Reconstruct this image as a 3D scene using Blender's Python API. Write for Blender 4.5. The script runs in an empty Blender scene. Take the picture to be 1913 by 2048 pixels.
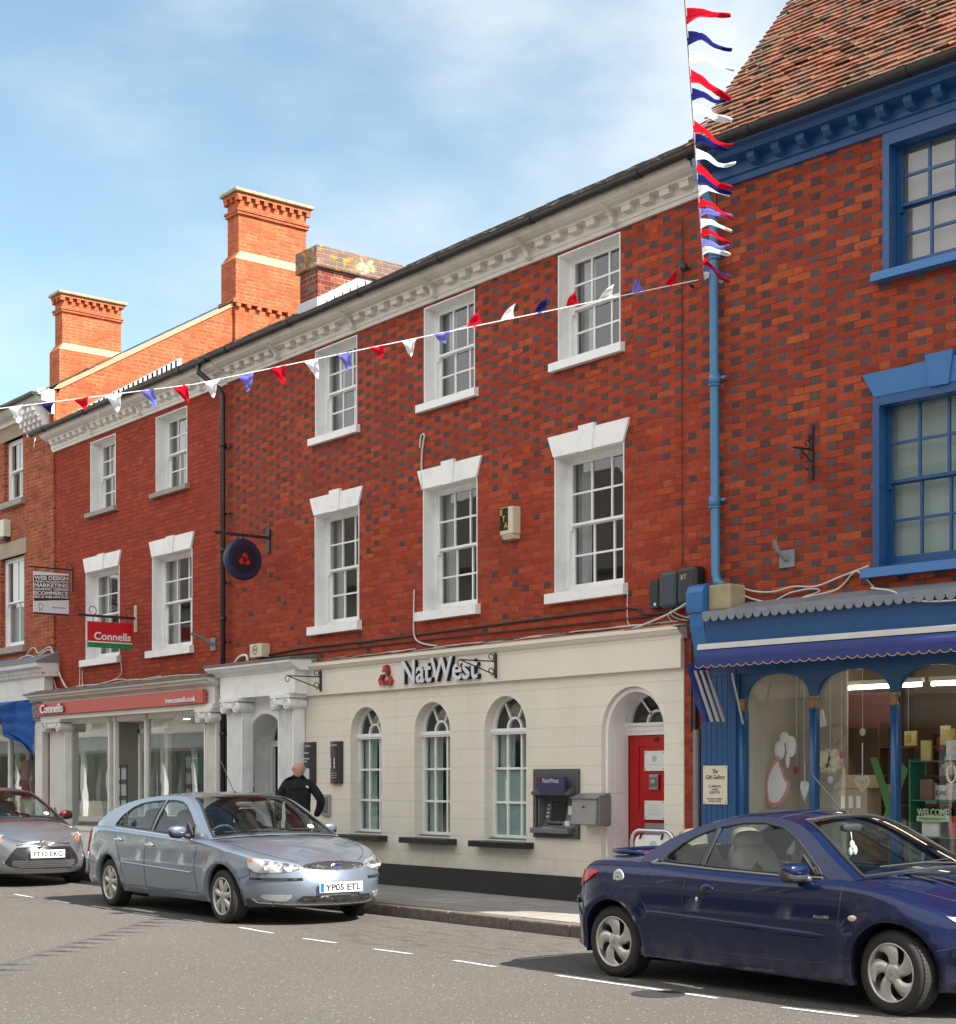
import bpy, bmesh, math, random
from mathutils import Vector, Matrix
from mathutils.geometry import tessellate_polygon, delaunay_2d_cdt
R = math.radians
random.seed(7)
scn = bpy.context.scene
COL = scn.collection
WM = {}                                   # object -> world matrix (kept by hand)

# ------------------------------------------------------------------ objects
def tag(o, label=None, cat=None, group=None, kind=None):
    if label: o['label'] = label
    if cat: o['category'] = cat
    if group: o['group'] = group
    if kind: o['kind'] = kind
    return o

def empty(name, loc=(0, 0, 0), rz=0, label=None, cat=None, group=None):
    o = bpy.data.objects.new(name, None)
    COL.objects.link(o)
    o.empty_display_size = .3
    o.location = loc
    o.rotation_euler = (0, 0, rz)
    WM[o] = Matrix.Translation(Vector(loc)) @ Matrix.Rotation(rz, 4, 'Z')
    return tag(o, label, cat, group)

class MB:
    """collects geometry of ONE mesh; several materials allowed through .m"""
    def __init__(s):
        s.v = []; s.f = []; s.fm = []; s.sm = []; s.m = 0; s.smooth = False
    def add(s, vs, fs, T=None, mirror=False):
        n = len(s.v)
        vs = [Vector(p) for p in vs]
        if T is not None: vs = [T @ p for p in vs]
        s.v += vs
        for f in fs:
            s.f.append([n + i for i in f]); s.fm.append(s.m); s.sm.append(s.smooth)
        if mirror:
            n = len(s.v)
            s.v += [Vector((p.x, -p.y, p.z)) for p in vs]
            for f in fs:
                s.f.append([n + i for i in reversed(f)]); s.fm.append(s.m); s.sm.append(s.smooth)
    def box(s, x0, x1, y0, y1, z0, z1, T=None):
        if x0 > x1: x0, x1 = x1, x0
        if y0 > y1: y0, y1 = y1, y0
        if z0 > z1: z0, z1 = z1, z0
        s.add([(x0,y0,z0),(x1,y0,z0),(x1,y1,z0),(x0,y1,z0),(x0,y0,z1),(x1,y0,z1),(x1,y1,z1),(x0,y1,z1)],
              [(0,3,2,1),(4,5,6,7),(0,1,5,4),(1,2,6,5),(2,3,7,6),(3,0,4,7)], T)
    def bbox(s, x0, x1, y0, y1, z0, z1, b=.01, T=None):
        """box with chamfered edges"""
        bm = bmesh.new()
        bmesh.ops.create_cube(bm, size=1)
        for v in bm.verts:
            v.co = Vector(((x0+x1)/2 + v.co.x*abs(x1-x0), (y0+y1)/2 + v.co.y*abs(y1-y0), (z0+z1)/2 + v.co.z*abs(z1-z0)))
        bmesh.ops.bevel(bm, geom=list(bm.edges), offset=b, segments=2, affect='EDGES', profile=.5)
        bm.verts.index_update()
        s.add([v.co.copy() for v in bm.verts], [[v.index for v in f.verts] for f in bm.faces], T)
        bm.free()
    def extr(s, poly, axis, a, b, T=None):
        """prism: poly in the other two axes, order (y,z) for X, (x,z) for Y, (x,y) for Z"""
        def p3(p, c):
            return {'X': (c, p[0], p[1]), 'Y': (p[0], c, p[1]), 'Z': (p[0], p[1], c)}[axis]
        n = len(poly)
        vs = [p3(p, a) for p in poly] + [p3(p, b) for p in poly]
        ar = sum(poly[i][0]*poly[(i+1) % n][1] - poly[(i+1) % n][0]*poly[i][1] for i in range(n))
        fl = (ar > 0) ^ (b > a) ^ (axis == 'Y')
        tr = tessellate_polygon([[Vector((p[0], p[1], 0)) for p in poly]])
        fs = []
        for t in tr:
            q = [poly[i] for i in t]
            ta = (q[1][0]-q[0][0])*(q[2][1]-q[0][1]) - (q[2][0]-q[0][0])*(q[1][1]-q[0][1])
            t = list(t) if (ta > 0) == (ar > 0) else list(reversed(t))
            fs.append(t if fl else t[::-1]); fs.append([i+n for i in (t[::-1] if fl else t)])
        for i in range(n):
            j = (i+1) % n
            fs.append([i, i+n, j+n, j] if fl else [i, j, j+n, i+n])
        # orientation: make sure first side faces outward (checked loosely by recalc at build)
        s.add(vs, fs, T)
    def tube(s, pts, r, n=6, caps=True, T=None, flat=None):
        pts = [Vector(p) for p in pts]
        rs = r if isinstance(r, (list, tuple)) else [r]*len(pts)
        vs = []; fs = []; prev = None
        for i, p in enumerate(pts):
            d = (pts[min(i+1, len(pts)-1)] - pts[max(i-1, 0)])
            if d.length < 1e-9: d = Vector((0, 0, 1))
            d.normalize()
            if prev is None:
                a = d.orthogonal().normalized()
            else:
                a = prev - d*prev.dot(d)
                a = a.normalized() if a.length > 1e-6 else d.orthogonal().normalized()
            prev = a
            b = d.cross(a)
            for k in range(n):
                t = 2*math.pi*k/n
                vs.append(p + (a*math.cos(t) + b*math.sin(t))*rs[i])
        for i in range(len(pts)-1):
            for k in range(n):
                k2 = (k+1) % n
                fs.append([i*n+k, i*n+k2, (i+1)*n+k2, (i+1)*n+k])
        if caps:
            fs.append(list(range(n))[::-1]); fs.append([(len(pts)-1)*n+k for k in range(n)])
        s.add(vs, fs, T)
    def lathe(s, prof, n=24, T=None, caps=False):
        """prof: (r, h) pairs, axis local Z"""
        vs = []; fs = []
        for r, h in prof:
            for k in range(n):
                t = 2*math.pi*k/n
                vs.append((r*math.cos(t), r*math.sin(t), h))
        for i in range(len(prof)-1):
            for k in range(n):
                k2 = (k+1) % n
                fs.append([i*n+k, i*n+k2, (i+1)*n+k2, (i+1)*n+k])
        if caps:
            fs.append(list(range(n))[::-1]); fs.append([(len(prof)-1)*n+k for k in range(n)])
        s.add(vs, fs, T)
    def sell(s, c, size, e=1., e2=None, n=16, m=10, T=None):
        """superellipsoid, e=1 ellipsoid, e<1 boxier"""
        e2 = e if e2 is None else e2
        def sp(v, p): return math.copysign(abs(v)**p, v)
        vs = []; fs = []
        for i in range(m+1):
            ph = -math.pi/2 + math.pi*i/m
            for k in range(n):
                t = 2*math.pi*k/n
                vs.append((c[0]+size[0]/2*sp(math.cos(ph), e)*sp(math.cos(t), e2),
                           c[1]+size[1]/2*sp(math.cos(ph), e)*sp(math.sin(t), e2),
                           c[2]+size[2]/2*sp(math.sin(ph), e)))
        for i in range(m):
            for k in range(n):
                k2 = (k+1) % n
                fs.append([i*n+k, i*n+k2, (i+1)*n+k2, (i+1)*n+k])
        s.add(vs, fs, T)
    def disc(s, c, r, axis='Y', n=24, T=None):
        vs = []
        for k in range(n):
            t = 2*math.pi*k/n
            a, b = r*math.cos(t), r*math.sin(t)
            vs.append({'Y': (c[0]+a, c[1], c[2]+b), 'X': (c[0], c[1]+a, c[2]+b), 'Z': (c[0]+a, c[1]+b, c[2])}[axis])
        s.add(vs, [list(range(n))], T)
    def build(s, name, mats, parent=None, local=False, recalc=True, merge=False, label=None, cat=None, group=None, kind=None, origin=None):
        me = bpy.data.meshes.new(name)
        if not isinstance(mats, (list, tuple)): mats = [mats]
        vs = s.v
        PM = WM.get(parent, Matrix.Identity(4)) if parent else Matrix.Identity(4)
        if parent and not local:
            I = PM.inverted(); vs = [I @ p for p in vs]
        loc = Vector((0, 0, 0))
        if not parent and vs and origin is None:
            xs = [p.x for p in vs]; ys = [p.y for p in vs]; zs = [p.z for p in vs]
            loc = Vector(((min(xs)+max(xs))/2, (min(ys)+max(ys))/2, min(zs)))
            vs = [p-loc for p in vs]
        me.from_pydata([tuple(p) for p in vs], [], s.f)
        for m in mats: me.materials.append(m)
        me.polygons.foreach_set('material_index', s.fm)
        me.polygons.foreach_set('use_smooth', s.sm)
        me.update()
        if recalc or merge:
            bm = bmesh.new(); bm.from_mesh(me)
            if merge: bmesh.ops.remove_doubles(bm, verts=bm.verts, dist=1e-4)
            if recalc: bmesh.ops.recalc_face_normals(bm, faces=bm.faces)
            bm.to_mesh(me); bm.free()
        o = bpy.data.objects.new(name, me)
        COL.objects.link(o)
        o.location = loc
        if parent:
            o.parent = parent
        WM[o] = PM @ Matrix.Translation(loc)
        return tag(o, label, cat, group, kind)

def text(name, body, mat, M, parent=None, size=1., width=None, height=None, ext=.002, off=0., align='CENTER', local=False, **k):
    """text lying in local XY of matrix M, facing local +Z"""
    cu = bpy.data.curves.new(name, 'FONT')
    cu.body = body; cu.size = size; cu.extrude = ext; cu.offset = off; cu.resolution_u = 3
    cu.align_x = 'LEFT'
    ob = bpy.data.objects.new(name, cu)
    COL.objects.link(ob)
    bpy.context.view_layer.update()
    me = bpy.data.meshes.new_from_object(ob)
    bpy.data.objects.remove(ob)
    xs = [v.co.x for v in me.vertices]; ys = [v.co.y for v in me.vertices]
    x0, x1, y0, y1 = min(xs), max(xs), min(ys), max(ys)
    sx = (width/(x1-x0)) if width else 1.
    sy = (height/(y1-y0)) if height else (sx if width else 1.)
    if not width and height: sx = sy
    cx = {'CENTER': (x0+x1)/2, 'LEFT': x0}[align]
    mb = MB()
    mb.add([M @ Vector(((v.co.x-cx)*sx, (v.co.y-y0)*sy, v.co.z)) for v in me.vertices], [list(p.vertices) for p in me.polygons])
    bpy.data.meshes.remove(me)
    return mb.build(name, mat, parent, local=local, recalc=False, **k)

def facingY(x, y, z, rz=0):      # text on a street-facing wall (normal -Y)
    return Matrix.Translation((x, y, z)) @ Matrix.Rotation(rz, 4, 'Z') @ Matrix.Rotation(R(90), 4, 'X')

# ------------------------------------------------------------------ materials
class NT:
    def __init__(s, name):
        s.mat = bpy.data.materials.new(name); s.mat.use_nodes = True
        s.t = s.mat.node_tree; s.t.nodes.clear()
        s.out = s.t.nodes.new('ShaderNodeOutputMaterial')
    def n(s, typ, **k):
        nd = s.t.nodes.new(typ)
        for a, b in k.items(): setattr(nd, a, b)
        return nd
    def link(s, a, b): s.t.links.new(a, b)
    def val(s, sock, v):
        if isinstance(v, bpy.types.NodeSocket): s.link(v, sock)
        elif v is not None: sock.default_value = v
    def M(s, op, a, b=None, c=None):
        nd = s.n('ShaderNodeMath', operation=op)
        s.val(nd.inputs[0], a)
        if b is not None: s.val(nd.inputs[1], b)
        if c is not None: s.val(nd.inputs[2], c)
        return nd.outputs[0]
    def mix(s, f, a, b):
        nd = s.n('ShaderNodeMix', data_type='RGBA')
        s.val(nd.inputs[0], f)
        for i, v in ((6, a), (7, b)):
            if isinstance(v, tuple) and len(v) == 3: v = (*v, 1)
            s.val(nd.inputs[i], v)
        return nd.outputs[2]
    def noise(s, vec, scale, detail=3, rough=.55):
        nd = s.n('ShaderNodeTexNoise'); nd.inputs['Scale'].default_value = scale
        nd.inputs['Detail'].default_value = detail; nd.inputs['Roughness'].default_value = rough
        if vec is not None: s.link(vec, nd.inputs['Vector'])
        return nd.outputs['Fac']
    def white(s, x, y=0., z=0.):
        c = s.n('ShaderNodeCombineXYZ'); s.val(c.inputs[0], x); s.val(c.inputs[1], y); s.val(c.inputs[2], z)
        w = s.n('ShaderNodeTexWhiteNoise', noise_dimensions='3D'); s.link(c.outputs[0], w.inputs['Vector'])
        return w.outputs['Value']
    def ramp(s, f, lo, hi):
        nd = s.n('ShaderNodeMapRange'); nd.clamp = True
        s.val(nd.inputs[0], f); nd.inputs[1].default_value = lo; nd.inputs[2].default_value = hi
        return nd.outputs[0]
    def obj(s):
        return s.n('ShaderNodeTexCoord').outputs['Object']
    def xyz(s, vec):
        nd = s.n('ShaderNodeSeparateXYZ'); s.link(vec, nd.inputs[0]); return nd.outputs
    def bsdf(s, col, rough=.5, metal=0., bump=None, bstr=.3, bdist=.01, **k):
        p = s.n('ShaderNodeBsdfPrincipled')
        if isinstance(col, tuple) and len(col) == 3: col = (*col, 1)
        s.val(p.inputs['Base Color'], col); s.val(p.inputs['Roughness'], rough); s.val(p.inputs['Metallic'], metal)
        for a, b in k.items(): s.val(p.inputs[a.replace('_', ' ').title()], b)
        if bump is not None:
            b = s.n('ShaderNodeBump'); b.inputs['Strength'].default_value = bstr; b.inputs['Distance'].default_value = bdist
            s.link(bump, b.inputs['Height']); s.link(b.outputs[0], p.inputs['Normal'])
        s.link(p.outputs[0], s.out.inputs[0])
        return p

def mat(name, col, rough=.5, metal=0., var=.12, vs=4., bump=.15, bs=60., spec=.5, **k):
    t = NT(name)
    o = t.obj()
    n = t.noise(o, vs, 4)
    dark = tuple(c*(1-var) for c in col); lite = tuple(min(1, c*(1+var)) for c in col)
    c = t.mix(n, dark, lite)
    b = t.noise(o, bs, 3) if bump else None
    p = t.bsdf(c, rough, metal, b, bump, .004, **k)
    p.inputs['Specular IOR Level'].default_value = spec
    return t.mat

def paint_old(name, col, dirt=(.25, .22, .18), amt=.5, rough=.5, bs=25):
    """old outdoor paint: patches of dirt and flakes"""
    t = NT(name); o = t.obj()
    n = t.noise(o, 2.2, 6, .7); n2 = t.noise(o, 30, 4)
    m = t.M('MULTIPLY', t.ramp(n, .5, .75), amt)
    sp = t.ramp(n2, .68, .74)
    c = t.mix(m, col, dirt)
    c = t.mix(t.M('MULTIPLY', sp, amt*.6), c, dirt)
    t.bsdf(c, rough, 0, t.noise(o, bs, 5), .25, .01)
    return t.mat

def brick(name, red=(.30, .052, .022), orange=(.42, .10, .035), dkred=(.17, .028, .018), dark=(.055, .05, .055), mortar=(.30, .22, .16),
          period=.387, course=.0744, hfrac=.36, dprob=.9, dz=None, dscatter=.0, omix=.25, mort=.0095, bumpd=.006, grime=.45):
    """Flemish bond in object space; dz=(z0,z1): dark headers fade in between these heights"""
    t = NT(name); o = t.obj(); x, y, z = t.xyz(o)
    wob = t.M('MULTIPLY', t.M('SUBTRACT', t.noise(o, 1.5, 2), .5), .012)
    z = t.M('ADD', z, wob)
    u = t.M('ADD', x, y)
    r = t.M('FLOOR', t.M('DIVIDE', z, course))
    fz = t.M('SUBTRACT', t.M('DIVIDE', z, course), r)
    odd = t.M('MODULO', t.M('ABSOLUTE', r), 2.)
    uu = t.M('ADD', t.M('DIVIDE', u, period), t.M('MULTIPLY', odd, .5))
    uu = t.M('ADD', uu, t.M('MULTIPLY', t.M('SUBTRACT', t.white(r, 3.3), .5), .05))
    ci = t.M('FLOOR', uu)
    fx = t.M('SUBTRACT', uu, ci)
    ish = t.M('LESS_THAN', fx, hfrac)
    # distance to brick edges in metres
    dx1 = t.M('MINIMUM', fx, t.M('SUBTRACT', hfrac, fx))
    dx2 = t.M('MINIMUM', t.M('SUBTRACT', fx, hfrac), t.M('SUBTRACT', 1., fx))
    dx = t.M('MULTIPLY', t.M('MAXIMUM', dx1, dx2), period)
    dzz = t.M('MULTIPLY', t.M('MINIMUM', fz, t.M('SUBTRACT', 1., fz)), course)
    d = t.M('MINIMUM', dx, dzz)
    jn = t.M('MULTIPLY', t.M('SUBTRACT', t.noise(o, 45, 2), .5), .006)
    d = t.M('ADD', d, jn)
    face = t.ramp(d, mort*.35, mort*.75)
    rnd = t.white(ci, r, ish); rnd2 = t.white(t.M('ADD', ci, 31.7), r, ish); rnd3 = t.white(ci, t.M('ADD', r, 91.3), ish)
    base = t.mix(t.ramp(rnd, .25, .9), dkred, red)
    base = t.mix(t.M('MULTIPLY', t.ramp(rnd2, 1-omix*1.6, 1.05), .9), base, orange)
    # headers
    hd = t.M('MULTIPLY', ish, t.M('LESS_THAN', rnd2, dprob))
    if dz:
        mz = t.ramp(t.M('ADD', z, t.M('MULTIPLY', t.M('SUBTRACT', t.noise(o, .9, 2), .5), 1.6)), dz[0], dz[1])
        thr = t.M('MAXIMUM', mz, dscatter)
        hd = t.M('MULTIPLY', hd, t.M('LESS_THAN', rnd3, thr))
    dk = t.mix(rnd3, dark, tuple(c*1.7+.01 for c in dark))
    dk = t.mix(t.M('MULTIPLY', t.M('GREATER_THAN', rnd, .75), .8), dk, tuple((a+b)/2 for a, b in zip(dkred, dark)))
    col = t.mix(hd, base, dk)
    fine = t.noise(o, 90, 4)
    md_ = t.noise(o, 17, 4, .7)
    col = t.mix(t.M('MULTIPLY', t.ramp(md_, .42, .72), .55), col, tuple(c*.5 for c in dkred))
    col = t.mix(t.M('MULTIPLY', t.ramp(fine, .45, .8), .35), col, tuple(c*.45 for c in dkred))
    cbr = t.n('ShaderNodeCombineXYZ'); t.link(t.M('MULTIPLY', u, 2.2), cbr.inputs[0]); t.link(t.M('MULTIPLY', z, .8), cbr.inputs[2])
    big = t.noise(cbr.outputs[0], .8, 5, .65)
    col = t.mix(t.M('MULTIPLY', t.ramp(big, .45, .75), grime), col, tuple(c*.8 for c in dkred))
    mc = t.mix(t.ramp(t.noise(o, 3, 3), .4, .6), mortar, tuple(c*.45 for c in mortar))
    col = t.mix(face, mc, col)
    spk = t.M('GREATER_THAN', t.noise(o, 55, 1), .80)
    col = t.mix(t.M('MULTIPLY', spk, .5), col, (.5, .45, .4))
    hgt = t.M('ADD', t.M('ADD', face, t.M('MULTIPLY', rnd, .35)), t.M('MULTIPLY', fine, .3))
    p = t.bsdf(col, .85, 0, hgt, .8, bumpd)
    p.inputs['Specular IOR Level'].default_value = .25
    return t.mat

def glass(name, tint=(.85, .9, .9), refl=1.0, wavy=.0, ior=1.6, rough=0.0, haze=.0):
    """thin pane: fresnel reflection over see-through"""
    t = NT(name)
    tr = t.n('ShaderNodeBsdfTransparent'); tr.inputs[0].default_value = (*tint, 1)
    gl = t.n('ShaderNodeBsdfGlossy'); gl.inputs['Roughness'].default_value = rough
    gl.inputs[0].default_value = (1, 1, 1, 1)
    fr = t.n('ShaderNodeLayerWeight'); fr.inputs[0].default_value = .5; F0 = ((ior-1)/(ior+1))**2
    if wavy:
        b = t.n('ShaderNodeBump'); b.inputs['Strength'].default_value = wavy; b.inputs['Distance'].default_value = .02
        t.link(t.noise(t.obj(), 2.5, 1), b.inputs['Height'])
        t.link(b.outputs[0], gl.inputs['Normal']); 
    fs_ = t.M('ADD', t.M('MULTIPLY', t.M('POWER', fr.outputs['Facing'], 5.), 1-F0), F0)
    f = t.M('MINIMUM', t.M('MULTIPLY', fs_, refl), 1.)
    m = t.n('ShaderNodeMixShader'); t.link(f, m.inputs[0]); t.link(tr.outputs[0], m.inputs[1]); t.link(gl.outputs[0], m.inputs[2])
    last = m.outputs[0]
    if haze:
        d = t.n('ShaderNodeBsdfDiffuse'); d.inputs[0].default_value = (.5, .5, .48, 1)
        m2 = t.n('ShaderNodeMixShader'); m2.inputs[0].default_value = haze
        t.link(last, m2.inputs[1]); t.link(d.outputs[0], m2.inputs[2]); last = m2.outputs[0]
    t.link(last, t.out.inputs[0])
    return t.mat

def emis(name, col, st):
    t = NT(name); e = t.n('ShaderNodeEmission'); e.inputs[0].default_value = (*col, 1); e.inputs[1].default_value = st
    t.link(e.outputs[0], t.out.inputs[0]); return t.mat

def carpaint(name, col, metal=.5, rough=.32, flake=.25, coat=1.):
    t = NT(name); o = t.obj()
    c = t.mix(t.noise(o, 900, 1), tuple(v*(1-flake) for v in col), tuple(min(1, v*(1+flake)) for v in col))
    x, y, z = t.xyz(o)
    dust = t.M('MULTIPLY', t.ramp(z, .42, .18), t.ramp(t.noise(o, 6, 4), .35, .75))
    c = t.mix(t.M('MULTIPLY', dust, .35), c, (.2, .18, .16))
    p = t.bsdf(c, rough, metal)
    p.inputs['Coat Weight'].default_value = coat; p.inputs['Coat IOR'].default_value = 1.5 if coat == 1. else 1.36; p.inputs['Specular IOR Level'].default_value = .5 if coat == 1. else .3; p.inputs['Coat Roughness'].default_value = .03
    return t.mat

def asphalt(name, a=(.132, .123, .110), b=(.113, .105, .095), chip=(.33, .315, .29)):
    t = NT(name); o = t.obj(); x, y, z = t.xyz(o)
    n1 = t.noise(o, .25, 2, .5); n2 = t.noise(o, 9, 4); n3 = t.noise(o, 75, 2, .8)
    c = t.mix(t.ramp(n1, .35, .65), a, b)
    c = t.mix(t.ramp(n3, .32, .55), tuple(v*.5 for v in b), c)
    vo = t.n('ShaderNodeTexVoronoi'); vo.inputs['Scale'].default_value = 42.; t.link(o, vo.inputs['Vector'])
    wn = t.n('ShaderNodeTexWhiteNoise', noise_dimensions='3D'); t.link(vo.outputs['Position'], wn.inputs['Vector'])
    ch = t.M('MULTIPLY', t.M('LESS_THAN', vo.outputs['Distance'], .28), t.M('GREATER_THAN', wn.outputs['Value'], .90))
    c = t.mix(ch, c, chip)
    vo2 = t.n('ShaderNodeTexVoronoi'); vo2.inputs['Scale'].default_value = 14.; t.link(o, vo2.inputs['Vector'])
    wn2 = t.n('ShaderNodeTexWhiteNoise', noise_dimensions='3D'); t.link(vo2.outputs['Position'], wn2.inputs['Vector'])
    ch2 = t.M('MULTIPLY', t.M('LESS_THAN', vo2.outputs['Distance'], .13), t.M('GREATER_THAN', wn2.outputs['Value'], .94))
    c = t.mix(ch2, c, tuple(min(1, v*1.3) for v in chip))
    # worn dark tar streaks beside the kerb (y > -3)
    cb = t.n('ShaderNodeCombineXYZ'); t.link(t.M('MULTIPLY', x, 1.6), cb.inputs[0]); t.link(t.M('MULTIPLY', y, 7.), cb.inputs[1])
    ed = t.M('MULTIPLY', t.ramp(y, 1.95, 2.7), t.M('MULTIPLY', t.ramp(t.noise(cb.outputs[0], 1.6, 5, .65), .50, .58), t.ramp(t.noise(o, .6, 2), .35, .55)))
    c = t.mix(t.M('MULTIPLY', ed, .6), c, (.05, .045, .04))
    p = t.bsdf(c, .9, 0, n3, .7, .01); p.inputs['Specular IOR Level'].default_value = .3
    return t.mat

def slabs(name, base=(.21, .19, .165), w=.75, h=.6):
    t = NT(name); o = t.obj(); x, y, z = t.xyz(o)
    r = t.M('FLOOR', t.M('DIVIDE', y, h)); fy = t.M('SUBTRACT', t.M('DIVIDE', y, h), r)
    ux = t.M('ADD', t.M('DIVIDE', x, w), t.M('MULTIPLY', t.M('MODULO', t.M('ABSOLUTE', r), 2.), .5))
    ux = t.M('ADD', ux, t.M('MULTIPLY', t.white(r), .3))
    ci = t.M('FLOOR', ux); fx = t.M('SUBTRACT', ux, ci)
    d = t.M('MINIMUM', t.M('MULTIPLY', t.M('MINIMUM', fx, t.M('SUBTRACT', 1., fx)), w), t.M('MULTIPLY', t.M('MINIMUM', fy, t.M('SUBTRACT', 1., fy)), h))
    face = t.ramp(d, .004, .009)
    rnd = t.white(ci, r, 2.)
    c = t.mix(rnd, tuple(v*.82 for v in base), tuple(v*1.15 for v in base))
    c = t.mix(t.M('MULTIPLY', t.ramp(t.noise(o, 5, 5, .7), .4, .7), .4), c, tuple(v*.6 for v in base))
    c = t.mix(t.M('GREATER_THAN', t.noise(o, 60, 2), .74), c, tuple(v*1.5 for v in base))
    c = t.mix(face, (.07, .065, .055), c)
    t.bsdf(c, .85, 0, t.M('ADD', face, t.M('MULTIPLY', t.noise(o, 70, 3), .3)), .5, .006)
    return t.mat

def render_mat(name, col, zs, xr, lw=.006):
    """smooth stucco with scored joint lines at heights zs (grooves: bump plus shade painted into the colour)"""
    t = NT(name); o = t.obj(); x, y, z = t.xyz(o)
    g = None
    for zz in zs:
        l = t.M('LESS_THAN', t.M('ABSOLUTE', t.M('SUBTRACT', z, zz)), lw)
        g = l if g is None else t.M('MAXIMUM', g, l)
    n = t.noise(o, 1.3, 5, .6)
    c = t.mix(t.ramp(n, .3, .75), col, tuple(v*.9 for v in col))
    c = t.mix(t.M('MULTIPLY', g, .28), c, tuple(v*.5 for v in col))  # groove shade painted into the colour along the joint lines
    st = t.M('MULTIPLY', t.ramp(t.noise(o, 14, 6, .75), .58, .8), .25)
    c = t.mix(st, c, tuple(v*.7 for v in col))
    sp = t.M('MULTIPLY', t.ramp(z, .75, .38), t.ramp(t.noise(o, 6, 6, .7), .3, .8))
    c = t.mix(t.M('MULTIPLY', sp, .45), c, (.30, .26, .21))
    run = t.noise(None, 1.0)
    cb = t.n('ShaderNodeCombineXYZ'); t.link(t.M('MULTIPLY', x, 9.), cb.inputs[0]); t.link(t.M('MULTIPLY', z, .7), cb.inputs[2]); st2 = t.noise(cb.outputs[0], 1., 4, .7)
    c = t.mix(t.M('MULTIPLY', t.ramp(st2, .56, .8), .28), c, tuple(v*.55 for v in col))
    hgt = t.M('ADD', t.M('MULTIPLY', t.M('SUBTRACT', 1., g), 1.), t.M('MULTIPLY', t.noise(o, 80, 3), .25))
    t.bsdf(c, .75, 0, hgt, .3, .006)
    return t.mat

# ------------------------------------------------------------------ 2-D helpers
def inside(p, poly):
    x, y = p; c = False; n = len(poly); j = n-1
    for i in range(n):
        xi, yi = poly[i]; xj, yj = poly[j]
        if (yi > y) != (yj > y) and x < (xj-xi)*(y-yi)/(yj-yi)+xi: c = not c
        j = i
    return c
def dens(poly, step, closed=True):
    out = []
    n = len(poly)
    for i in range(n if closed else n-1):
        a = poly[i]; b = poly[(i+1) % n]
        k = max(1, int(math.hypot(b[0]-a[0], b[1]-a[1])/step+.5))
        for q in range(k): out.append((a[0]+(b[0]-a[0])*q/k, a[1]+(b[1]-a[1])*q/k))
    if not closed: out.append(poly[-1])
    return out
def smooth_poly(pts, n=6, closed=True):
    """Catmull-Rom"""
    out = []; m = len(pts)
    rng = range(m if closed else m-1)
    g = (lambda i: pts[i % m]) if closed else (lambda i: pts[min(max(i, 0), m-1)])
    for i in rng:
        p0, p1, p2, p3 = g(i-1), g(i), g(i+1), g(i+2)
        for k in range(n):
            t = k/n
            out.append(tuple(.5*((2*p1[d])+(-p0[d]+p2[d])*t+(2*p0[d]-5*p1[d]+4*p2[d]-p3[d])*t*t+(-p0[d]+3*p1[d]-3*p2[d]+p3[d])*t**3) for d in range(len(p1))))
    if not closed: out.append(tuple(pts[-1]))
    return out
def lerpt(tab, x):
    if x <= tab[0][0]: return tab[0][1]
    for (a, b), (c, d) in zip(tab, tab[1:]):
        if x <= c:
            t = (x-a)/(c-a) if c > a else 0
            return b+(d-b)*t
    return tab[-1][1]
def spl(tab, n=8):
    return smooth_poly(tab, n, closed=False)
def sstep(a, b, x):
    t = min(1, max(0, (x-a)/(b-a))); return t*t*(3-2*t)

def fill(outer, holes, step, f, off=0., extra=()):
    """CDT of a 2-D domain lifted by f(a,b)->Vector. returns verts, faces, boundary loops"""
    O = dens(outer, step); H = [dens(h, step) for h in holes]
    pts = list(O); edges = [(i, (i+1) % len(O)) for i in range(len(O))]
    for h in H:
        n = len(pts); pts += h; edges += [(n+i, n+(i+1) % len(h)) for i in range(len(h))]
    bpts = pts[:]
    xs = [p[0] for p in O]; ys = [p[1] for p in O]
    cell = {}
    for p in bpts: cell.setdefault((int(p[0]//step), int(p[1]//step)), []).append(p)
    def near(p, d):
        cx, cy = int(p[0]//step), int(p[1]//step)
        for i in (-1, 0, 1):
            for j in (-1, 0, 1):
                for q in cell.get((cx+i, cy+j), ()):
                    if (q[0]-p[0])**2+(q[1]-p[1])**2 < d*d: return True
        return False
    cand = []
    a = min(xs)+step/2; r = 0
    while a < max(xs):
        b = min(ys)+(step/2 if r % 2 else step)
        while b < max(ys):
            cand.append((a, b)); b += step
        a += step*.9; r += 1
    for p in extra:
        if inside(p, O) and not any(inside(p, h) for h in H) and not near(p, .002):
            pts.append(p); cell.setdefault((int(p[0]//step), int(p[1]//step)), []).append(p)
    for p in cand:
        if inside(p, O) and not any(inside(p, h) for h in H) and not near(p, step*.45): pts.append(p)
    res = delaunay_2d_cdt([Vector(p) for p in pts], edges, [], 0, 1e-7)
    V, F = res[0], res[2]
    keep = []
    for t in F:
        cx = sum(V[i][0] for i in t)/3; cy = sum(V[i][1] for i in t)/3
        if inside((cx, cy), O) and not any(inside((cx, cy), h) for h in H): keep.append(list(t))
    def nrm(a, b):
        e = 1e-3
        n = (f(a+e, b)-f(a-e, b)).cross(f(a, b+e)-f(a, b-e))
        return n.normalized() if n.length > 1e-12 else Vector((0, 0, 1))
    V3 = [f(v[0], v[1]) + (nrm(v[0], v[1])*off if off else Vector()) for v in V]
    return V3, keep, O, H, nrm

def patch(mb, poly, f, off=.004, base=-.004, step=.04, mirror=True, flip=False):
    """solid raised patch on surface f"""
    V, F, O, H, nrm = fill(poly, [], step, f, off)
    mb.add(V, [t[::-1] if flip else t for t in F], mirror=mirror)
    top = [f(a, b)+nrm(a, b)*off for a, b in O]; bot = [f(a, b)+nrm(a, b)*base for a, b in O]
    n = len(O)
    mb.add(top+bot, [[i, (i+1) % n, n+(i+1) % n, n+i] for i in range(n)], mirror=mirror)

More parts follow.
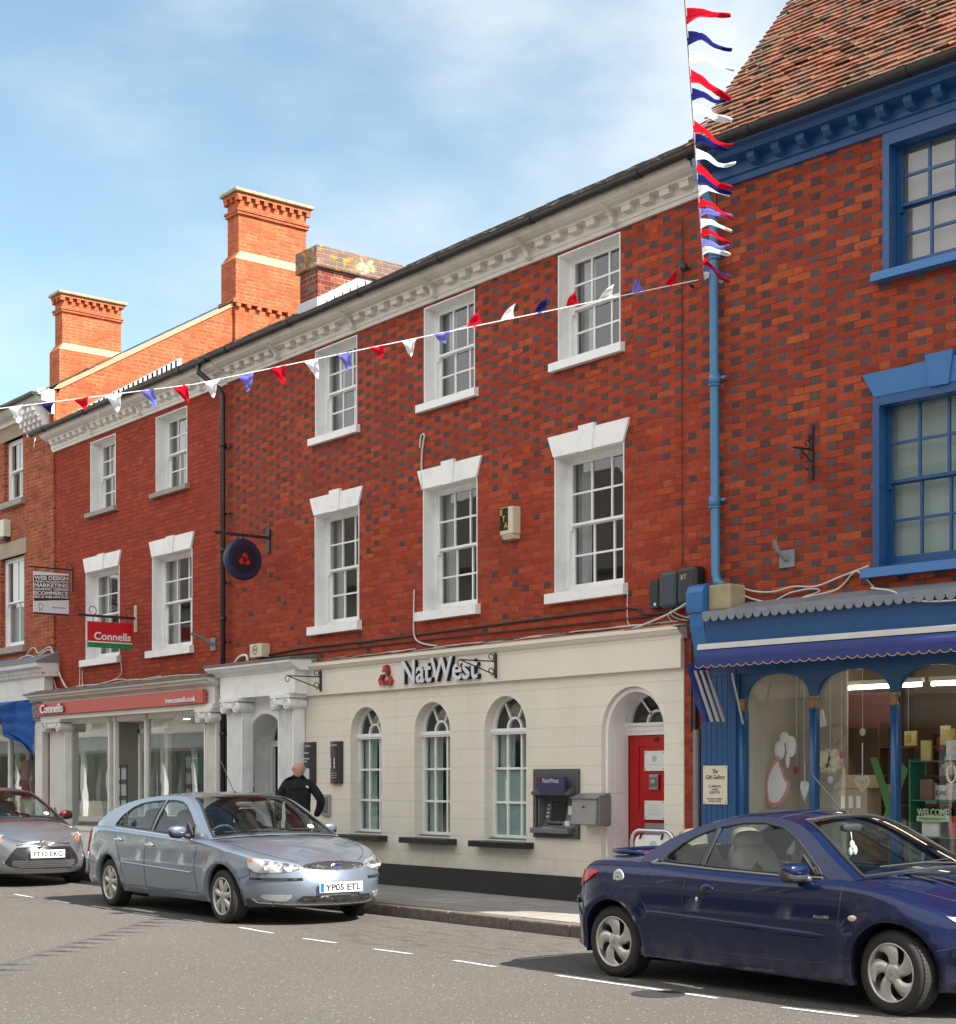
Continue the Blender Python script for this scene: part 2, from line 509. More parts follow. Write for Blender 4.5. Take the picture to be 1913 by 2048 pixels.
def wallface(mb, outer, holes, y, depth):
    """street wall in the XZ plane with real openings and reveals"""
    loops = [outer]+list(holes)
    flat = [p for l in loops for p in l]
    tr = tessellate_polygon([[Vector((p[0], p[1], 0)) for p in l] for l in loops])
    mb.add([(p[0], y, p[1]) for p in flat], [list(t) for t in tr])
    for h in holes:
        n = len(h)
        mb.add([(p[0], y, p[1]) for p in h]+[(p[0], y+depth, p[1]) for p in h], [[i, (i+1) % n, n+(i+1) % n, n+i] for i in range(n)])
def rect(x0, x1, z0, z1): return [(x0, z0), (x1, z0), (x1, z1), (x0, z1)]
def archp(x0, x1, z0, zs, rise=None, n=16):
    r = (x1-x0)/2; cx = (x0+x1)/2; rise = rise or r
    return [(x0, z0), (x1, z0)]+[(cx+r*math.cos(math.pi*k/n), zs+rise*math.sin(math.pi*k/n)) for k in range(n+1)]
SUN_E = 4.3; SKY_S = .09; EXPO = 1.47; BACK_FILL_COL = (7.8, 7.7, 7.7, 1.)
SKY_TINT = (.98, 1.0, .86, 1.); CLOUD_COL = (4.3, 4.5, 4.65, 1.); CLOUD_LOC = (.0, .0, .0)
DASHES = [(-20.16, -3.92, -19.41, -3.97), (-18.86, -3.95, -18.27, -3.98), (-17.76, -3.95, -17.13, -3.98), (-16.52, -4.00, -15.93, -3.99), (-15.37, -3.98, -14.97, -3.97), (-14.20, -3.97, -13.45, -4.03), (-12.83, -4.07, -12.29, -4.05), (-11.65, -4.08, -11.11, -4.05), (-10.50, -4.06, -9.93, -4.08), (-9.21, -4.06, -7.56, -4.04), (-6.99, -4.03, -6.42, -3.97), (-5.8, -4.0, -5.1, -4.0)]
# ------------------------------------------------------------------ camera
TH = R(51.7); CAMY = -12.1; CAMZ = 1.5
cam = bpy.data.cameras.new('camera'); camo = bpy.data.objects.new('camera', cam); COL.objects.link(camo)
camo.location = (0, CAMY, CAMZ); camo.rotation_euler = (R(90), 0, TH)
cam.sensor_fit = 'HORIZONTAL'; cam.sensor_width = 36; cam.lens = 36*3190/1913
cam.shift_y = (1560-1024)/1913; cam.clip_end = 1500; cam.clip_start = .1
scn.camera = camo

# ------------------------------------------------------------------ palette
WHITE = paint_old('white_paint', (.80, .80, .79), amt=.34, rough=.45)
CREAMW = paint_old('old_cornice_white', (.62, .60, .55), dirt=(.30, .26, .20), amt=.55)
CORN2 = paint_old('cleaner_cornice_white', (.72, .70, .66), dirt=(.34, .30, .24), amt=.35)
CREAM = mat('cream_paint', (.71, .66, .56), .65, var=.05, vs=2)
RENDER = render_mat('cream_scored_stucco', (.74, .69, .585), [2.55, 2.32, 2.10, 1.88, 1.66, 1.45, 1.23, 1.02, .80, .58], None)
BLACKP = mat('black_gloss_paint', (.018, .018, .019), .35, var=.3, vs=3)
PLINTH = mat('black_plinth_paint', (.022, .022, .024), .5, var=.5, vs=2.5, bump=.3)
IRON = mat('black_iron', (.02, .02, .022), .4, bump=.1)
LEAD = mat('lead_sheet', (.20, .22, .25), .5, .2, var=.3, vs=5)
LEADL = mat('pale_lead_flashing', (.42, .43, .46), .55, .0, var=.15, vs=6)
SLATE = mat('roof_slate', (.085, .075, .068), .75, var=.5, vs=9, bump=.4)
STONE = mat('sandstone', (.33, .27, .19), .8, var=.25, vs=6, bump=.4, bs=30)
STONEG = mat('grey_stone_sill', (.30, .27, .23), .8, var=.3, vs=7, bump=.4)
LICHEN = None
BLUE = paint_old('blue_shop_paint', (.009, .068, .195), dirt=(.10, .16, .25), amt=.12, rough=.35)
BLUEL = paint_old('sill_blue_paint', (.02, .13, .34), dirt=(.12, .2, .3), amt=.25, rough=.4)
BLUEP = mat('pipe_blue_paint', (.06, .19, .36), .45, var=.15)
NAVYC = mat('navy_awning_cloth', (.017, .032, .16), .7, var=.2, vs=6)
RBLUE = mat('bright_blue_awning_cloth', (.005, .085, .34), .6, var=.2, vs=6)
REDP = mat('red_door_paint', (.42, .004, .008), .28, var=.08)
GLASSW = glass('old_window_glass', (.78, .82, .82), 1.9, wavy=.05)
GLASSS = glass('shop_window_glass', (.80, .86, .84), 1.6, wavy=.02)
GLASSB = glass('gift_window_glass', (.93, .95, .93), .75, wavy=.02)
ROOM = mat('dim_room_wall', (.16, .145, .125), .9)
ROOMG = mat('grey_room_wall', (.30, .33, .31), .9)
NET = mat('pale_blind_cloth', (.42, .50, .47), .9, var=.06)
TAUPE = mat('taupe_curtain_cloth', (.40, .35, .32), .9, var=.15)
CURT = mat('white_curtain_cloth', (.55, .55, .53), .9, var=.1)
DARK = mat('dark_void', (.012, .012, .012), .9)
GREYM = mat('brushed_grey_metal', (.36, .36, .36), .38, .6, var=.06)
GREYP = mat('grey_plastic', (.13, .13, .135), .5)
WPL = mat('white_plastic', (.72, .72, .70), .4)
GALV = mat('galvanised_steel', (.22, .24, .25), .55, .4)
CABLEW = mat('white_cable', (.55, .52, .47), .6)
CABLEB = mat('black_cable', (.03, .028, .026), .6)
GOLD = mat('dull_gold_paint', (.22, .12, .04), .45, .2)

B_BANK = brick('chequered_red_brick', red=(.42, .056, .020), orange=(.50, .092, .028), dkred=(.30, .038, .016), dz=(4.7, 5.5), dscatter=.13, dprob=.97, hfrac=.31, omix=.2, mortar=(.21, .11, .075), mort=.008, dark=(.048, .042, .046))
B_CONN = brick('plain_red_brick', dprob=.0, red=(.39, .052, .020), dkred=(.29, .037, .016), orange=(.44, .078, .026), omix=.14, mortar=(.17, .06, .04), mort=.008, grime=.4)
B_LEFT = brick('orange_red_brick', dprob=.0, red=(.40, .085, .030), dkred=(.27, .05, .022), orange=(.48, .13, .05), omix=.3, mortar=(.42, .27, .17), grime=.1)
B_GIFT = brick('orange_brick_blue_headers', red=(.40, .056, .020), orange=(.50, .108, .030), dkred=(.26, .036, .017), dark=(.055, .040, .042), dprob=.97, omix=.17, mortar=(.17, .10, .07), period=.387, hfrac=.30, mort=.0085)
B_OLD = brick('old_chimney_brick', red=(.26, .07, .045), dark=(.10, .07, .06), dprob=.4, omix=.1, mortar=(.38, .33, .27))

def lichen_brick():
    t = NT('lichen_covered_brick'); o = t.obj(); x, y, z = t.xyz(o)
    u = t.M('ADD', x, y)
    r = t.M('FLOOR', t.M('DIVIDE', z, .0744)); fz = t.M('SUBTRACT', t.M('DIVIDE', z, .0744), r)
    uu = t.M('ADD', t.M('DIVIDE', u, .24), t.M('MULTIPLY', t.M('MODULO', t.M('ABSOLUTE', r), 2.), .5))
    ci = t.M('FLOOR', uu); fx = t.M('SUBTRACT', uu, ci)
    d = t.M('MINIMUM', t.M('MULTIPLY', t.M('MINIMUM', fx, t.M('SUBTRACT', 1., fx)), .24), t.M('MULTIPLY', t.M('MINIMUM', fz, t.M('SUBTRACT', 1., fz)), .0744))
    f = t.ramp(d, .003, .008)
    c = t.mix(t.white(ci, r), (.20, .10, .07), (.12, .09, .075))
    c = t.mix(f, (.25, .2, .15), c)
    n = t.noise(o, 3.1, 6, .7); n2 = t.noise(o, 9, 5, .7)
    c = t.mix(t.ramp(n, .52, .6), c, (.34, .31, .24))
    c = t.mix(t.ramp(n2, .55, .62), c, (.55, .23, .02))
    t.bsdf(c, .9, 0, t.M('ADD', f, t.M('MULTIPLY', n2, .6)), .6, .01)
    return t.mat
LICHEN = lichen_brick()

def tilemat(name, cols, w, gauge, moss=.3):
    t = NT(name); o = t.obj(); x, y, z = t.xyz(o)
    r = t.white(t.M('FLOOR', t.M('DIVIDE', x, w)), t.M('FLOOR', t.M('DIVIDE', z, gauge)), 1.)
    c = t.mix(t.ramp(r, .1, .6), cols[0], cols[1]); c = t.mix(t.ramp(r, .7, .9), c, cols[2])
    n = t.noise(o, 2., 6, .7)
    c = t.mix(t.M('MULTIPLY', t.ramp(n, .42, .66), moss), c, (.10, .085, .05))
    c = t.mix(t.M('GREATER_THAN', t.noise(o, 28, 3), .70), c, (.38, .36, .28))
    t.bsdf(c, .9, 0, t.noise(o, 60, 4), .6, .008)
    return t.mat
CLAY = tilemat('clay_plain_tiles', [(.19, .064, .032), (.28, .092, .046), (.095, .05, .033)], .165, .075, .75)
SLATET = tilemat('slate_courses', [(.10, .09, .08), (.075, .07, .065), (.13, .10, .075)], .25, .1, .35)

def tile_roof(mb, x0, x1, y0, z0, y1, z1, gauge, w, th=.014, jit=.004, lift=.02):
    """overlapping courses from eave (y0,z0) up to ridge (y1,z1)"""
    L = math.hypot(y1-y0, z1-z0); dy, dz = (y1-y0)/L, (z1-z0)/L
    ny, nz = -dz, dy
    n = int(L/gauge)
    rnd = random.Random(3)
    for i in range(n):
        off = (w/2 if i % 2 else 0) + rnd.uniform(-.01, .01)
        k = 0; x = x0-off
        while x < x1:
            a = max(x, x0); b = min(x+w-.003, x1+rnd.uniform(-.02, .02)); x += w
            if b-a < .02: continue
            j = rnd.gauss(0, jit); s = i*gauge+rnd.gauss(0, jit*.8)
            jl = rnd.gauss(0, jit*.5)
            e = s+gauge*1.25
            def P(t_, h): return (y0+dy*t_+ny*h, z0+dz*t_+nz*h)
            h0 = lift+j; h1 = .002
            A, B = P(s, h0), P(e, h1); A2, B2 = P(s, h0-th), P(e, h1-th)
            mb.add([(a, A[0], A[1]+jl), (b, A[0], A[1]-jl), (b, B[0], B[1]), (a, B[0], B[1]), (a, A2[0], A2[1]+jl), (b, A2[0], A2[1]-jl), (b, B2[0], B2[1]), (a, B2[0], B2[1])],
                   [(0, 1, 2, 3), (0, 4, 5, 1), (1, 5, 6, 2), (0, 3, 7, 4), (4, 7, 6, 5)])

# ------------------------------------------------------------------ setting
mb = MB(); mb.box(-150, 60, -70, 70, -.6, -.03)
mb.build('ground', asphalt('ground_asphalt'), kind='structure', label='worn grey ground under the street')
mb = MB(); mb.box(-120, 40, -10.6, -1.96, -.02, 0.)
ROAD = asphalt('worn_asphalt')
mb.build('road', ROAD, kind='structure', label='sunlit worn grey asphalt road with pale stone chips')
PAVE = slabs('york_stone_slabs', (.31, .29, .26))
mb = MB(); mb.box(-120, 40, -1.80, .3, -.015, .12)
mb.build('pavement', PAVE, kind='structure', label='grey stone slab pavement along the shop fronts')
mb = MB(); mb.box(-120, 40, -14.0, -10.75, -.015, .12)
mb.build('pavement', PAVE, kind='structure', label='stone slab pavement on the viewer side of the street')
KERB = mat('rough_granite_kerb', (.12, .10, .085), .9, var=.75, vs=11, bump=1., bs=18)
for y0, y1 in ((-1.98, -1.805), (-10.745, -10.57)):
    mb = MB(); x = -60.; rk = random.Random(5)
    while x < 20:
        l = rk.uniform(.75, 1.15); mb.bbox(x+.004, x+l-.004, y0+rk.uniform(-.006, .006), y1, -.014, .118+rk.uniform(-.005, .005), .018); x += l
    mb.build('kerb', KERB, kind='structure', label='rough dark granite kerb stones')
LINE = None
def line_mat():
    t = NT('worn_white_road_paint'); o = t.obj()
    n = t.noise(o, 30, 4, .7)
    c = t.mix(t.ramp(n, .45, .62), (.62, .60, .56), (.26, .24, .215))
    t.bsdf(c, .8); return t.mat
LINE = line_mat()
mb = MB()
def dash(xa, ya, xb, yb, w=.05):
    d = Vector((xb-xa, yb-ya)); d.normalize(); n = Vector((-d.y, d.x))*w/2
    mb.add([(xa+n.x, ya+n.y, .004), (xa-n.x, ya-n.y, .004), (xb-n.x, yb-n.y, .004), (xb+n.x, yb+n.y, .004)], [(0, 1, 2, 3)])
for xa, ya, xb, yb in DASHES: dash(xa, ya, xb, yb)
mb.build('road_marking', LINE, kind='structure', recalc=False, origin=0, label='thin broken white line marking the parking bays')
mb = MB(); mb.lathe([(0.0, .006), (.16, .006), (.19, .005), (.19, .0)], 24, Matrix.Translation((-7.97, -4.20, 0)))
mb.build('road_patch', mat('dark_iron_cover', (.05, .045, .045), .6, .3), kind='structure', label='small round dark cover set in the road')

# ------------------------------------------------------------------ windows
def quadY(mb, x0, x1, z0, z1, y):
    mb.add([(x0, y, z0), (x1, y, z0), (x1, y, z1), (x0, y, z1)], [(0, 1, 2, 3)])

def roombox(par, x0, x1, z0, z1, y0, y1, m=None, name='room', local=False):
    mb = MB()
    mb.add([(x0, y0, z0), (x1, y0, z0), (x1, y0, z1), (x0, y0, z1), (x0, y1, z0), (x1, y1, z0), (x1, y1, z1), (x0, y1, z1)],
           [(4, 5, 6, 7), (0, 1, 5, 4), (3, 7, 6, 2), (0, 4, 7, 3), (1, 2, 6, 5)])
    return mb.build(name, m or ROOM, par, local=local, recalc=False)

def cloth(mb, x0, x1, z0, z1, y, amp=.03, waves=6):
    n = waves*6; vs = []; fs = []
    for i in range(n+1):
        x = x0+(x1-x0)*i/n; yy = y+amp*math.sin(i*2*math.pi/6+.7*math.sin(i*.5))
        vs += [(x, yy, z0), (x, yy, z1)]
        if i: fs.append([2*i-2, 2*i, 2*i+1, 2*i-1])
    mb.smooth = True; mb.add(vs, fs)

def sash(par, x0, x1, z0, z1, y, cols=3, rows=4, fm=None, local=False, lining=True, curtain=None, split=.5, lin_y=0., blind=None, bar=.022):
    fm = fm or WHITE
    w = MB(); g = MB()
    f = .05
    w.box(x0, x0+f, y, y+.10, z0, z1); w.box(x1-f, x1, y, y+.10, z0, z1)
    w.box(x0+f, x1-f, y, y+.10, z1-f, z1); w.box(x0+f, x1-f, y-.012, y+.10, z0, z0+.045)
    X0, X1, Z0, Z1 = x0+f, x1-f, z0+.045, z1-f
    zm = Z0+(Z1-Z0)*split
    for (a, b, yy, r, bt, tp) in ((zm, Z1, y+.015, rows//2, .03, .03), (Z0, zm+.02, y+.052, rows-rows//2, .065, .03)):
        s = .032
        w.box(X0, X0+s, yy, yy+.033, a, b); w.box(X1-s, X1, yy, yy+.033, a, b)
        w.box(X0+s, X1-s, yy-.001, yy+.034, a, a+bt); w.box(X0+s, X1-s, yy-.001, yy+.034, b-tp, b)
        for c in range(1, cols):
            xc = X0+s+(X1-X0-2*s)*c/cols; w.box(xc-bar/2, xc+bar/2, yy+.004, yy+.03, a+bt, b-tp)
        for q in range(1, r):
            zc = a+bt+(b-tp-a-bt)*q/r; w.box(X0+s, X1-s, yy+.006, yy+.028, zc-bar/2, zc+bar/2)
        quadY(g, X0+s, X1-s, a+bt, b-tp, yy+.018)
    # horns at the meeting rail
    w.box(X0, X0+.03, y+.01, y+.05, zm-.05, zm)
    win = w.build('window', fm, par, local=local)
    P = WM[win]
    g.build('glass_pane', GLASSW, win, local=True, recalc=False) if local else g.build('glass_pane', GLASSW, win, recalc=False)
    if lining:
        l = MB(); t = .014
        l.box(x0, x0+t, lin_y-.006, y+.002, z0, z1); l.box(x1-t, x1, lin_y-.006, y+.002, z0, z1)
        l.box(x0+t, x1-t, lin_y-.006, y+.002, z1-t, z1)
        l.build('reveal_lining', fm, win, local=local)
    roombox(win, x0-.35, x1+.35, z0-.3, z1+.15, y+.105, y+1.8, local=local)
    if curtain:
        c = MB()
        for a, b in curtain: cloth(c, x0+(x1-x0)*a, x0+(x1-x0)*b, z0+.02, z1, y+.19, .02, max(2, int(8*(b-a))))
        c.build('curtain', CURT, win, local=local, recalc=False)
    if blind:
        c = MB(); cloth(c, x0+.02, x1+.02, z0, z1, y+.14, .006, 6); c.build('blind', blind, win, local=local, recalc=False)
    return win

def sill(win, x0, x1, z0, z1, y0, y1=.12, m=None, local=False, b=.006):
    mb = MB()
    mb.extr([(y0, z0), (y1, z0), (y1, z1+.012), (0.0, z1+.010), (y0, z1-.006)], 'X', x0, x1)
    return mb.build('sill', m or WHITE, win, local=local)

def lintel(win, xa, xb, z0, z1, sp=.1, y=-.028, m=None, key=.040, local=False, kw=.12):
    mb = MB(); c = (xa+xb)/2
    mb.extr([(xa, z0), (xb, z0), (xb+sp, z1), (xa-sp, z1)], 'Y', y, .03)
    mb.extr([(c-kw*.75, z0-.012), (c+kw*.75, z0-.012), (c+kw*1.1, z1+key), (c-kw*1.1, z1+key)], 'Y', y-.018, .029)
    return mb.build('lintel', m or WHITE, win, local=local)

def cornice(par, name, x0, x1, z, m, prof, blockw=.15, pitch=.3, local=False, bz=(.06, .15), by=-.14, brackets=()):
    mb = MB()
    mb.extr([(a, z+b) for a, b in prof], 'X', x0, x1)
    x = x0+pitch/2
    while x < x1-blockw:
        if not any(abs(x+blockw/2-q) < .16 for q in brackets):
            mb.extr([(-.045, z+bz[0]+.02), (by, z+bz[0]+.03), (by-.015, z+bz[1]), (-.045, z+bz[1])], 'X', x, x+blockw)
            mb.box(x-.01, x+blockw+.01, by-.025, -.045, z+bz[1]-.003, z+bz[1]+.015)
        x += pitch
    for q in brackets:
        mb.extr([(-.05, z-.0), (-.11, z+.03), (-.13, z+.09), (-.17, z+.13), (-.24, z+.16), (-.30, z+.20), (-.06, z+.2)], 'X', q-.03, q+.03)
    return mb.build(name, m, par, local=local)
CPROF = [(.02, -.02), (-.035, -.02), (-.045, .02), (-.06, .03), (-.06, .145), (-.10, .155), (-.16, .16), (-.17, .175), (-.22, .19), (-.27, .22), (-.285, .26), (-.31, .262), (-.31, .285), (.02, .285)]

def gutter(par, x0, x1, y, z, m, r=.055, local=False, name='gutter'):
    mb = MB(); n = 8
    prof = [(y+r*math.cos(math.pi+math.pi*k/n), z+r*math.sin(math.pi+math.pi*k/n)) for k in range(n+1)]
    prof += [(y+r, z+.012), (y-r-.006, z+.012)]
    mb.smooth = False
    mb.extr(prof, 'X', x0, x1)
    x = x0+.6
    while x < x1:
        mb.extr([(y+(p[0]-y)*1.16, z+(p[1]-z)*1.16) for p in prof], 'X', x-.045, x+.045); x += 1.75
    return mb.build(name, m, par, local=local)

def shell(par, m, x0, x1, y0, y1, z0, z1, ridge=None, local=False, name='side_wall', yeave=None):
    """side and back walls; gable tops follow the roof up to ridge=(y,z)"""
    mb = MB()
    top = [(y1, z1)] + ([ridge] if ridge else []) + [(y0, z1)]
    poly = [(y0, z0), (y1, z0)] + top
    for x in (x0, x1):
        mb.add([(x, a, b) for a, b in poly], [list(range(len(poly)))])
    mb.add([(x0, y1, z0), (x1, y1, z0), (x1, y1, z1), (x0, y1, z1)], [(0, 1, 2, 3)])
    return mb.build(name, m, par, local=local, recalc=False)
# ================================================================== BANK (middle building)
bank = empty('brick_building', (-16.4, 0, 0), label='three storey chequered red brick building with cream ground floor and white sash windows', cat='building')
UP2 = [(-19.01, -17.96), (-16.43, -15.38), (-13.83, -12.79)]
UP1 = [(-19.02, -17.91), (-16.45, -15.33), (-13.89, -12.73)]
ARW = [(-18.10, -17.36), (-16.62, -15.86), (-15.17, -14.38)]
mb = MB()
wallface(mb, rect(-21.49, -11.36, 2.95, 7.75), [rect(a, b, 6.30, 7.53) for a, b in UP2]+[rect(a, b, 3.65, 5.22) for a, b in UP1], 0, .2)
mb.add([(-11.81, 0, .0), (-11.36, 0, .0), (-11.36, 0, 2.95), (-11.81, 0, 2.95)], [(0, 1, 2, 3)])
mb.build('brick_wall', B_BANK, bank, recalc=False)
mb = MB()
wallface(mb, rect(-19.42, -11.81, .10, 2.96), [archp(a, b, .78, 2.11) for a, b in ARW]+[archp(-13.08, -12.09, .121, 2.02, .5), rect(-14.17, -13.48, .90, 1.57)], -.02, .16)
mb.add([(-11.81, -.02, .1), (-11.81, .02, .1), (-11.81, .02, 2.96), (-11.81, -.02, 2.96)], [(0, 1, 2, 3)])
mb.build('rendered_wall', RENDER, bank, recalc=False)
mb = MB(); mb.box(-19.30, -13.13, -.055, -.021, .05, .40); mb.box(-12.04, -11.80, -.055, -.021, .05, .40)
mb.build('plinth', PLINTH, bank)
mb = MB(); mb.box(-19.42, -11.80, -.075, -.0215, 2.68, 3.0)
mb.extr([(0, 2.99), (-.078, 2.99), (-.085, 3.02), (-.11, 3.04), (-.135, 3.075), (-.145, 3.08), (-.145, 3.115), (0, 3.15)], 'X', -19.42, -11.78)
mb.build('fascia', CREAM, bank)
for i, (a, b) in enumerate(UP2):
    w = sash(bank, a, b, 6.30, 7.53, .16, 3, 4, curtain=[(.0, .22)] if i != 2 else [(0, .25)])
    sill(w, a-.1, b+.07, 6.20, 6.30, -.07)
for i, (a, b) in enumerate(UP1):
    w = sash(bank, a, b, 3.65, 5.22, .18, 3, 4, curtain=[(0, .18)] if i == 0 else [(0, .2)])
    sill(w, a-.1, b+.06, 3.53, 3.65, -.08)
    lintel(w, a, b, 5.215, 5.46, .1)
roofp = MB(); tile_roof(roofp, -21.49, -11.6, -.33, 7.935, 4.6, 10.72, .2, .28, .009, .003, .014)
roofp.build('slate_roof', SLATET, bank, recalc=False)
mb = MB(); mb.add([(-21.49, 4.6, 10.70), (-11.4, 4.6, 10.70), (-11.4, 9.3, 7.9), (-21.49, 9.3, 7.9)], [(0, 1, 2, 3)])
mb.build('rear_roof', SLATE, bank, recalc=False)
BRK = [-12.82, -14.27, -16.12, -17.95, -19.91]
cornice(bank, 'cornice', -21.47, -11.47, 7.58, CREAMW, CPROF, .14, .29, brackets=BRK)
gutter(bank, -21.5, -11.2, -.36, 7.90, BLACKP)
shell(bank, B_OLD, -21.45, -11.4, .02, 9.3, 0, 7.8, (4.6, 10.55))
# chimney on the roof
ch = MB(); ch.box(-20.70, -20.20, .8, 3.4, 8.2, 9.17)
chs = ch.build('chimney', B_OLD, bank)
mb = MB(); mb.bbox(-20.76, -20.14, .74, 3.46, 9.165, 9.50, .03); mb.build('chimney_cap', LICHEN, chs)
mb = MB()
for i in range(7):                                   # stepped lead flashing
    yy = .8+i*.14; zz = 8.62+i*.084
    mb.box(-20.197, -20.185, yy, yy+.16, zz-.12, zz+.09)
    mb.extr([(yy-.02, zz+.085), (yy+.158, zz+.085), (yy+.14, zz+.19)], 'X', -20.197, -20.186)
mb.extr([(-20.72, 8.45), (-20.18, 8.45), (-20.18, 8.72), (-20.72, 8.72)], 'Y', .775, .798)
mb.build('flashing', LEADL, chs)

# arched bank windows
for a, b in ARW:
    y = .115; cx = (a+b)/2; r = (b-a)/2
    w = MB(); f = .035
    w.box(a, a+f, y, y+.06, .79, 2.05); w.box(b-f, b, y, y+.06, .79, 2.05); w.box(a+f, b-f, y, y+.06, .79, .835)
    w.box(a-.0, b+.0, y-.03, y+.06, 2.05, 2.075); w.box(a, b, y-.045, y+.06, 2.075, 2.12)
    for k in (1, 2):
        xc = a+(b-a)*k/3; w.box(xc-.013, xc+.013, y+.012, y+.05, .835, 2.05)
    for k in (1, 2):
        zc = .815+(2.05-.815)*k/3; w.box(a+f, b-f, y+.01, y+.052, zc-.014, zc+.014)
    n = 20
    for rr, t_, yy in ((r-.002, .032, y), (.14, .026, y+.01)):
        for k in range(n):
            A = math.pi*k/n; B = math.pi*(k+1)/n
            vs = []
            for (ang) in (A, B):
                for q in (rr, rr-t_):
                    for d in (yy, yy+.045): vs.append((cx+q*math.cos(ang), d, 2.12+q*math.sin(ang)))
            w.add(vs, [(0, 2, 6, 4), (0, 4, 5, 1), (2, 3, 7, 6)])
    for ang in (R(60), R(120)):
        d = Vector((math.cos(ang), 0, math.sin(ang))); p = Vector((-d.z, 0, d.x))*.012
        c = Vector((cx, y+.01, 2.12)); A = c+d*.13; B = c+d*(r-.01)
        w.add([A+p, A-p, B-p, B+p]+[q+Vector((0, .035, 0)) for q in (A+p, A-p, B-p, B+p)], [(0, 1, 2, 3), (1, 5, 6, 2), (0, 3, 7, 4)])
    win = w.build('arched_window', WHITE, bank)
    g = MB(); g.add([(p[0], y+.03, p[1]) for p in archp(a, b, .8, 2.11)], [list(range(19))]); g.build('glass_pane', GLASSS, win, recalc=False)
    roombox(win, a-.3, b+.3, .6, 2.7, y+.10, y+2.2, ROOMG)
    s = MB(); cloth(s, a+.02, a+.30, .82, 2.05, y+.10, .008, 5); cloth(s, a+.34, a+.44, .82, 2.05, y+.16, .006, 2); s.build('blind', NET, win, recalc=False)
    s = MB(); s.bbox(a-.14, b+.14, -.17, .02, .69, .765, .008); s.extr([(-.02, .76), (.115, .76), (.115, .80), (-.02, .768)], 'X', a, b)
    s.build('sill', BLACKP, win)
# frosted screen in the lower part of the right-hand bank window
mb = MB(); quadY(mb, -15.13, -14.42, .83, 1.63, .16)
FROST = mat('frosted_green_screen', (.32, .42, .40), .6, var=.05)
mb.build('frosted_screen', FROST, win, recalc=False)

# red door
D0, D1 = -13.08, -12.09
mb = MB(); n = 18
def archring(mb, x0, x1, zs, rise, y, w_, d, z0=None):
    cx = (x0+x1)/2; r = (x1-x0)/2
    for k in range(n):
        vs = []
        for ang in (math.pi*k/n, math.pi*(k+1)/n):
            for q in (1, (r-w_)/r):
                for yy in (y, y+d): vs.append((cx+r*q*math.cos(ang), yy, zs+rise*q*math.sin(ang)))
        mb.add(vs, [(0, 2, 6, 4), (0, 4, 5, 1), (2, 3, 7, 6), (1, 5, 7, 3)])
    if z0 is not None:
        mb.box(x0, x0+w_, y, y+d, z0, zs); mb.box(x1-w_, x1, y, y+d, z0, zs)
archring(mb, D0+.005, D1-.005, 2.02, .495, .03, .05, .07, .12)
archring(mb, D0+.02, D1-.02, 2.02, .48, .10, .015, .26, .12)
for z0, z1 in ((.25, .82), (.90, 1.28), (1.36, 1.98)):
    mb.box(D0+.034, D0+.042, .15, .30, z0, z1)
mb.box(D0+.035, D1-.035, .33, .42, 2.045, 2.10); mb.box(D0+.035, D1-.035, .31, .42, 2.10, 2.135); mb.box(D0+.035, D1-.035, .34, .42, 2.0, 2.046)
archring(mb, D0+.04, D1-.04, 2.13, .36, .35, .035, .05)
archring(mb, -12.585-.17, -12.585+.17, 2.13, .15, .36, .03, .04)
for ang in (R(55), R(125)):
    d = Vector((math.cos(ang), 0, math.sin(ang)*.75)); c = Vector((-12.585, .36, 2.13)); p = Vector((-d.z, 0, d.x)).normalized()*.014
    A = c+d*.15; B = c+d*.44
    mb.add([A+p, A-p, B-p, B+p], [(0, 1, 2, 3)])
dfr = mb.build('door_frame', WHITE, bank)
mb = MB(); quadY(mb, D0+.03, D1-.03, 2.1, 2.52, .385); mb.build('fanlight_glass', GLASSS, dfr, recalc=False)
mb = MB(); mb.box(D0, D1, .42, .46, 2.0, 2.6); mb.build('dark_hall', DARK, dfr)
mb = MB(); mb.box(D0+.035, D1-.035, .37, .41, .12, 2.0)
def panel(mb, x0, x1, z0, z1, y):
    mb.box(x0, x1, y-.012, y, z0, z0+.022); mb.box(x0, x1, y-.012, y, z1-.022, z1)
    mb.box(x0, x0+.022, y-.012, y, z0+.022, z1-.022); mb.box(x1-.022, x1, y-.012, y, z0+.022, z1-.022)
    mb.bbox(x0+.05, x1-.05, y-.010, y+.001, z0+.05, z1-.05, .004)
panel(mb, -12.90, -12.26, 1.14, 1.90, .37); panel(mb, -12.90, -12.62, .25, .78, .37); panel(mb, -12.55, -12.26, .25, .78, .37)
door = mb.build('red_door', REDP, bank)
mb = MB(); mb.bbox(-12.77, -12.40, .345, .37, .88, 1.02, .006); mb.box(-12.745, -12.425, .338, .346, .915, .985); mb.build('letter_plate', GREYM, door)
text('door_number', '106', mat('dark_red_number', (.12, .004, .004), .5), facingY(-12.60, .365, 1.925), door, height=.045)
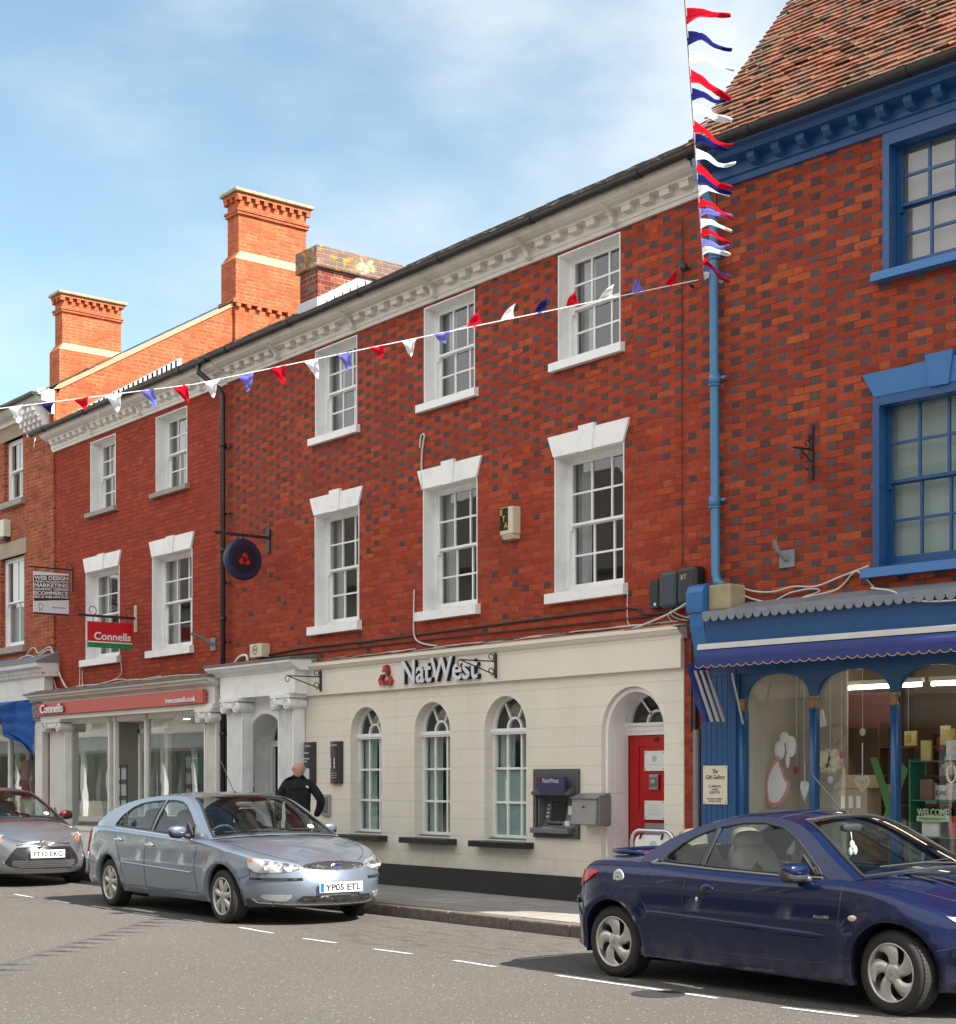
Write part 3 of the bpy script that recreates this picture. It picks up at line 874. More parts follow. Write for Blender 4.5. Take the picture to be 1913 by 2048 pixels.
for z0, z1, nm in ((1.60, 1.82, 'notice_plate'), (1.06, 1.27, 'notice_plate')):
    mb = MB(); mb.box(-12.76, -12.45, .335, .345, z0, z1)
    o = mb.build(nm, WPL, None, label='white square notice plate screwed high on the red door' if z0 > 1.5 else 'white square text plate screwed on the red door below the entry phone', cat='notice plate')
    mb = MB()
    for x in (-12.74, -12.47):
        for z in (z0+.02, z1-.02): mb.lathe([(0, .003), (.007, .002), (.007, 0)], 8, Matrix.Translation((x, .334, z)) @ Matrix.Rotation(R(90), 4, 'X'))
    mb.build('screw', GREYP, o)
    GRN = mat('pale_green_print', (.35, .5, .38), .6)
    mb = MB()
    if z0 > 1.5:
        mb.lathe([(0, .001), (.038, .001)], 20, Matrix.Translation((-12.605, .334, 1.735)) @ Matrix.Rotation(R(90), 4, 'X'))
        mb.box(-12.70, -12.51, .333, .3345, 1.665, 1.670)
    else:
        for k in range(5): mb.box(-12.70+.02*(k % 2), -12.51-.02*(k % 2), .333, .3345, 1.12+.025*k, 1.124+.025*k)
    mb.build('print', GRN, o)
mb = MB(); mb.bbox(-12.68, -12.545, .325, .345, 1.39, 1.56, .006)
o = mb.build('entry_phone', GREYM, None, label='small grey steel entry phone box between the two white plates', cat='entry phone')
mb = MB(); mb.box(-12.67, -12.555, .321, .326, 1.42, 1.53); mb.build('recess_panel', GREYP, o)
mb = MB(); mb.lathe([(0, .02), (.03, .012), (.035, 0)], 14, Matrix.Translation((-12.612, .322, 1.475)) @ Matrix.Rotation(R(90), 4, 'X')); mb.build('dial', GREYM, o)
# conduits on the brick strip
mb = MB(); mb.tube([(-11.60, -.03, 3.1), (-11.62, -.035, 2.9), (-11.62, -.035, 2.0)], .022, 8); mb.tube([(-11.68, -.03, 3.0), (-11.69, -.03, 2.0)], .012)
mb.build('black_conduit', BLACKP, bank)
mb = MB(); mb.tube([(-11.60, -.04, 2.02), (-11.60, -.04, .1)], .04, 10); mb.build('grey_conduit', GALV, bank)

# ---- white portico at the left of the bank
por = MB()
wallface(por, rect(-21.30, -19.40, .1, 2.75), [archp(-20.85, -19.72, .121, 1.93, .54)], -.03, .43)
por.box(-21.24, -19.10, -.27, -.031, 2.71, 3.045)
por.extr([(0, 3.04), (-.29, 3.04), (-.31, 3.07), (-.38, 3.10), (-.42, 3.14), (-.44, 3.145), (-.44, 3.18), (0, 3.20)], 'X', -21.42, -18.98)
por.box(-19.34, -19.08, -.30, -.269, 2.72, 3.04)
archring(por, -20.93, -19.64, 1.93, .61, -.055, .07, .03, .12)
porto = por.build('portico', WHITE, bank, recalc=False)
mb = MB(); mb.extr([(.0, 3.2), (-.46, 3.182), (-.46, 3.20), (-.44, 3.215), (0, 3.27)], 'X', -21.45, -18.96)
mb.build('lead_cover', mat('mossy_lead', (.13, .13, .13), .8, var=.5, vs=14, bump=.8, bs=30), porto)

def pilaster(par, x0, x1, z0, z1, yf, yw=0, flutes=7, cap=True, capw=.07, m=None, capm=None):
    mb = MB(); w = x1-x0
    pts = [(x0, yw)]
    edge = .03
    fw = (w-2*edge)/flutes
    pts += [(x0, yf), (x0+edge*.6, yf)]
    for k in range(flutes):
        a = x0+edge+k*fw
        for q in range(5):
            t = math.pi*q/4
            pts.append((a+fw*.5-fw*.42*math.cos(t), yf+.042*math.sin(t)))
    pts += [(x1-edge*.6, yf), (x1, yf), (x1, yw)]
    zc = z1-.20 if cap else z1
    mb.extr(pts, 'Z', z0+.16, zc)
    mb.box(x0-.02, x1+.02, yf-.02, yw, z0, z0+.10); mb.box(x0-.01, x1+.01, yf-.012, yw, z0+.10, z0+.16)
    sh = mb.build('pilaster', m or WHITE, par)
    if cap:
        mb = MB(); mb.smooth = True
        r = .095; y0 = yf-capw-.02
        for sx, cx in ((1, x0-.0), (-1, x1+.0)):
            T = Matrix.Translation((cx+sx*.03, y0, z1-.135)) @ Matrix.Rotation(R(-90), 4, 'X')
            L = (yw-y0)
            prof = [(0, 0), (r, 0)]
            for q in range(1, 8): prof.append((r*(1-.16*(q % 2)), L*q/8))
            prof.append((r*.95, L))
            mb.lathe(prof, 18, T)
            sp = []
            for q in range(30):
                t = q/29*4.2*math.pi; rr = r*.98*(1-q/33)
                sp.append((cx+sx*.03+sx*rr*math.sin(t), y0-.004, z1-.135+rr*math.cos(t)))
            mb.tube(sp, .011, 5)
        mb.smooth = False
        mb.box(x0+.02, x1-.02, y0+.01, yw, z1-.15, z1-.05)
        mb.box(x0-.06, x1+.06, y0-.01, yw, z1-.05, z1)
        for q in range(5):
            xc = x0+.07+(w-.14)*q/4; mb.sell((xc, y0+.01, z1-.12), (.035, .03, .07), 1)
        mb.build('volute_capital', capm or m or WHITE, sh)
    return sh
pilaster(porto, -21.12, -20.68, .12, 2.71, -.22, -.031)
pilaster(porto, -19.66, -19.24, .12, 2.71, -.22, -.031)
mb = MB(); mb.box(-20.84, -19.73, .36, .41, 2.0, 2.09); mb.box(-20.835, -20.77, .35, .41, .12, 2.0)
archring(mb, -20.84, -19.73, 2.06, .40, .36, .04, .05)
mb.box(-20.842, -20.832, .08, .32, .25, .95); mb.box(-20.842, -20.832, .08, .32, 1.03, 1.85)
pdf = mb.build('inner_door_frame', WHITE, porto)
mb = MB(); mb.box(-20.84, -19.73, .42, .44, 2.05, 2.6); mb.build('fanlight_glass', mat('dark_fanlight_glass', (.05, .055, .06), .08), pdf)
roombox(pdf, -20.85, -19.7, .1, 2.1, .41, 2.6, DARK, 'dark_lobby')
mb = MB(); mb.box(-20.76, -20.72, .42, 1.15, .12, 2.0); mb.build('open_door', BLACKP, porto)
# stair sign on the reveal
mb = MB(); mb.box(-20.846, -20.835, .06, .30, 1.26, 1.40)
o = mb.build('steps_sign', mat('sign_red', (.42, .01, .02), .4), None, label='small red sign reading STEPS inside the white doorway', cat='sign')
text('lettering', 'STEPS', WPL, Matrix.Translation((-20.833, .18, 1.31)) @ Matrix.Rotation(R(90), 4, 'Z') @ Matrix.Rotation(R(90), 4, 'X'), o, width=.19, off=.01)
mb = MB(); mb.smooth = True; mb.tube([(-20.95, -.06, 1.40), (-20.95, -.14, 1.40), (-21.0, -.17, 1.38), (-21.06, -.17, 1.30)], .013, 8)
mb.lathe([(0, .01), (.045, .01), (.05, 0)], 16, Matrix.Translation((-20.95, -.06, 1.40)) @ Matrix.Rotation(R(90), 4, 'X'))
mb.build('door_rail', GREYM, None, label='small curled steel handrail end on the white doorcase', cat='handrail')

# ================================================================== ESTATE AGENT building
con = empty('brick_building', (-24.7, 0, 0), label='plain red brick building with two windows per floor above the estate agent shopfront', cat='building')
C2 = [(-26.38, -25.37), (-23.87, -22.79)]; C1 = [(-26.57, -25.22), (-24.0, -22.62)]
mb = MB()
wallface(mb, rect(-27.90, -21.49, 2.7, 7.75), [rect(a, b, 6.21, 7.46) for a, b in C2]+[rect(a, b, 3.63, 5.18) for a, b in C1], 0.002, .2)
mb.build('brick_wall', B_CONN, con, recalc=False)
for i, (a, b) in enumerate(C2):
    w = sash(con, a, b, 6.21, 7.46, .18, 3, 4, curtain=[(0, .3)]); sill(w, a-.1, b+.08, 6.13, 6.21, -.08, m=STONEG)
for i, (a, b) in enumerate(C1):
    w = sash(con, a, b, 3.63, 5.18, .18, 3, 4, curtain=[(0, .2)], blind=None)
    sill(w, a-.12, b+.05, 3.51, 3.63, -.08); lintel(w, a+.02, b-.02, 5.175, 5.43, .1, key=.012)
rp = MB(); tile_roof(rp, -27.86, -21.49, -.33, 7.915, 4.6, 10.70, .2, .28, .009, .003, .014); rp.build('slate_roof', SLATET, con, recalc=False)
cornice(con, 'cornice', -27.95, -21.48, 7.56, CORN2, CPROF, .12, .25, brackets=[-22.2, -24.3, -26.2])
gutter(con, -28.2, -21.5, -.36, 7.88, BLACKP)
mb = MB()
for x in (-28.1, -25.4, -24.6): mb.tube([(x, -.3, 7.8), (x+.01, -.33, 7.62)], .008)
mb.build('gutter_strap', WPL, con)
shell(con, B_OLD, -27.80, -21.5, .02, 9.3, 0, 7.8, (4.6, 10.7))
# downpipe
mb = MB(); mb.smooth = True
mb.tube([(-21.75, -.36, 7.86), (-21.75, -.36, 7.72), (-21.52, -.12, 7.45), (-21.47, -.10, 7.35), (-21.46, -.10, .1)], .042, 10)
for z in (6.6, 5.0, 3.95, 2.2): mb.tube([(-21.46, -.10, z-.03), (-21.46, -.10, z+.03)], .055, 10)
for z in (6.55, 5.55, 4.5, 3.6): mb.box(-21.46, -21.33, -.07, -.04, z-.015, z+.015)
mb.build('downpipe', BLACKP, con)
mb = MB(); mb.box(-21.44, -21.30, -.02, .02, .1, 2.75); mb.build('gap_shade_strip', DARK, con)  # black strip painted as the shade of the narrow recess
# shopfront
sf = MB()
sf.box(-27.86, -21.42, -.30, -.02, 2.585, 2.66)
sf.box(-27.86, -21.42, -.26, -.02, 2.66, 2.93)
sf.extr([(0, 2.93), (-.28, 2.93), (-.30, 2.95), (-.36, 2.97), (-.38, 3.0), (-.44, 3.02), (-.45, 3.05), (0, 3.06)], 'X', -28.25, -21.36)
for x, w in ((-25.44, .06), (-25.22, .06), (-24.07, .06)): sf.box(x-w/2, x+w/2, -.10, -.03, .12, 2.59)
sf.box(-27.2, -25.41, -.08, -.03, .60, .68); sf.box(-27.2, -25.41, -.06, -.04, .12, .60); sf.box(-24.1, -21.8, -.08, -.03, .60, .68); sf.box(-24.1, -21.8, -.06, -.04, .12, .60)
for a, b in ((-27.1, -26.6), (-26.5, -26.0), (-25.95, -25.5)): sf.box(a, b, -.07, -.055, .2, .52)
sf.box(-27.2, -27.1, -.07, -.03, .6, 2.59); sf.box(-27.2, -21.8, -.07, -.03, 2.50, 2.588)
sfo = sf.build('shopfront', CORN2, con)
for x in (-25.44, -24.07):
    mb = MB(); mb.lathe([(.035, 0), (.045, .03), (.03, .05), (.05, .09), (.055, .10)], 12, Matrix.Translation((x, -.10, 2.48))); mb.build('mullion_capital', CORN2, sfo)
mb = MB(); mb.extr([(.01, 3.055), (-.47, 3.052), (-.47, 3.075), (0, 3.17)], 'X', -28.28, -21.34)
rr = random.Random(9)
for k in range(24):
    x = -28.1+k*.27; mb.bbox(x, x+rr.uniform(.2, .3), -.44+rr.uniform(0, .03), -.1, 3.07, 3.10+rr.uniform(0, .03), .01)
mb.build('stone_ledge', mat('weathered_ledge', (.17, .14, .12), .9, var=.5, vs=9, bump=.8, bs=30), sfo)
pilaster(sfo, -27.72, -27.06, .12, 2.585, -.18, -.02, 8, capw=.10, m=CORN2)
pilaster(sfo, -21.88, -21.50, .12, 2.585, -.20, -.02, 6, capw=.10, m=CORN2)
AGL = glass('agent_shop_glass', (.72, .80, .78), 2.4, wavy=.02)
for a, b in ((-27.1, -25.47), (-24.04, -21.8)):
    g = MB(); quadY(g, a, b, .68, 2.50, -.05); g.build('glass_pane', AGL, sfo, recalc=False)
g = MB(); quadY(g, -25.19, -24.10, .15, 2.5, .35); g.build('door_glass', GLASSS, sfo, recalc=False)
AGW = mat('agent_interior_wall', (.50, .50, .47), .9)
SPOT = emis('ceiling_spot_glow', (1., .93, .8), 14.)
mb = MB(); mb.box(-25.19, -24.1, .33, .40, 2.30, 2.38); mb.box(-25.19, -25.13, .33, .40, .12, 2.38); mb.box(-24.2, -24.1, .33, .40, .12, 2.38); mb.box(-25.2, -24.05, -.03, .36, 2.49, 2.55); mb.build('shop_door_frame', CORN2, sfo)
roombox(sfo, -27.6, -21.7, .1, 2.62, .0, 4.0, AGW, 'shop_interior')

for x, y in ((-26.6, .6), (-25.0, .9), (-24.6, 1.8), (-23.2, .6), (-26.2, 1.8), (-22.5, 1.4)):
    mb = MB(); mb.lathe([(0, 0), (.06, 0)], 14, Matrix.Translation((x, y, 2.61))); mb.build('ceiling_spot', SPOT, sfo, recalc=False)
# ---- things in the estate agent window
PANE = mat('dark_panel_frame', (.03, .03, .03), .4); CARD = mat('property_card', (.55, .58, .58), .6, var=.4, vs=9); TEAL = mat('teal_poster', (.05, .2, .18), .5)
def rack(x0, n, m_, z0, y, lab):
    t = empty('display_rack', (x0, y, .12), label=lab, cat='display rack', group='property card racks in the agent window')
    mb = MB()
    for i in range(n+1): mb.box(x0+i*.24-.006, x0+i*.24+.006, y, y+.015, .5, z0+.02)
    for j in range(m_+1): mb.box(x0, x0+n*.24, y+.001, y+.014, z0-j*.28-.006, z0-j*.28+.006)
    mb.build('frame', PANE, t)
    for i in range(n):
        for j in range(m_):
            c = MB(); c.box(x0+i*.24+.03, x0+i*.24+.21, y+.002, y+.008, z0-j*.28-.24, z0-j*.28-.05); c.build('card', CARD, t)
rack(-25.95, 2, 4, 1.75, .25, 'black wire rack of property cards left of the shop door')
rack(-24.95, 2, 5, 1.95, 1.1, 'tall property card rack seen through the agent doorway')
rack(-22.75, 2, 4, 1.75, .25, 'property card rack at the right end of the agent window')
mb = MB(); mb.box(-24.3, -23.9, .9, .92, 1.45, 1.85)
mb.build('poster', TEAL, None, label='small teal poster hanging inside the agent doorway', cat='poster')

# ================================================================== FAR LEFT building
fl = empty('brick_building', (-32.3, 0, 0), label='tall orange red brick building at the left edge with two corbelled chimneys and stone lintels', cat='building')
F2 = [(-30.25, -29.33), (-33.2, -32.28), (-36.0, -35.1)]; F1 = [(-30.42, -29.27), (-33.4, -32.2), (-36.2, -35.0)]
mb = MB()
wallface(mb, rect(-36.9, -27.90, 2.6, 8.75), [rect(a, b, 6.90, 8.10) for a, b in F2]+[rect(a, b, 4.08, 5.82) for a, b in F1], -.03, .2)
mb.add([(-27.90, -.03, 0), (-27.90, .03, 0), (-27.90, .03, 8.7), (-27.90, -.03, 8.7)], [(0, 1, 2, 3)])
for k in range(3): pass
mb.build('brick_wall', B_LEFT, fl, recalc=False)
for a, b in F2:
    w = sash(fl, a, b, 6.90, 8.10, .06, 2, 2, lining=False, curtain=[(0, .3)]); sill(w, a-.15, b+.12, 6.78, 6.90, -.12, .06, m=STONEG)
    mb = MB(); mb.bbox(a-.18, b+.12, -.05, .1, 8.10, 8.36, .01); mb.build('lintel', STONE, w)
for a, b in F1:
    w = sash(fl, a, b, 4.08, 5.82, .06, 2, 2, lining=False, blind=NET); sill(w, a-.15, b+.12, 3.95, 4.08, -.12, .06, m=STONEG)
    mb = MB(); mb.bbox(a-.16, b+.14, -.06, .1, 5.82, 6.12, .01); mb.build('lintel', STONE, w)
    mb = MB(); n = 18
    for k in range(n):
        A = R(25)+R(130)*k/n; B = A+R(130)/n*.86
        cx = (a+b)/2
        for r0, r1 in ((.66, .80), (.81, .88)):
            vs = []
            for ang in (A, B):
                for q in (r0, r1):
                    for yy in (-.036, -.028): vs.append((cx+q*math.cos(ang), yy, 5.90+q*math.sin(ang)*.85))
            mb.add(vs, [(0, 2, 6, 4), (0, 4, 5, 1), (2, 3, 7, 6), (0, 1, 3, 2), (4, 6, 7, 5)])
    mb.build('relieving_arch', mat('arch_brick', (.30, .09, .05), .8, var=.3), w)
# gable wall above the lower neighbour
GB = brick('sunlit_orange_brick', dprob=.0, red=(.46, .105, .036), dkred=(.36, .072, .027), orange=(.50, .135, .05), omix=.3, mortar=(.44, .24, .14), period=.36, grime=.06)
mb = MB()
poly = [(0., 7.2), (0., 8.55), (.1, 8.72), (4.7, 11.48), (9.4, 8.66), (9.4, 7.2)]
mb.extr(poly, 'X', -28.2, -27.885)
mb.build('gable_wall', GB, fl)
mb = MB(); mb.extr([(-.05, 8.69), (.05, 8.80), (3.72, 10.99), (3.72, 10.91), (.1, 8.73)], 'X', -27.90, -27.865); mb.build('mortar_verge', mat('verge_mortar', (.42, .25, .15), .9), fl)
rp = MB(); tile_roof(rp, -36.9, -27.87, -.36, 8.57, 4.7, 11.62, .2, .28, .009, .003, .014); rp.build('slate_roof', SLATET, fl, recalc=False)
mb = MB(); mb.add([(-36.9, 4.7, 11.55), (-27.9, 4.7, 11.55), (-27.9, 9.5, 8.7), (-36.9, 9.5, 8.7)], [(0, 1, 2, 3)]); mb.build('rear_roof', SLATE, fl, recalc=False)
shell(fl, B_OLD, -36.88, -28.0, 0, 9.4, 0, 8.6, (4.7, 11.4))
mb = MB(); mb.extr([(0, 8.36), (-.10, 8.36), (-.12, 8.42), (-.25, 8.45), (-.34, 8.50), (-.36, 8.56), (0, 8.56)], 'X', -36.9, -27.98)
mb.build('cornice', CORN2, fl)
mb = MB()
for k in range(5):                                    # carved white brackets
    x = -28.15-k*.21
    mb.extr([(-.03, 8.40), (-.34, 8.40), (-.34, 8.32), (-.28, 8.30), (-.30, 8.24), (-.22, 8.22), (-.22, 8.15), (-.15, 8.14), (-.14, 8.08), (-.08, 8.06), (-.07, 8.0), (-.03, 8.0)], 'X', x-.05, x+.05)
mb.build('bracket', WHITE, fl)
mb = MB()
for k in range(4): mb.box(-27.97, -27.87, -.36+.0+k*.09, -.03-(.0), 8.56-.11*(k+1)+.12, 8.56-.11*k+.12)
mb.build('kneeler', WHITE, fl)
gutter(fl, -36.9, -27.85, -.42, 8.58, BLACKP)
# stepped flashing along the party wall
mb = MB()
for i in range(26):
    yy = -.02+i*.10; zz = 7.98+i*.0625
    mb.extr([(yy-.05, zz-.06), (yy+.09, zz+.02), (yy+.09, zz+.16), (yy-.05, zz+.085)], 'X', -27.885, -27.868)
mb.build('stepped_flashing', LEADL, fl)
def stack(xa, xb, y0, y1, z0, lab=None):
    """tall corbelled chimney"""
    c = MB()
    c.box(xa-.05, xb+.10, y0-.12, y1+.75, z0, 11.88)
    c.extr([(y0-.12, 11.88), (y1+.75, 11.88), (y1, 12.05), (y0, 12.05)], 'X', xa-.02, xb+.02)
    c.box(xa, xb, y0, y1, 12.0, 13.20)
    c.box(xa-.04, xb+.04, y0-.04, y1+.04, 12.80, 12.86); c.box(xa-.06, xb+.06, y0-.06, y1+.06, 12.86, 12.90)
    st = c.build('chimney', GB, fl)
    d = MB(); y = y0-.05
    while y < y1:
        for x in (xb+.001, xa-.07): d.box(x, x+.07, y, y+.09, 13.06, 13.15)
        y += .2
    x = xa
    while x < xb: d.box(x, x+.09, y0-.07, y0-.001, 13.06, 13.15); x += .2
    d.box(xa-.07, xb+.07, y0-.07, y1+.07, 13.15, 13.22)
    d.build('dentil_course', GB, st)
    b = MB(); b.extr([(y0-.125, 11.87), (y1+.155, 11.87), (y1+.01, 12.03), (y0-.01, 12.03)], 'X', xa-.054, xb+.104); b.build('stone_band', mat('pale_stone_band', (.48, .34, .21), .8, var=.1), st)
    k = MB(); k.bbox(xa-.12, xb+.12, y0-.13, y1+.13, 13.22, 13.29, .015); k.build('chimney_cap', mat('lichened_cap', (.30, .26, .17), .9, var=.5, vs=10, bump=.6), st)
    return st
s1 = stack(-28.37, -27.93, 3.87, 5.45, 11.0)
mb = MB(); mb.box(-28.40, -27.80, 3.72, 6.3, 7.5, 10.90); mb.box(-28.42, -27.79, 3.68, 6.3, 10.98, 11.06)
y = 3.72
while y < 5.6: mb.box(-27.80, -27.73, y, y+.09, 10.89, 10.985); y += .235
for k in range(12): mb.box(-27.886, -27.80, 3.72-.10*k-.1, 3.72-.10*k, 7.5, 9.75-.12*k)
mb.build('chimney_breast', GB, s1)
s2 = stack(-36.83, -36.40, 3.87, 5.40, 10.4)
mb = MB()
for i in range(14):
    yy = 3.9+i*.1; zz = 11.02+i*.06
    mb.extr([(yy-.05, zz-.1), (yy+.09, zz-.05), (yy+.09, zz+.2), (yy-.05, zz+.1)], 'X', -36.352, -36.335)
mb.build('flashing', LEADL, s2)
# shop at street level
mb = MB()
mb.box(-36.8, -27.93, -.20, -.03, 3.0, 3.42)
mb.extr([(0, 3.40), (-.22, 3.40), (-.24, 3.45), (-.30, 3.48), (-.32, 3.53), (-.42, 3.57), (-.44, 3.64), (0, 3.65)], 'X', -36.8, -27.72)
x = -36.6
while x < -27.9: mb.box(x, x+.06, -.28, -.2, 3.42, 3.47); x += .12
mb.box(-28.30, -27.98, -.22, -.03, .12, 2.62); mb.box(-36.8, -28.3, -.1, -.03, .12, .62); mb.box(-29.9, -29.8, -.1, -.03, .6, 3.0)
fsf = mb.build('shopfront', CORN2, fl)
mb = MB(); mb.extr([(0, 3.65), (-.45, 3.645), (-.45, 3.67), (0, 3.86)], 'X', -36.8, -27.70); mb.build('lead_cover', LEAD, fsf)
mb = MB(); mb.bbox(-28.36, -27.92, -.30, -.03, 2.92, 3.0, .01); mb.extr([(-28.30, 2.60), (-27.98, 2.60), (-27.92, 2.93), (-28.36, 2.93)], 'Y', -.26, -.03)
rr = random.Random(4)
for k in range(26): mb.sell((rr.uniform(-28.30, -27.98), -.27, rr.uniform(2.64, 2.92)), (.06, .05, .06), 1, n=8, m=6)
mb.build('carved_capital', mat('grey_carved_stone', (.27, .26, .27), .8, var=.3), fsf)
mb = MB(); mb.box(-27.97, -27.86, -.10, -.03, .12, 2.9); mb.build('red_jamb', mat('dark_red_paint', (.16, .01, .012), .4), fsf)
mq = empty('mannequin', (-29.85, .3, .6), label='pale shop mannequin in a pink top and red skirt in the far left window', cat='mannequin')
mb = MB(); mb.smooth = True; mb.lathe([(.0, 1.98), (.05, 1.97), (.05, 1.90), (.09, 1.87), (.16, 1.83), (.155, 1.75), (.13, 1.62), (.12, 1.5), (.15, 1.40), (.16, 1.3), (.08, 1.0), (.06, .62)], 18, Matrix.Translation((-29.85, .3, 0)))
mb.tube([(-29.99, .3, 1.80), (-30.08, .25, 1.55), (-30.10, .12, 1.36)], .03, 8); mb.build('body', WPL, mq)
mb = MB(); mb.smooth = True; mb.lathe([(.10, 1.88), (.168, 1.835), (.163, 1.75), (.138, 1.62), (.130, 1.5)], 18, Matrix.Translation((-29.85, .3, 0))); mb.build('top', mat('pink_cloth', (.50, .22, .18), .8), mq)
mb = MB(); mb.smooth = True; mb.lathe([(.132, 1.5), (.165, 1.40), (.20, 1.3), (.24, 1.16)], 18, Matrix.Translation((-29.85, .3, 0))); mb.build('skirt', mat('crimson_cloth', (.30, .01, .04), .7), mq)
g = MB(); quadY(g, -36.8, -28.3, .62, 2.95, -.06); g.build('glass_pane', GLASSS, fsf, recalc=False)
roombox(fsf, -36.8, -28.0, .1, 3.0, .0, 3.5, ROOM, 'shop_interior')
aw = MB()
aw.extr([(-.21, 3.0), (-.55, 2.94), (-.80, 2.82), (-.82, 2.72), (-.78, 2.72), (-.76, 2.80), (-.52, 2.90), (-.21, 2.96)], 'X', -36.8, -28.62)
x = -36.8
while x < -28.66: aw.extr([(x, 2.73), (x+.2, 2.73), (x+.18, 2.68), (x+.1, 2.655), (x+.02, 2.68)], 'Y', -.82, -.805); x += .2
aw.smooth = True
def ruled(mb, A, B, n=10, amp=0.):
    vs = []; fs = []
    for i, (a, b) in enumerate(zip(A, B)):
        a = Vector(a); b = Vector(b)
        for k in range(n+1): vs.append(a.lerp(b, k/n)+Vector((amp*math.sin(k*1.9+i*.6), 0, 0)))
        if i:
            for k in range(n): q = (i-1)*(n+1)+k; fs.append([q, q+1, q+n+2, q+n+1])
    mb.add(vs, fs)
ruled(aw, [(-28.62, -.80, 2.86), (-28.60, -.66, 2.90), (-28.6, -.45, 2.95), (-28.6, -.22, 2.99)], [(-28.60, -.70, 2.30), (-28.55, -.60, 2.25), (-28.5, -.42, 2.20), (-28.42, -.24, 1.95)], 10, .03)
ruled(aw, [(-28.66, -.80, 2.86), (-28.64, -.5, 2.93), (-28.40, -.30, 2.99), (-28.2, -.22, 2.99)], [(-28.60, -.70, 2.40), (-28.5, -.5, 2.3), (-28.4, -.30, 2.1), (-28.38, -.24, 1.93)], 10, .03)
aw.build('awning', RBLUE, fsf, recalc=False)
mb = MB(); mb.tube([(-28.68, -.75, 2.72), (-28.5, -.25, 1.92)], .014); mb.build('awning_arm', GREYM, fsf)
# ================================================================== GIFT SHOP building (turned five degrees)
GA = R(5)
gift = empty('brick_building', (-11.371, 0, 0), GA, label='brick building with blue headers, tiled steep roof and bright blue window surrounds', cat='building')
L = dict(local=True)
XE = 6.2
GU = [(2.03, 3.30), (4.6, 5.85)]; GL = [(1.90, 3.28), (4.5, 5.88)]
mb = MB()
wallface(mb, rect(.02, XE, 2.9, 7.8), [rect(a, b, 6.27, 7.53) for a, b in GU]+[rect(a, b, 3.50, 5.12) for a, b in GL], 0, .2)
mb.build('brick_wall', B_GIFT, gift, recalc=False, **L)
for a, b in GU:
    w = sash(gift, a, b, 6.27, 7.50, .11, 4, 4, fm=BLUE, curtain=None, blind=TAUPE, bar=.026, **L)
    s = MB(); s.extr([(-.12, 6.17), (.1, 6.17), (.1, 6.28), (-.10, 6.255)], 'X', a-.12, b+.1); s.build('sill', BLUEL, w, **L)
    s = MB(); s.box(a-.04, a+.03, -.025, .10, 6.27, 7.56); s.box(b-.03, b+.04, -.025, .10, 6.27, 7.56); s.box(a+.03, b-.03, -.026, .10, 7.44, 7.561); s.build('architrave', BLUE, w, **L)
for a, b in GL:
    w = sash(gift, a, b, 3.50, 5.10, .11, 4, 4, fm=BLUE, blind=NET, bar=.026, **L)
    s = MB(); s.extr([(-.12, 3.40), (.1, 3.40), (.1, 3.515), (-.10, 3.49)], 'X', a-.1, b+.1); s.build('sill', BLUEL, w, **L)
    s = MB(); s.box(a-.02, a+.05, -.022, .10, 3.50, 5.10); s.box(b-.05, b+.02, -.022, .10, 3.50, 5.10); s.box(a+.05, b-.05, -.020, .10, 5.02, 5.11); s.build('architrave', BLUE, w, **L)
    lintel(w, a+.0, b-.0, 5.105, 5.335, .13, m=BLUEL, key=.06, kw=.13, **L)
rp = MB(); tile_roof(rp, -.12, XE, -.40, 7.87, 3.2, 12.1, .096, .165, .016, .0055, .026)
rp.build('tiled_roof', CLAY, gift, recalc=False, **L)
mb = MB(); mb.add([(-.10, -.36, 7.83), (XE, -.36, 7.83), (XE, 3.2, 12.05), (-.10, 3.2, 12.05), (-.10, 6.8, 7.8), (XE, 6.8, 7.8)], [(0, 1, 2, 3), (3, 2, 5, 4), (0, 3, 4)])
mb.build('rear_roof', SLATE, gift, recalc=False, **L)
shell(gift, B_OLD, .03, XE, .02, 6.8, 0, 7.75, (3.2, 12.0), **L)
mb = MB()
mb.extr([(.0, 7.56), (-.04, 7.56), (-.05, 7.62), (-.08, 7.63), (-.08, 7.74), (-.24, 7.76), (-.27, 7.80), (-.33, 7.82), (-.35, 7.86), (-.35, 7.88), (0, 7.88)], 'X', .0, XE)
x = .55
while x < XE: mb.extr([(-.075, 7.645), (-.16, 7.66), (-.21, 7.70), (-.21, 7.75), (-.075, 7.75)], 'X', x, x+.09); x += .295
mb.build('cornice', BLUE, gift, **L)
gutter(gift, .12, XE, -.42, 7.885, BLACKP, .06, **L)
mb = MB(); mb.smooth = True
mb.tube([(.03, -.36, 7.80), (.03, -.30, 7.6), (.04, -.12, 7.35), (.04, -.09, 7.2), (.07, -.09, 3.62), (.10, -.10, 3.52), (.20, -.12, 3.47)], .046, 12)
for z in (5.60, 4.35, 6.9):
    mb.tube([(.055, -.09, z-.05), (.055, -.09, z+.05)], .058, 12); mb.tube([(.055, -.09, z-.07), (.055, -.09, z-.055)], .066, 12)
    mb.box(.05, .16, -.06, -.03, z+.0, z+.03)
mb.build('downpipe', BLUEP, gift, **L)
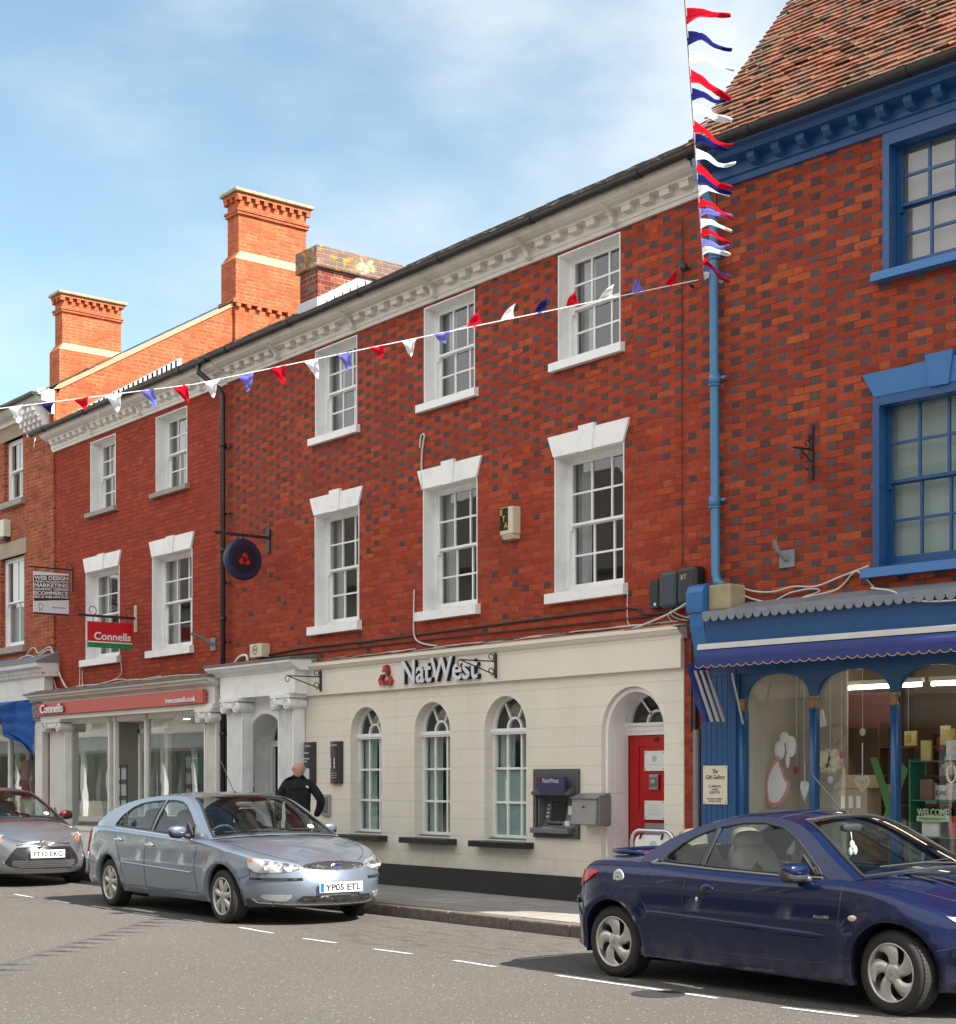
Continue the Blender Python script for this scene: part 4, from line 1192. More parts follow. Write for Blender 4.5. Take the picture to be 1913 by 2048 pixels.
# strip of old light brick and mortar beside the pipe
# shopfront
sf = MB()
sf.extr([(-.02, 3.14), (-.34, 3.14), (-.30, 2.86), (-.02, 2.86)], 'X', .12, XE)
sf.box(.02, XE, -.14, -.02, 2.56, 2.86)
cols = [.41, 1.26, 2.16, 3.06, 3.96, 4.86, 5.76]
for a, b in zip(cols, cols[1:]):
    arc = [((a+b)/2+((b-a)/2-.04)*math.copysign(abs(math.cos(math.pi*k/20))**.8, math.cos(math.pi*k/20)), 2.28+.27*abs(math.sin(math.pi*k/20))**.9) for k in range(21)]
    sf.extr([(b, 2.28)]+arc+[(a, 2.28), (a, 2.80), (b, 2.80)], 'Y', -.10, -.04)
sf.box(.36, 5.82, -.12, -.0, .12, .62)
sfg = sf.build('shopfront', BLUE, gift, recalc=False, **L)
for i, c in enumerate(cols):
    mb = MB(); mb.smooth = True
    mb.tube([(c, -.10, .6), (c, -.10, 2.2)], .032, 12); mb.smooth = False
    mb.box(c-.028, c+.028, -.09, -.02, .6, 2.2)
    p = mb.build('window_column', BLUE, sfg, **L)
    mb = MB(); mb.lathe([(.034, 0), (.045, .01), (.036, .03), (.038, .08), (.055, .10), (.055, .12)], 12, Matrix.Translation((c, -.10, 2.19))); mb.build('capital', GOLD, p, **L)
g = MB(); quadY(g, .42, 5.8, .62, 2.7, -.045); g.build('glass_pane', GLASSB, sfg, recalc=False, **L)
mb = MB()
x = -.09
while x < .33: mb.bbox(x, x+.066, -.125, -.02, .12, 2.62, .006); x += .068
mb.box(.33, .37, -.15, -.02, .12, 2.62)
mb.build('boarded_pilaster', BLUE, sfg, **L)
mb = MB()                                             # console with rounded head
mb.extr([(-.02, 3.20), (-.36, 3.20), (-.37, 3.25), (-.37, 3.40), (-.34, 3.46), (-.28, 3.49), (-.02, 3.49)], 'X', -.09, .12)
mb.extr([(-.02, 2.66), (-.22, 2.66), (-.26, 2.80), (-.33, 3.05), (-.34, 3.205), (-.02, 3.205)], 'X', -.07, .11)
mb.build('console', BLUEL, sfg, **L)
mb = MB(); mb.bbox(.121, .40, -.28, -.01, 3.21, 3.47, .02); mb.build('stone_block', mat('lichened_stone_block', (.34, .28, .17), .85, var=.45, vs=8, bump=.5), sfg, **L)
mb = MB(); mb.extr([(0, 3.30), (-.04, 3.29), (-.36, 3.20), (-.38, 3.19), (-.38, 3.14), (-.36, 3.14), (-.36, 3.17), (0, 3.26)], 'X', .42, XE)
mb.extr([(0, 3.215), (-.36, 3.20), (-.38, 3.19), (-.38, 3.14), (-.36, 3.14), (0, 3.20)], 'X', .125, .42)
x = .13
while x < XE:
    mb.extr([(x+.05+.05*math.cos(t), 3.145+.055*math.sin(t)) for t in [math.pi+math.pi*k/8 for k in range(9)]], 'Y', -.385, -.372); x += .105
mb.build('scalloped_flashing', LEAD, sfg, **L)
mb = MB(); mb.box(.16, XE, -.50, -.40, 2.80, 2.845); mb.box(.16, XE, -.49, -.24, 2.846, 2.856); mb.build('awning_case', mat('grimy_white_case', (.58, .57, .54), .5, var=.2), sfg, **L)
aw = MB(); aw.extr([(-.30, 2.79), (-.50, 2.79), (-.53, 2.74), (-.54, 2.70), (-.49, 2.70), (-.30, 2.77)], 'X', .17, XE)
aw2 = MB()
x = .17; n = 0
while x < XE:
    pts = [(x, 2.71), (x, 2.64)]
    for k in range(1, 8): t = k/8; pts.append((x+.105*t, 2.64-.028*math.sin(math.pi*t)**.6))
    pts += [(x+.105, 2.64), (x+.105, 2.71)]
    aw.extr(pts, 'Y', -.545, -.538)
    aw2.tube([(p[0], -.549, p[1]) for p in pts[1:-1]], .0045, 4)
    x += .105
awo = aw.build('awning', NAVYC, sfg, **L)
aw2.build('awning_braid', mat('tan_braid', (.42, .28, .18), .8), awo, **L)
mb = MB(); mb.box(.18, XE, -.36, -.16, 2.765, 2.80); mb.build('awning_recess', DARK, sfg, **L)
mb = MB()                                             # folded side arms
for dx, dy in ((0, 0), (.05, .03), (.09, .07)): mb.extr([(.08+dx, 2.60), (.115+dx, 2.60), (.33+dx, 2.08), (.295+dx, 2.08)], 'Y', -.46+dy, -.44+dy)
mb.tube([(.50, -.38, 2.56), (.50, -.20, 2.06)], .012)
mb.build('awning_arm', GREYM, sfg, **L)
mb = MB(); mb.smooth = True
A = []; B = []
for k in range(13):
    t = k/12; A.append((.06+.22*t+(.02 if k % 3 == 1 else 0)-.06, -.50, 2.68-.60*t)); B.append((.10+.20*t, -.30, 2.66-.58*t))
ruled(mb, A, B, 4, .01)
mb.build('awning_side', NAVYC, sfg, recalc=False, **L)
# interior
t = NT('warm_shop_wall'); o_ = t.obj()
t.bsdf(t.mix(t.noise(o_, 1.2, 3), (.34, .26, .19), (.22, .15, .10)), .9); GIN = t.mat
roombox(sfg, .36, XE, .1, 2.78, .0, 3.2, GIN, 'shop_interior', **L)
TW = mat('pale_display_wall', (.52, .48, .42), .9)
mb = MB(); mb.box(.37, .40, .02, .9, .62, 2.6); mb.box(.40, .98, .90, .93, .62, 2.76); mb.box(.40, 6.1, .0, .9, .60, .63); mb.build('display_partition', TW, sfg, **L)
mb = MB(); mb.box(.4, XE, .0, 3.2, 2.765, 2.775); mb.build('ceiling_lining', mat('shop_ceiling', (.6, .58, .53), .9), sfg, **L)
mb = MB(); mb.box(.43, 1.05, 1.6, 1.64, 2.05, 2.42); mb.build('wall_panel', mat('maroon_panel', (.07, .008, .012), .7), sfg, **L)
GM = WM[gift]
def gp(x, y, z): return GM @ Vector((x, y, z))
def gthing(mb, name, m, lab, cat, grp=None):
    """world-space top-level thing from gift-local geometry"""
    mb.v = [GM @ Vector(p) for p in mb.v]
    return mb.build(name, m, None, label=lab, cat=cat, group=grp, recalc=False)
TUBE = emis('fluorescent_tube_glow', (1., .86, .62), 6.5)
for xa, xb, nm in ((.15+.25, 1.66, 'long glowing strip light behind the first two gift shop arches'), (1.78, 3.0, 'glowing strip light behind the right gift shop arch')):
    mb = MB(); mb.smooth = True; mb.tube([(xa, 1.2, 2.46), (xb, 1.2, 2.46)], .02, 8); lt = gthing(mb, 'strip_light', TUBE, nm, 'light', 'strip lights in the gift shop')
    mb = MB(); mb.v = []; mb.box(xa-.02, xb+.02, 1.17, 1.23, 2.485, 2.53); mb.v = [GM @ p for p in mb.v]; mb.build('fitting', WPL, lt)
# shelves
PINK = mat('pink_floral_trim', (.60, .24, .28), .8, var=.8, vs=45); WCL = mat('white_cotton', (.72, .70, .74), .8)
SHG = mat('green_glass_shelf', (.02, .16, .10), .25)
WOODB = mat('brown_shelf_wood', (.10, .055, .03), .7)
mb = MB()
for z in (.95, 1.30, 1.67): mb.box(2.05, 3.6, .35, .62, z, z+.012)
mb.box(2.04, 2.055, .35, .62, .62, 1.7)
gthing(mb, 'glass_shelves', SHG, 'green edged glass shelves of gifts behind the right arch', 'shelves')
mb = MB()
for z in (.9, 1.2, 1.5, 1.8): mb.box(1.0, 3.4, 2.5, 2.9, z, z+.03)
for x in (1.0, 1.8, 2.6, 3.4): mb.box(x, x+.03, 2.5, 2.9, .1, 2.0)
gthing(mb, 'display_shelves', WOODB, 'dark wooden shelves of cards deep inside the gift shop', 'shelves')
CC = [mat('gift_colour', c, .6, var=.3, vs=12) for c in ((.5, .45, .4), (.35, .06, .06), (.25, .3, .4), (.5, .4, .15), (.15, .08, .06), (.6, .6, .6))]
rr = random.Random(12)
for i in range(34):
    z = rr.choice((.93, 1.23, 1.53, 1.83)); x = rr.uniform(1.05, 3.3); w = rr.uniform(.06, .16); h = rr.uniform(.1, .22)
    mb = MB(); mb.bbox(x, x+w, 2.47, 2.5, z, z+h, .004)
    gthing(mb, 'greeting_card', CC[i % 6], 'upright greeting card on the dark shelves inside the gift shop', 'greeting card', 'cards on the back shelves')
for i in range(16):
    z = (.962, 1.312, 1.682, .635)[i % 4]; x = 2.1+(i//4)*.28+rr.uniform(0, .04); w = rr.uniform(.10, .2); h = rr.uniform(.12, .22)
    mb = MB(); mb.bbox(x, x+w, .42, .46, z, z+h, .004)
    gthing(mb, 'boxed_gift', CC[(i*5+5) % 6], 'small boxed gift on the green glass shelves', 'gift box', 'boxed gifts on the glass shelves')
def heart(cx, cz, w, h, y, n=28, tail=1.):
    P = []
    for k in range(n):
        t = 2*math.pi*k/n
        x = 16*math.sin(t)**3; z = 13*math.cos(t)-5*math.cos(2*t)-2*math.cos(3*t)-math.cos(4*t)
        P.append((cx+x/34*w, cz+(z if z > 0 else z*tail)/30*h))
    return P
for i in range(26):                                   # cards and gifts nearer the glass
    x = 1.02+rr.random()*2.3; z = rr.choice((.635, .95, 1.25, 1.55, 1.85)) if x < 2.0 else rr.choice((1.72, 1.95)); w = rr.uniform(.09, .17); h = rr.uniform(.12, .22); y = 1.45+rr.uniform(0, .1)
    mb = MB(); mb.bbox(x, x+w, y, y+.02, z, z+h, .004)
    gthing(mb, 'greeting_card', CC[(i*3) % 6], 'pale or coloured card on the stand in the middle of the gift shop', 'greeting card', 'cards on the middle stand')
mb = MB()
for z in (.93, 1.23, 1.53, 1.83): mb.box(1.0, 3.4, 1.44, 1.60, z, z+.015)
for x in (1.0, 1.9, 2.8): mb.box(x, x+.02, 1.44, 1.6, .1, 2.1)
gthing(mb, 'card_stand', WOODB, 'open brown card stand in the middle of the gift shop', 'card stand')
mb = MB(); mb.extr(heart(.86, 1.97, .20, .2, .3, tail=1.2), 'Y', .86, .875); hq = gthing(mb, 'hanging_heart', mat('cream_heart_sign', (.55, .47, .33), .7), 'cream heart plaque hung on the pale partition behind the apron', 'ornament')
mb = MB(); mb.extr([(.82, 2.25), (.96, 2.20), (1.0, 2.05), (.90, 2.02), (.80, 2.1)], 'Y', .5, .52); gthing(mb, 'paper_fan', WCL, 'pale paper shape hanging high in the first arch', 'ornament')
for k, (x, z) in enumerate(((.68, 1.60), (.74, 1.46), (1.02, 1.50), (1.12, 1.75), (1.85, 1.9), (1.30, 1.98))):
    mb = MB(); mb.smooth = True; mb.sell((x, .45+.05*k, z), (.07, .02, .08), 1); oo = gthing(mb, 'hanging_disc', CC[(k*2+1) % 6], 'small hanging ornament on a thread inside the gift shop window', 'ornament', 'small hanging ornaments')
    mb = MB(); mb.tube([gp(x, .45+.05*k, z+.03), gp(x, .45+.05*k, 2.6)], .0025, 4); mb.build('thread', WCL, oo)
# apron
out = smooth_poly([(.40, 1.74), (.30, 1.62), (.25, 1.48), (.25, 1.36), (.27, 1.25), (.34, 1.22), (.42, 1.24), (.50, 1.33), (.55, 1.45), (.50, 1.52), (.47, 1.60), (.43, 1.68)], 5)
cx, cz = .39, 1.46
inn = [(cx+(p[0]-cx)*.78, cz+(p[1]-cz)*.80) for p in out]
mb = MB(); mb.add([(p[0]+.16, .30, p[1]) for p in out], [list(range(len(out)))]); ap = gthing(mb, 'apron', PINK, 'white apron with pink floral edging hanging in the gift shop window', 'apron')
mb = MB(); mb.add([GM @ Vector((p[0]+.16, .296, p[1])) for p in inn], [list(range(len(inn)))]); mb.build('white_panel', WCL, ap, recalc=False)
mb = MB(); mb.smooth = True
for c, s in (((.62, .33, 1.93), (.12, .04, .12)), ((.56, .33, 1.80), (.14, .04, .2)), ((.70, .33, 1.84), (.13, .04, .22)), ((.66, .33, 1.70), (.05, .03, .16))): mb.sell(c, s, 1, n=10, m=8)
gthing(mb, 'bonnet', WCL, 'white ruffled cloth bonnet hanging above the apron', 'bonnet')
mb = MB(); mb.extr(heart(.89, 1.42, .11, .17, .3, tail=1.5), 'Y', .29, .31); hs = gthing(mb, 'hanging_heart', mat('pale_floral_heart', (.50, .58, .60), .6, var=.5, vs=40), 'slim pale blue heart on a string beside the apron', 'ornament')
mb = MB(); mb.tube([gp(.89, .30, 1.47), gp(.89, .30, 1.68)], .003); mb.build('string', WCL, hs)
hp = heart(1.56, 1.47, .17, .17, .3)
hi = [(1.56+(p[0]-1.56)*.8, 1.475+(p[1]-1.475)*.8) for p in hp]
mb = MB()
for P_ in (hp, hi, [(1.56+(p[0]-1.56)*.45, 1.48+(p[1]-1.48)*.45) for p in hp]):
    mb.tube([(p[0], .30, p[1]) for p in P_+[P_[0]]], .008, 5)
for k in range(14):
    a = hp[2*k]; b = hi[(2*k+3) % 28]; mb.tube([(a[0], .30, a[1]), (b[0], .30, b[1])], .006, 4)
hw = gthing(mb, 'wicker_heart', mat('cream_wicker', (.55, .48, .34), .7), 'open cream wicker heart hanging on beads in the middle arch', 'ornament')
mb = MB(); mb.tube([gp(1.56, .30, 1.53), gp(1.56, .30, 1.86)], .005, 5)
for k in range(8): mb.sell(gp(1.56, .30, 1.56+k*.04), (.016, .016, .02), 1, n=8, m=6)
mb.build('bead_string', WCL, hw)
mb = MB(); mb.smooth = False
rr = random.Random(2)
for k in range(70):
    d = Vector((rr.gauss(0, 1), rr.gauss(0, 1), rr.gauss(0, 1))).normalized()
    mb.sell((.97+d.x*.11, .60+d.y*.09, 1.69+d.z*.10), (.09, .06, .08), 1, n=7, m=5, T=None)
gthing(mb, 'paper_pompom', mat('cream_tissue', (.62, .56, .42), .85), 'round cream paper pompom behind the first blue column', 'pompom')
GR = mat('green_ribbon', (.07, .20, .05), .6)
mb = MB(); mb.extr([(1.50, 1.72), (1.58, 1.72), (1.86, 1.0), (1.76, 1.0)], 'Y', .52, .525); mb.extr([(1.86, 1.66), (1.93, 1.6), (1.70, 1.0), (1.60, 1.0)], 'Y', .515, .519)
gthing(mb, 'green_ribbon', GR, 'wide green ribbon crossed in an X in the middle arch', 'ribbon')
mb = MB(); mb.box(1.12, 1.45, .55, .8, 1.15, 1.42); mb.extr([(1.08, 1.42), (1.49, 1.42), (1.38, 1.55), (1.18, 1.55)], 'Y', .53, .82); mb.box(1.16, 1.20, .56, .60, 1.5, 1.62)
dh = gthing(mb, 'dolls_house', mat('cream_dolls_house', (.42, .33, .24), .7), 'cream wooden dolls house on the gift shop window floor', 'dolls house')
mb = MB()
for x in (1.15, 1.24, 1.33): mb.box(x, x+.05, .543, .549, 1.22, 1.34)
mb.v = [GM @ p for p in mb.v]; mb.build('window', WPL, dh)
mb = MB(); mb.tube([(2.52+.045*math.sin(t)*(1 if abs(t) < 2.4 else .8), .30, 1.56-.085*math.cos(t)) for t in [-2.5+5*k/16 for k in range(17)]], .012, 6)
hh = gthing(mb, 'horseshoe', WPL, 'white horseshoe hanging at the right edge of the gift window', 'horseshoe')
mb = MB(); mb.tube([gp(2.52, .30, 1.62), gp(2.50, .30, 1.72)], .004, 5); mb.build('string', WCL, hh)
mb = MB(); mb.bbox(2.22, 2.40, .5, .54, 1.312, 1.45, .004); db = gthing(mb, 'gift_bag', WPL, 'white gift box lettered DAD on the glass shelf', 'gift box')
text('lettering', 'DAD', DARK, GM @ facingY(2.31, .497, 1.355), db, width=.13)
mb = MB(); mb.bbox(2.10, 2.44, .385, .40, 1.105, 1.16, .004); wl = gthing(mb, 'welcome_sign', mat('pale_green_wood', (.35, .50, .33), .6), 'pale green cut-out sign reading WELCOME on the glass shelf', 'sign')
text('lettering', 'WELCOME', mat('pale_green_letters', (.42, .52, .34), .6), GM @ facingY(2.27, .392, 1.158), wl, width=.33, height=.07, ext=.006, off=.012)
text('small_lettering', 'Old dogs and wine drinkers', GOLD, GM @ facingY(2.27, .383, 1.12), wl, width=.28)
mb = MB(); mb.lathe([(.0, 0), (.035, 0), (.038, .09), (.034, .09)], 16, Matrix.Translation((2.45, .45, .965))); gthing(mb, 'mug', mat('red_mug', (.35, .01, .015), .3), 'small red mug on the lower glass shelf', 'mug')
# plaque on the boards
mb = MB(); mb.bbox(-.055, .255, -.14, -.127, 1.25, 1.645, .004); pq = gthing(mb, 'shop_plaque', mat('cream_plaque', (.60, .56, .43), .45), 'cream plaque with the gift shop name on the blue boarding', 'sign')
INK = mat('dark_blue_ink', (.02, .03, .07), .5)
yy = -.1425
for s_, x, z, w, h, sh in (('The', .10, 1.565, .07, .045, .2), ('Gift Gallery', .10, 1.495, .245, .055, .2), ('CARDS', .10, 1.422, .16, .024, 0), ('AND', .10, 1.393, .08, .018, 0), ('GIFTS', .10, 1.36, .13, .024, 0), ('78 HIGH STREET', .10, 1.300, .20, .014, 0), ('01908 567790', .10, 1.275, .16, .014, 0)):
    S = Matrix.Identity(4); S[0][1] = sh
    text('lettering', s_, INK, GM @ facingY(x, yy, z) @ S, pq, width=w, height=h, ext=.001)
mb = MB()
for x in (-.035, .235):
    for z in (1.27, 1.625): mb.lathe([(0, .003), (.006, .002), (.006, 0)], 8, GM @ Matrix.Translation((x, -.14, z)) @ Matrix.Rotation(R(90), 4, 'X'))
mb.build('screw', GREYP, pq)
# ================================================================== signs and wall things
NAVY = mat('navy_sign', (.018, .02, .06), .35); SIGNRED = mat('bank_emblem_red', (.42, .02, .01), .35, var=.2, vs=12); DKRED = mat('bank_emblem_dark_red', (.20, .008, .012), .35)
SILV = mat('silver_letters', (.60, .61, .64), .4, .1)
def emblem(par, M, s, mats, ext=.02, local=False):
    """three folded bars meeting as arrows round a triangle (flat pieces); M: XY plane facing +Z"""
    for k in range(3):
        Rz = Matrix.Rotation(R(120*k), 4, 'Z')
        for q, (poly, m) in enumerate((([(-.24, .25), (-.11, .56), (.15, .56), (.01, .25)], mats[0]), ([(.155, .55), (.30, .26), (.17, .02), (.02, .25)], mats[1]))):
            mb = MB(); mb.extr([(p[0]*s, p[1]*s) for p in poly], 'Z', 0, ext)
            mb.v = [M @ Rz @ p for p in mb.v]
            mb.build('emblem_piece', m, par, local=local)
# letters on the bank fascia
ns = MB(); ns.box(-16.70, -15.24, -.082, -.076, 2.80, 2.81)
nso = ns.build('bank_sign', CREAM, None, label='silver raised letters and red emblem reading NatWest on the cream fascia', cat='sign')
text('lettering_back', 'NatWest', DARK, facingY(-15.945, -.10, 2.728), nso, width=1.57, height=.30, ext=.02, off=.012)
text('lettering', 'NatWest', SILV, facingY(-15.96, -.125, 2.732), nso, width=1.57, height=.30, ext=.006, off=.014)
emblem(nso, facingY(-17.14, -.085, 2.845), .28, (SIGNRED, DKRED), .035)
# round hanging bank sign
t = empty('hanging_sign', (-20.26, 0, 4.4), label='round navy hanging sign with red emblem on a black arm', cat='sign')
mb = MB(); mb.lathe([(0, -.05), (.27, -.05), (.30, -.03), (.305, 0), (.30, .03), (.27, .05), (0, .05)], 40, Matrix.Translation((-20.26, -.45, 4.695)) @ Matrix.Rotation(R(90), 4, 'Y'))
db = mb.build('disc', NAVY, t)
mb = MB(); mb.lathe([(0, .052), (.215, .052), (.215, .048)], 36, Matrix.Translation((-20.26, -.45, 4.695)) @ Matrix.Rotation(R(90), 4, 'Y')); mb.build('inner_disc', mat('dark_disc', (.008, .008, .02), .4), db)
emblem(db, Matrix.Translation((-20.205, -.45, 4.685)) @ Matrix.Rotation(R(90), 4, 'Z') @ Matrix.Rotation(R(90), 4, 'X'), .17, (mat('bright_emblem_red', (.62, .015, .01), .35), SIGNRED), .012)
mb = MB(); mb.box(-20.275, -20.245, -.86, 0, 5.03, 5.07); mb.box(-20.30, -20.22, -.03, 0.0, 4.83, 5.18); mb.tube([(-20.26, -.45, 5.03), (-20.26, -.45, 4.98)], .015)
mb.sell((-20.26, -.88, 5.05), (.05, .1, .05)); mb.build('arm', IRON, t)
# estate agent hanging sign
t = empty('hanging_sign', (-24.58, 0, 3.7), label='red and green hanging sign reading Connells', cat='sign')
mb = MB(); mb.box(-24.595, -24.565, -.88, -.08, 3.69, 4.115); bd = mb.build('board', mat('sign_bright_red', (.52, .006, .012), .35), t)
mb = MB(); mb.box(-24.598, -24.562, -.88, -.08, 3.77, 3.79); mb.build('white_line', WPL, bd)
mb = MB(); mb.box(-24.599, -24.561, -.881, -.079, 3.688, 3.77); mb.build('green_band', mat('sign_green', (.01, .20, .06), .4), bd)
text('lettering', 'Connells', WPL, Matrix.Translation((-24.563, -.44, 3.815)) @ Matrix.Rotation(R(90), 4, 'Z') @ Matrix.Rotation(R(90), 4, 'X'), bd, width=.66, height=.13, off=.018)
mb = MB(); mb.box(-24.595, -24.565, -1.0, -.0, 4.19, 4.23); mb.extr([(-1.07, 4.21), (-1.0, 4.185), (-1.0, 4.235)], 'X', -24.60, -24.56)
def curl(mb, cx, cy, cz, r, a0, a1, n=16, rr=.007, plane='YZ'):
    pts = []
    for k in range(n+1):
        u = k/n; a = a0+(a1-a0)*u; q = r*(1-.55*u)
        c, s_ = q*math.cos(a), q*math.sin(a)
        pts.append((cx, cy+c, cz+s_) if plane == 'YZ' else (cx+c, cy, cz+s_))
    mb.tube(pts, rr, 5)
curl(mb, -24.58, -.80, 4.30, .09, R(-90), R(260)); curl(mb, -24.58, -.13, 4.31, .09, R(-90), R(-440))
for y in (-.78, -.18): mb.tube([(-24.58, y, 4.19), (-24.58, y, 4.115)], .006)
mb.build('arm', IRON, t)
mb = MB(); mb.bbox(-24.62, -24.54, -.03, -.0, 3.98, 4.43, .006); mb.build('wall_plate', mat('cream_wall_plate', (.50, .44, .33), .7, var=.4, vs=20), t)
# web design board
t = empty('hanging_sign', (-27.13, 0, 4.4), label='square white and maroon board advertising web design on an iron arm', cat='sign')
mb = MB(); mb.box(-27.14, -27.12, -.74, -.08, 4.46, 5.21); bd = mb.build('board', mat('sign_white', (.68, .68, .74), .4), t)
MR = mat('sign_maroon', (.045, .008, .018), .4)
def xplane(y, z): return Matrix.Translation((-27.117, y, z)) @ Matrix.Rotation(R(90), 4, 'Z') @ Matrix.Rotation(R(90), 4, 'X')
mb = MB(); mb.extr([(-.74, 4.68), (-.08, 4.74), (-.08, 5.18), (-.74, 5.14)], 'X', -27.121, -27.1185)
mb.box(-27.142, -27.118, -.741, -.079, 4.455, 4.485); mb.build('maroon_panel', MR, bd)
for s_, z, h in (('WEB DESIGN', 5.075, .072), ('VIDEO PRODUCTION', 5.025, .038), ('MARKETING', 4.945, .070), ('GRAPHIC DESIGN', 4.888, .045), ('ECOMMERCE', 4.805, .068), ('SEO & WEB HOSTING', 4.75, .042)):
    text('lettering', s_, WPL, xplane(-.41, z) @ Matrix.Rotation(R(3), 4, 'Z'), bd, width=.64, height=h, off=.03, ext=.001)
text('small_lettering', 'dynamics', MR, xplane(-.27, 4.57), bd, width=.25, height=.035, ext=.001)
mb = MB(); mb.tube([(-27.116, -.61+.04*math.cos(a), 4.60+.055*math.sin(a)) for a in [R(q*20) for q in range(19)]], .004, 4); mb.tube([(-27.116, -.63, 4.545), (-27.116, -.63, 4.51)], .004, 4); mb.tube([(-27.116, -.59, 4.545), (-27.116, -.59, 4.51)], .004, 4); mb.build('drawn_figure', MR, bd)
mb = MB(); mb.box(-27.14, -27.12, -.84, 0, 5.275, 5.30); mb.box(-27.15, -27.11, -.02, 0, 4.90, 5.34); curl(mb, -27.13, -.09, 5.36, .07, R(-90), R(250)); curl(mb, -27.13, -.30, 5.37, .07, R(-90), R(-430))
for y in (-.68, -.14): mb.tube([(-27.13, y, 5.28), (-27.13, y, 5.21)], .005)
mb.build('arm', IRON, t)
# red fascia sign
mb = MB(); mb.box(-27.86, -21.62, -.36, -.30, 2.67, 2.885)
fs = mb.build('fascia_sign', mat('coral_red_panel', (.50, .085, .07), .45, var=.06), None, label='long coral red fascia board reading Connells over the estate agent window', cat='sign')
text('lettering', 'Connells', WPL, facingY(-27.14, -.405, 2.70), fs, width=1.0, height=.16, ext=.006, off=.018)
text('lettering_shadow', 'Connells', mat('painted_letter_shadow', (.25, .01, .012), .5), facingY(-27.14, -.365, 2.70), fs, width=1.0, height=.16, ext=.004, off=.006)  # dark red copy behind the letters, painted as their shadow
text('web_address', 'www.connells.co.uk', WPL, facingY(-22.32, -.372, 2.705), fs, width=.98, height=.085, ext=.008, off=.014)
# alarm and bell boxes
BOX = mat('cream_plastic_box', (.58, .53, .38), .5)
mb = MB(); mb.bbox(-14.74, -14.50, -.13, -.0, 4.41, 4.735, .012); mb.extr([(-.0, 4.36), (-.09, 4.36), (-.12, 4.41), (0, 4.41)], 'X', -14.72, -14.52)
ab = mb.build('alarm_box', BOX, None, label='cream alarm box with black and gold BTA panel between the first floor windows', cat='alarm box')
mb = MB(); mb.box(-14.735, -14.585, -.134, -.131, 4.46, 4.725); mb.build('black_panel', DARK, ab)
GL_ = mat('gold_letters', (.65, .32, .03), .4)
for ch_, x, z in (('B', -14.70, 4.64), ('T', -14.655, 4.56), ('A', -14.615, 4.48)): text('lettering', ch_, GL_, facingY(x, -.138, z), ab, height=.07, off=.006)
mb = MB(); mb.bbox(-20.58, -20.24, -.15, -.0, 3.30, 3.50, .008)
ab = mb.build('alarm_box', BOX, None, label='small square cream box with round emblem above the white portico', cat='alarm box')
mb = MB(); mb.lathe([(.055, .002), (.068, .002)], 20, Matrix.Translation((-20.42, -.152, 3.41)) @ Matrix.Rotation(R(90), 4, 'X')); mb.build('ring', GREYP, ab)
text('lettering', 'ADT', GREYP, facingY(-20.42, -.152, 3.395), ab, width=.10, height=.035)
mb = MB(); mb.bbox(-30.20, -29.92, -.18, -.03, 6.22, 6.55, .012); ab = mb.build('alarm_box', mat('pale_box', (.62, .62, .50), .5), None, label='pale upright alarm box under the brick arch at the far left', cat='alarm box')
mb = MB(); mb.bbox(-30.19, -29.93, -.17, -.03, 6.17, 6.22, .008); mb.build('blue_base', NAVY, ab)
# black junction boxes
for x0, x1, z0, z1, d, lab, m in ((-12.28, -12.15, 3.33, 3.64, .06, 'narrow black junction box, leftmost of the wall boxes', BLACKP), (-12.14, -11.99, 3.34, 3.65, .06, 'narrow black junction box, second from the left of the wall boxes', BLACKP),
                                 (-12.03, -11.78, 3.31, 3.69, .16, 'rounded blue-black cable box between the black boxes', mat('blue_black_plastic', (.035, .045, .06), .4)), (-11.76, -11.50, 3.32, 3.71, .17, 'rounded black cable box nearest the blue downpipe', mat('matt_black_plastic', (.02, .02, .022), .45))):
    mb = MB(); mb.bbox(x0, x1, -d, .0, z0, z1, .035 if d > .1 else .006); o = mb.build('junction_box', m, None, label=lab, cat='junction box', group='black boxes under the blue downpipe')
    if d < .1:
        mb = MB(); mb.box(x1-.06, x1-.03, -d-.003, -d, z0+.03, z0+.06); mb.build('label_tag', WPL, o)
    elif x0 > -11.8: text('worn_lettering', 'BT', mat('worn_gold_print', (.5, .36, .22), .6), facingY(-11.66, -.173, 3.58), o, width=.08, off=.004)
# cables
GRP = set()
def cable(name, pts, r, m, lab, n=5):
    grp = next((g for k, g in (('draped over the shopfront', 'white cables over the left shopfront ledges'), ('loose thin cable', 'loose cables on the cream cornice'), ('tangled cable', 'tangled cables under the wall boxes')) if k in lab), None)
    mb = MB(); mb.smooth = True; mb.tube(smooth_poly(pts, n, closed=False), r, 5)
    return mb.build(name, m, None, label=lab, cat='cable', group=grp, recalc=False)
cable('cable', [(-20.3, -.02, 3.33), (-19.3, -.02, 3.37), (-17.5, -.02, 3.36), (-15.9, -.02, 3.37), (-13.4, -.02, 3.38), (-12.57, -.02, 3.37), (-12.4, -.02, 3.29), (-12.0, -.02, 3.28)], .014, CABLEB, 'dark cable running along the brick above the cream cornice, upper of two')
cable('cable', [(-20.2, -.02, 3.30), (-17.8, -.02, 3.29), (-15, -.02, 3.28), (-12.3, -.02, 3.26)], .010, CABLEB, 'dark cable along the brick above the cream cornice, lower of two')
rr = random.Random(21)
for k in range(4):
    x = -19.3; pts = []
    while x < -11.7: pts.append((x, -.05-rr.uniform(0, .05), 3.155+rr.uniform(0, .025))); x += rr.uniform(.25, .7)
    cable('cable', pts, .006, CABLEW if k % 2 else CABLEB, 'loose thin cable lying along the top of the cream cornice')
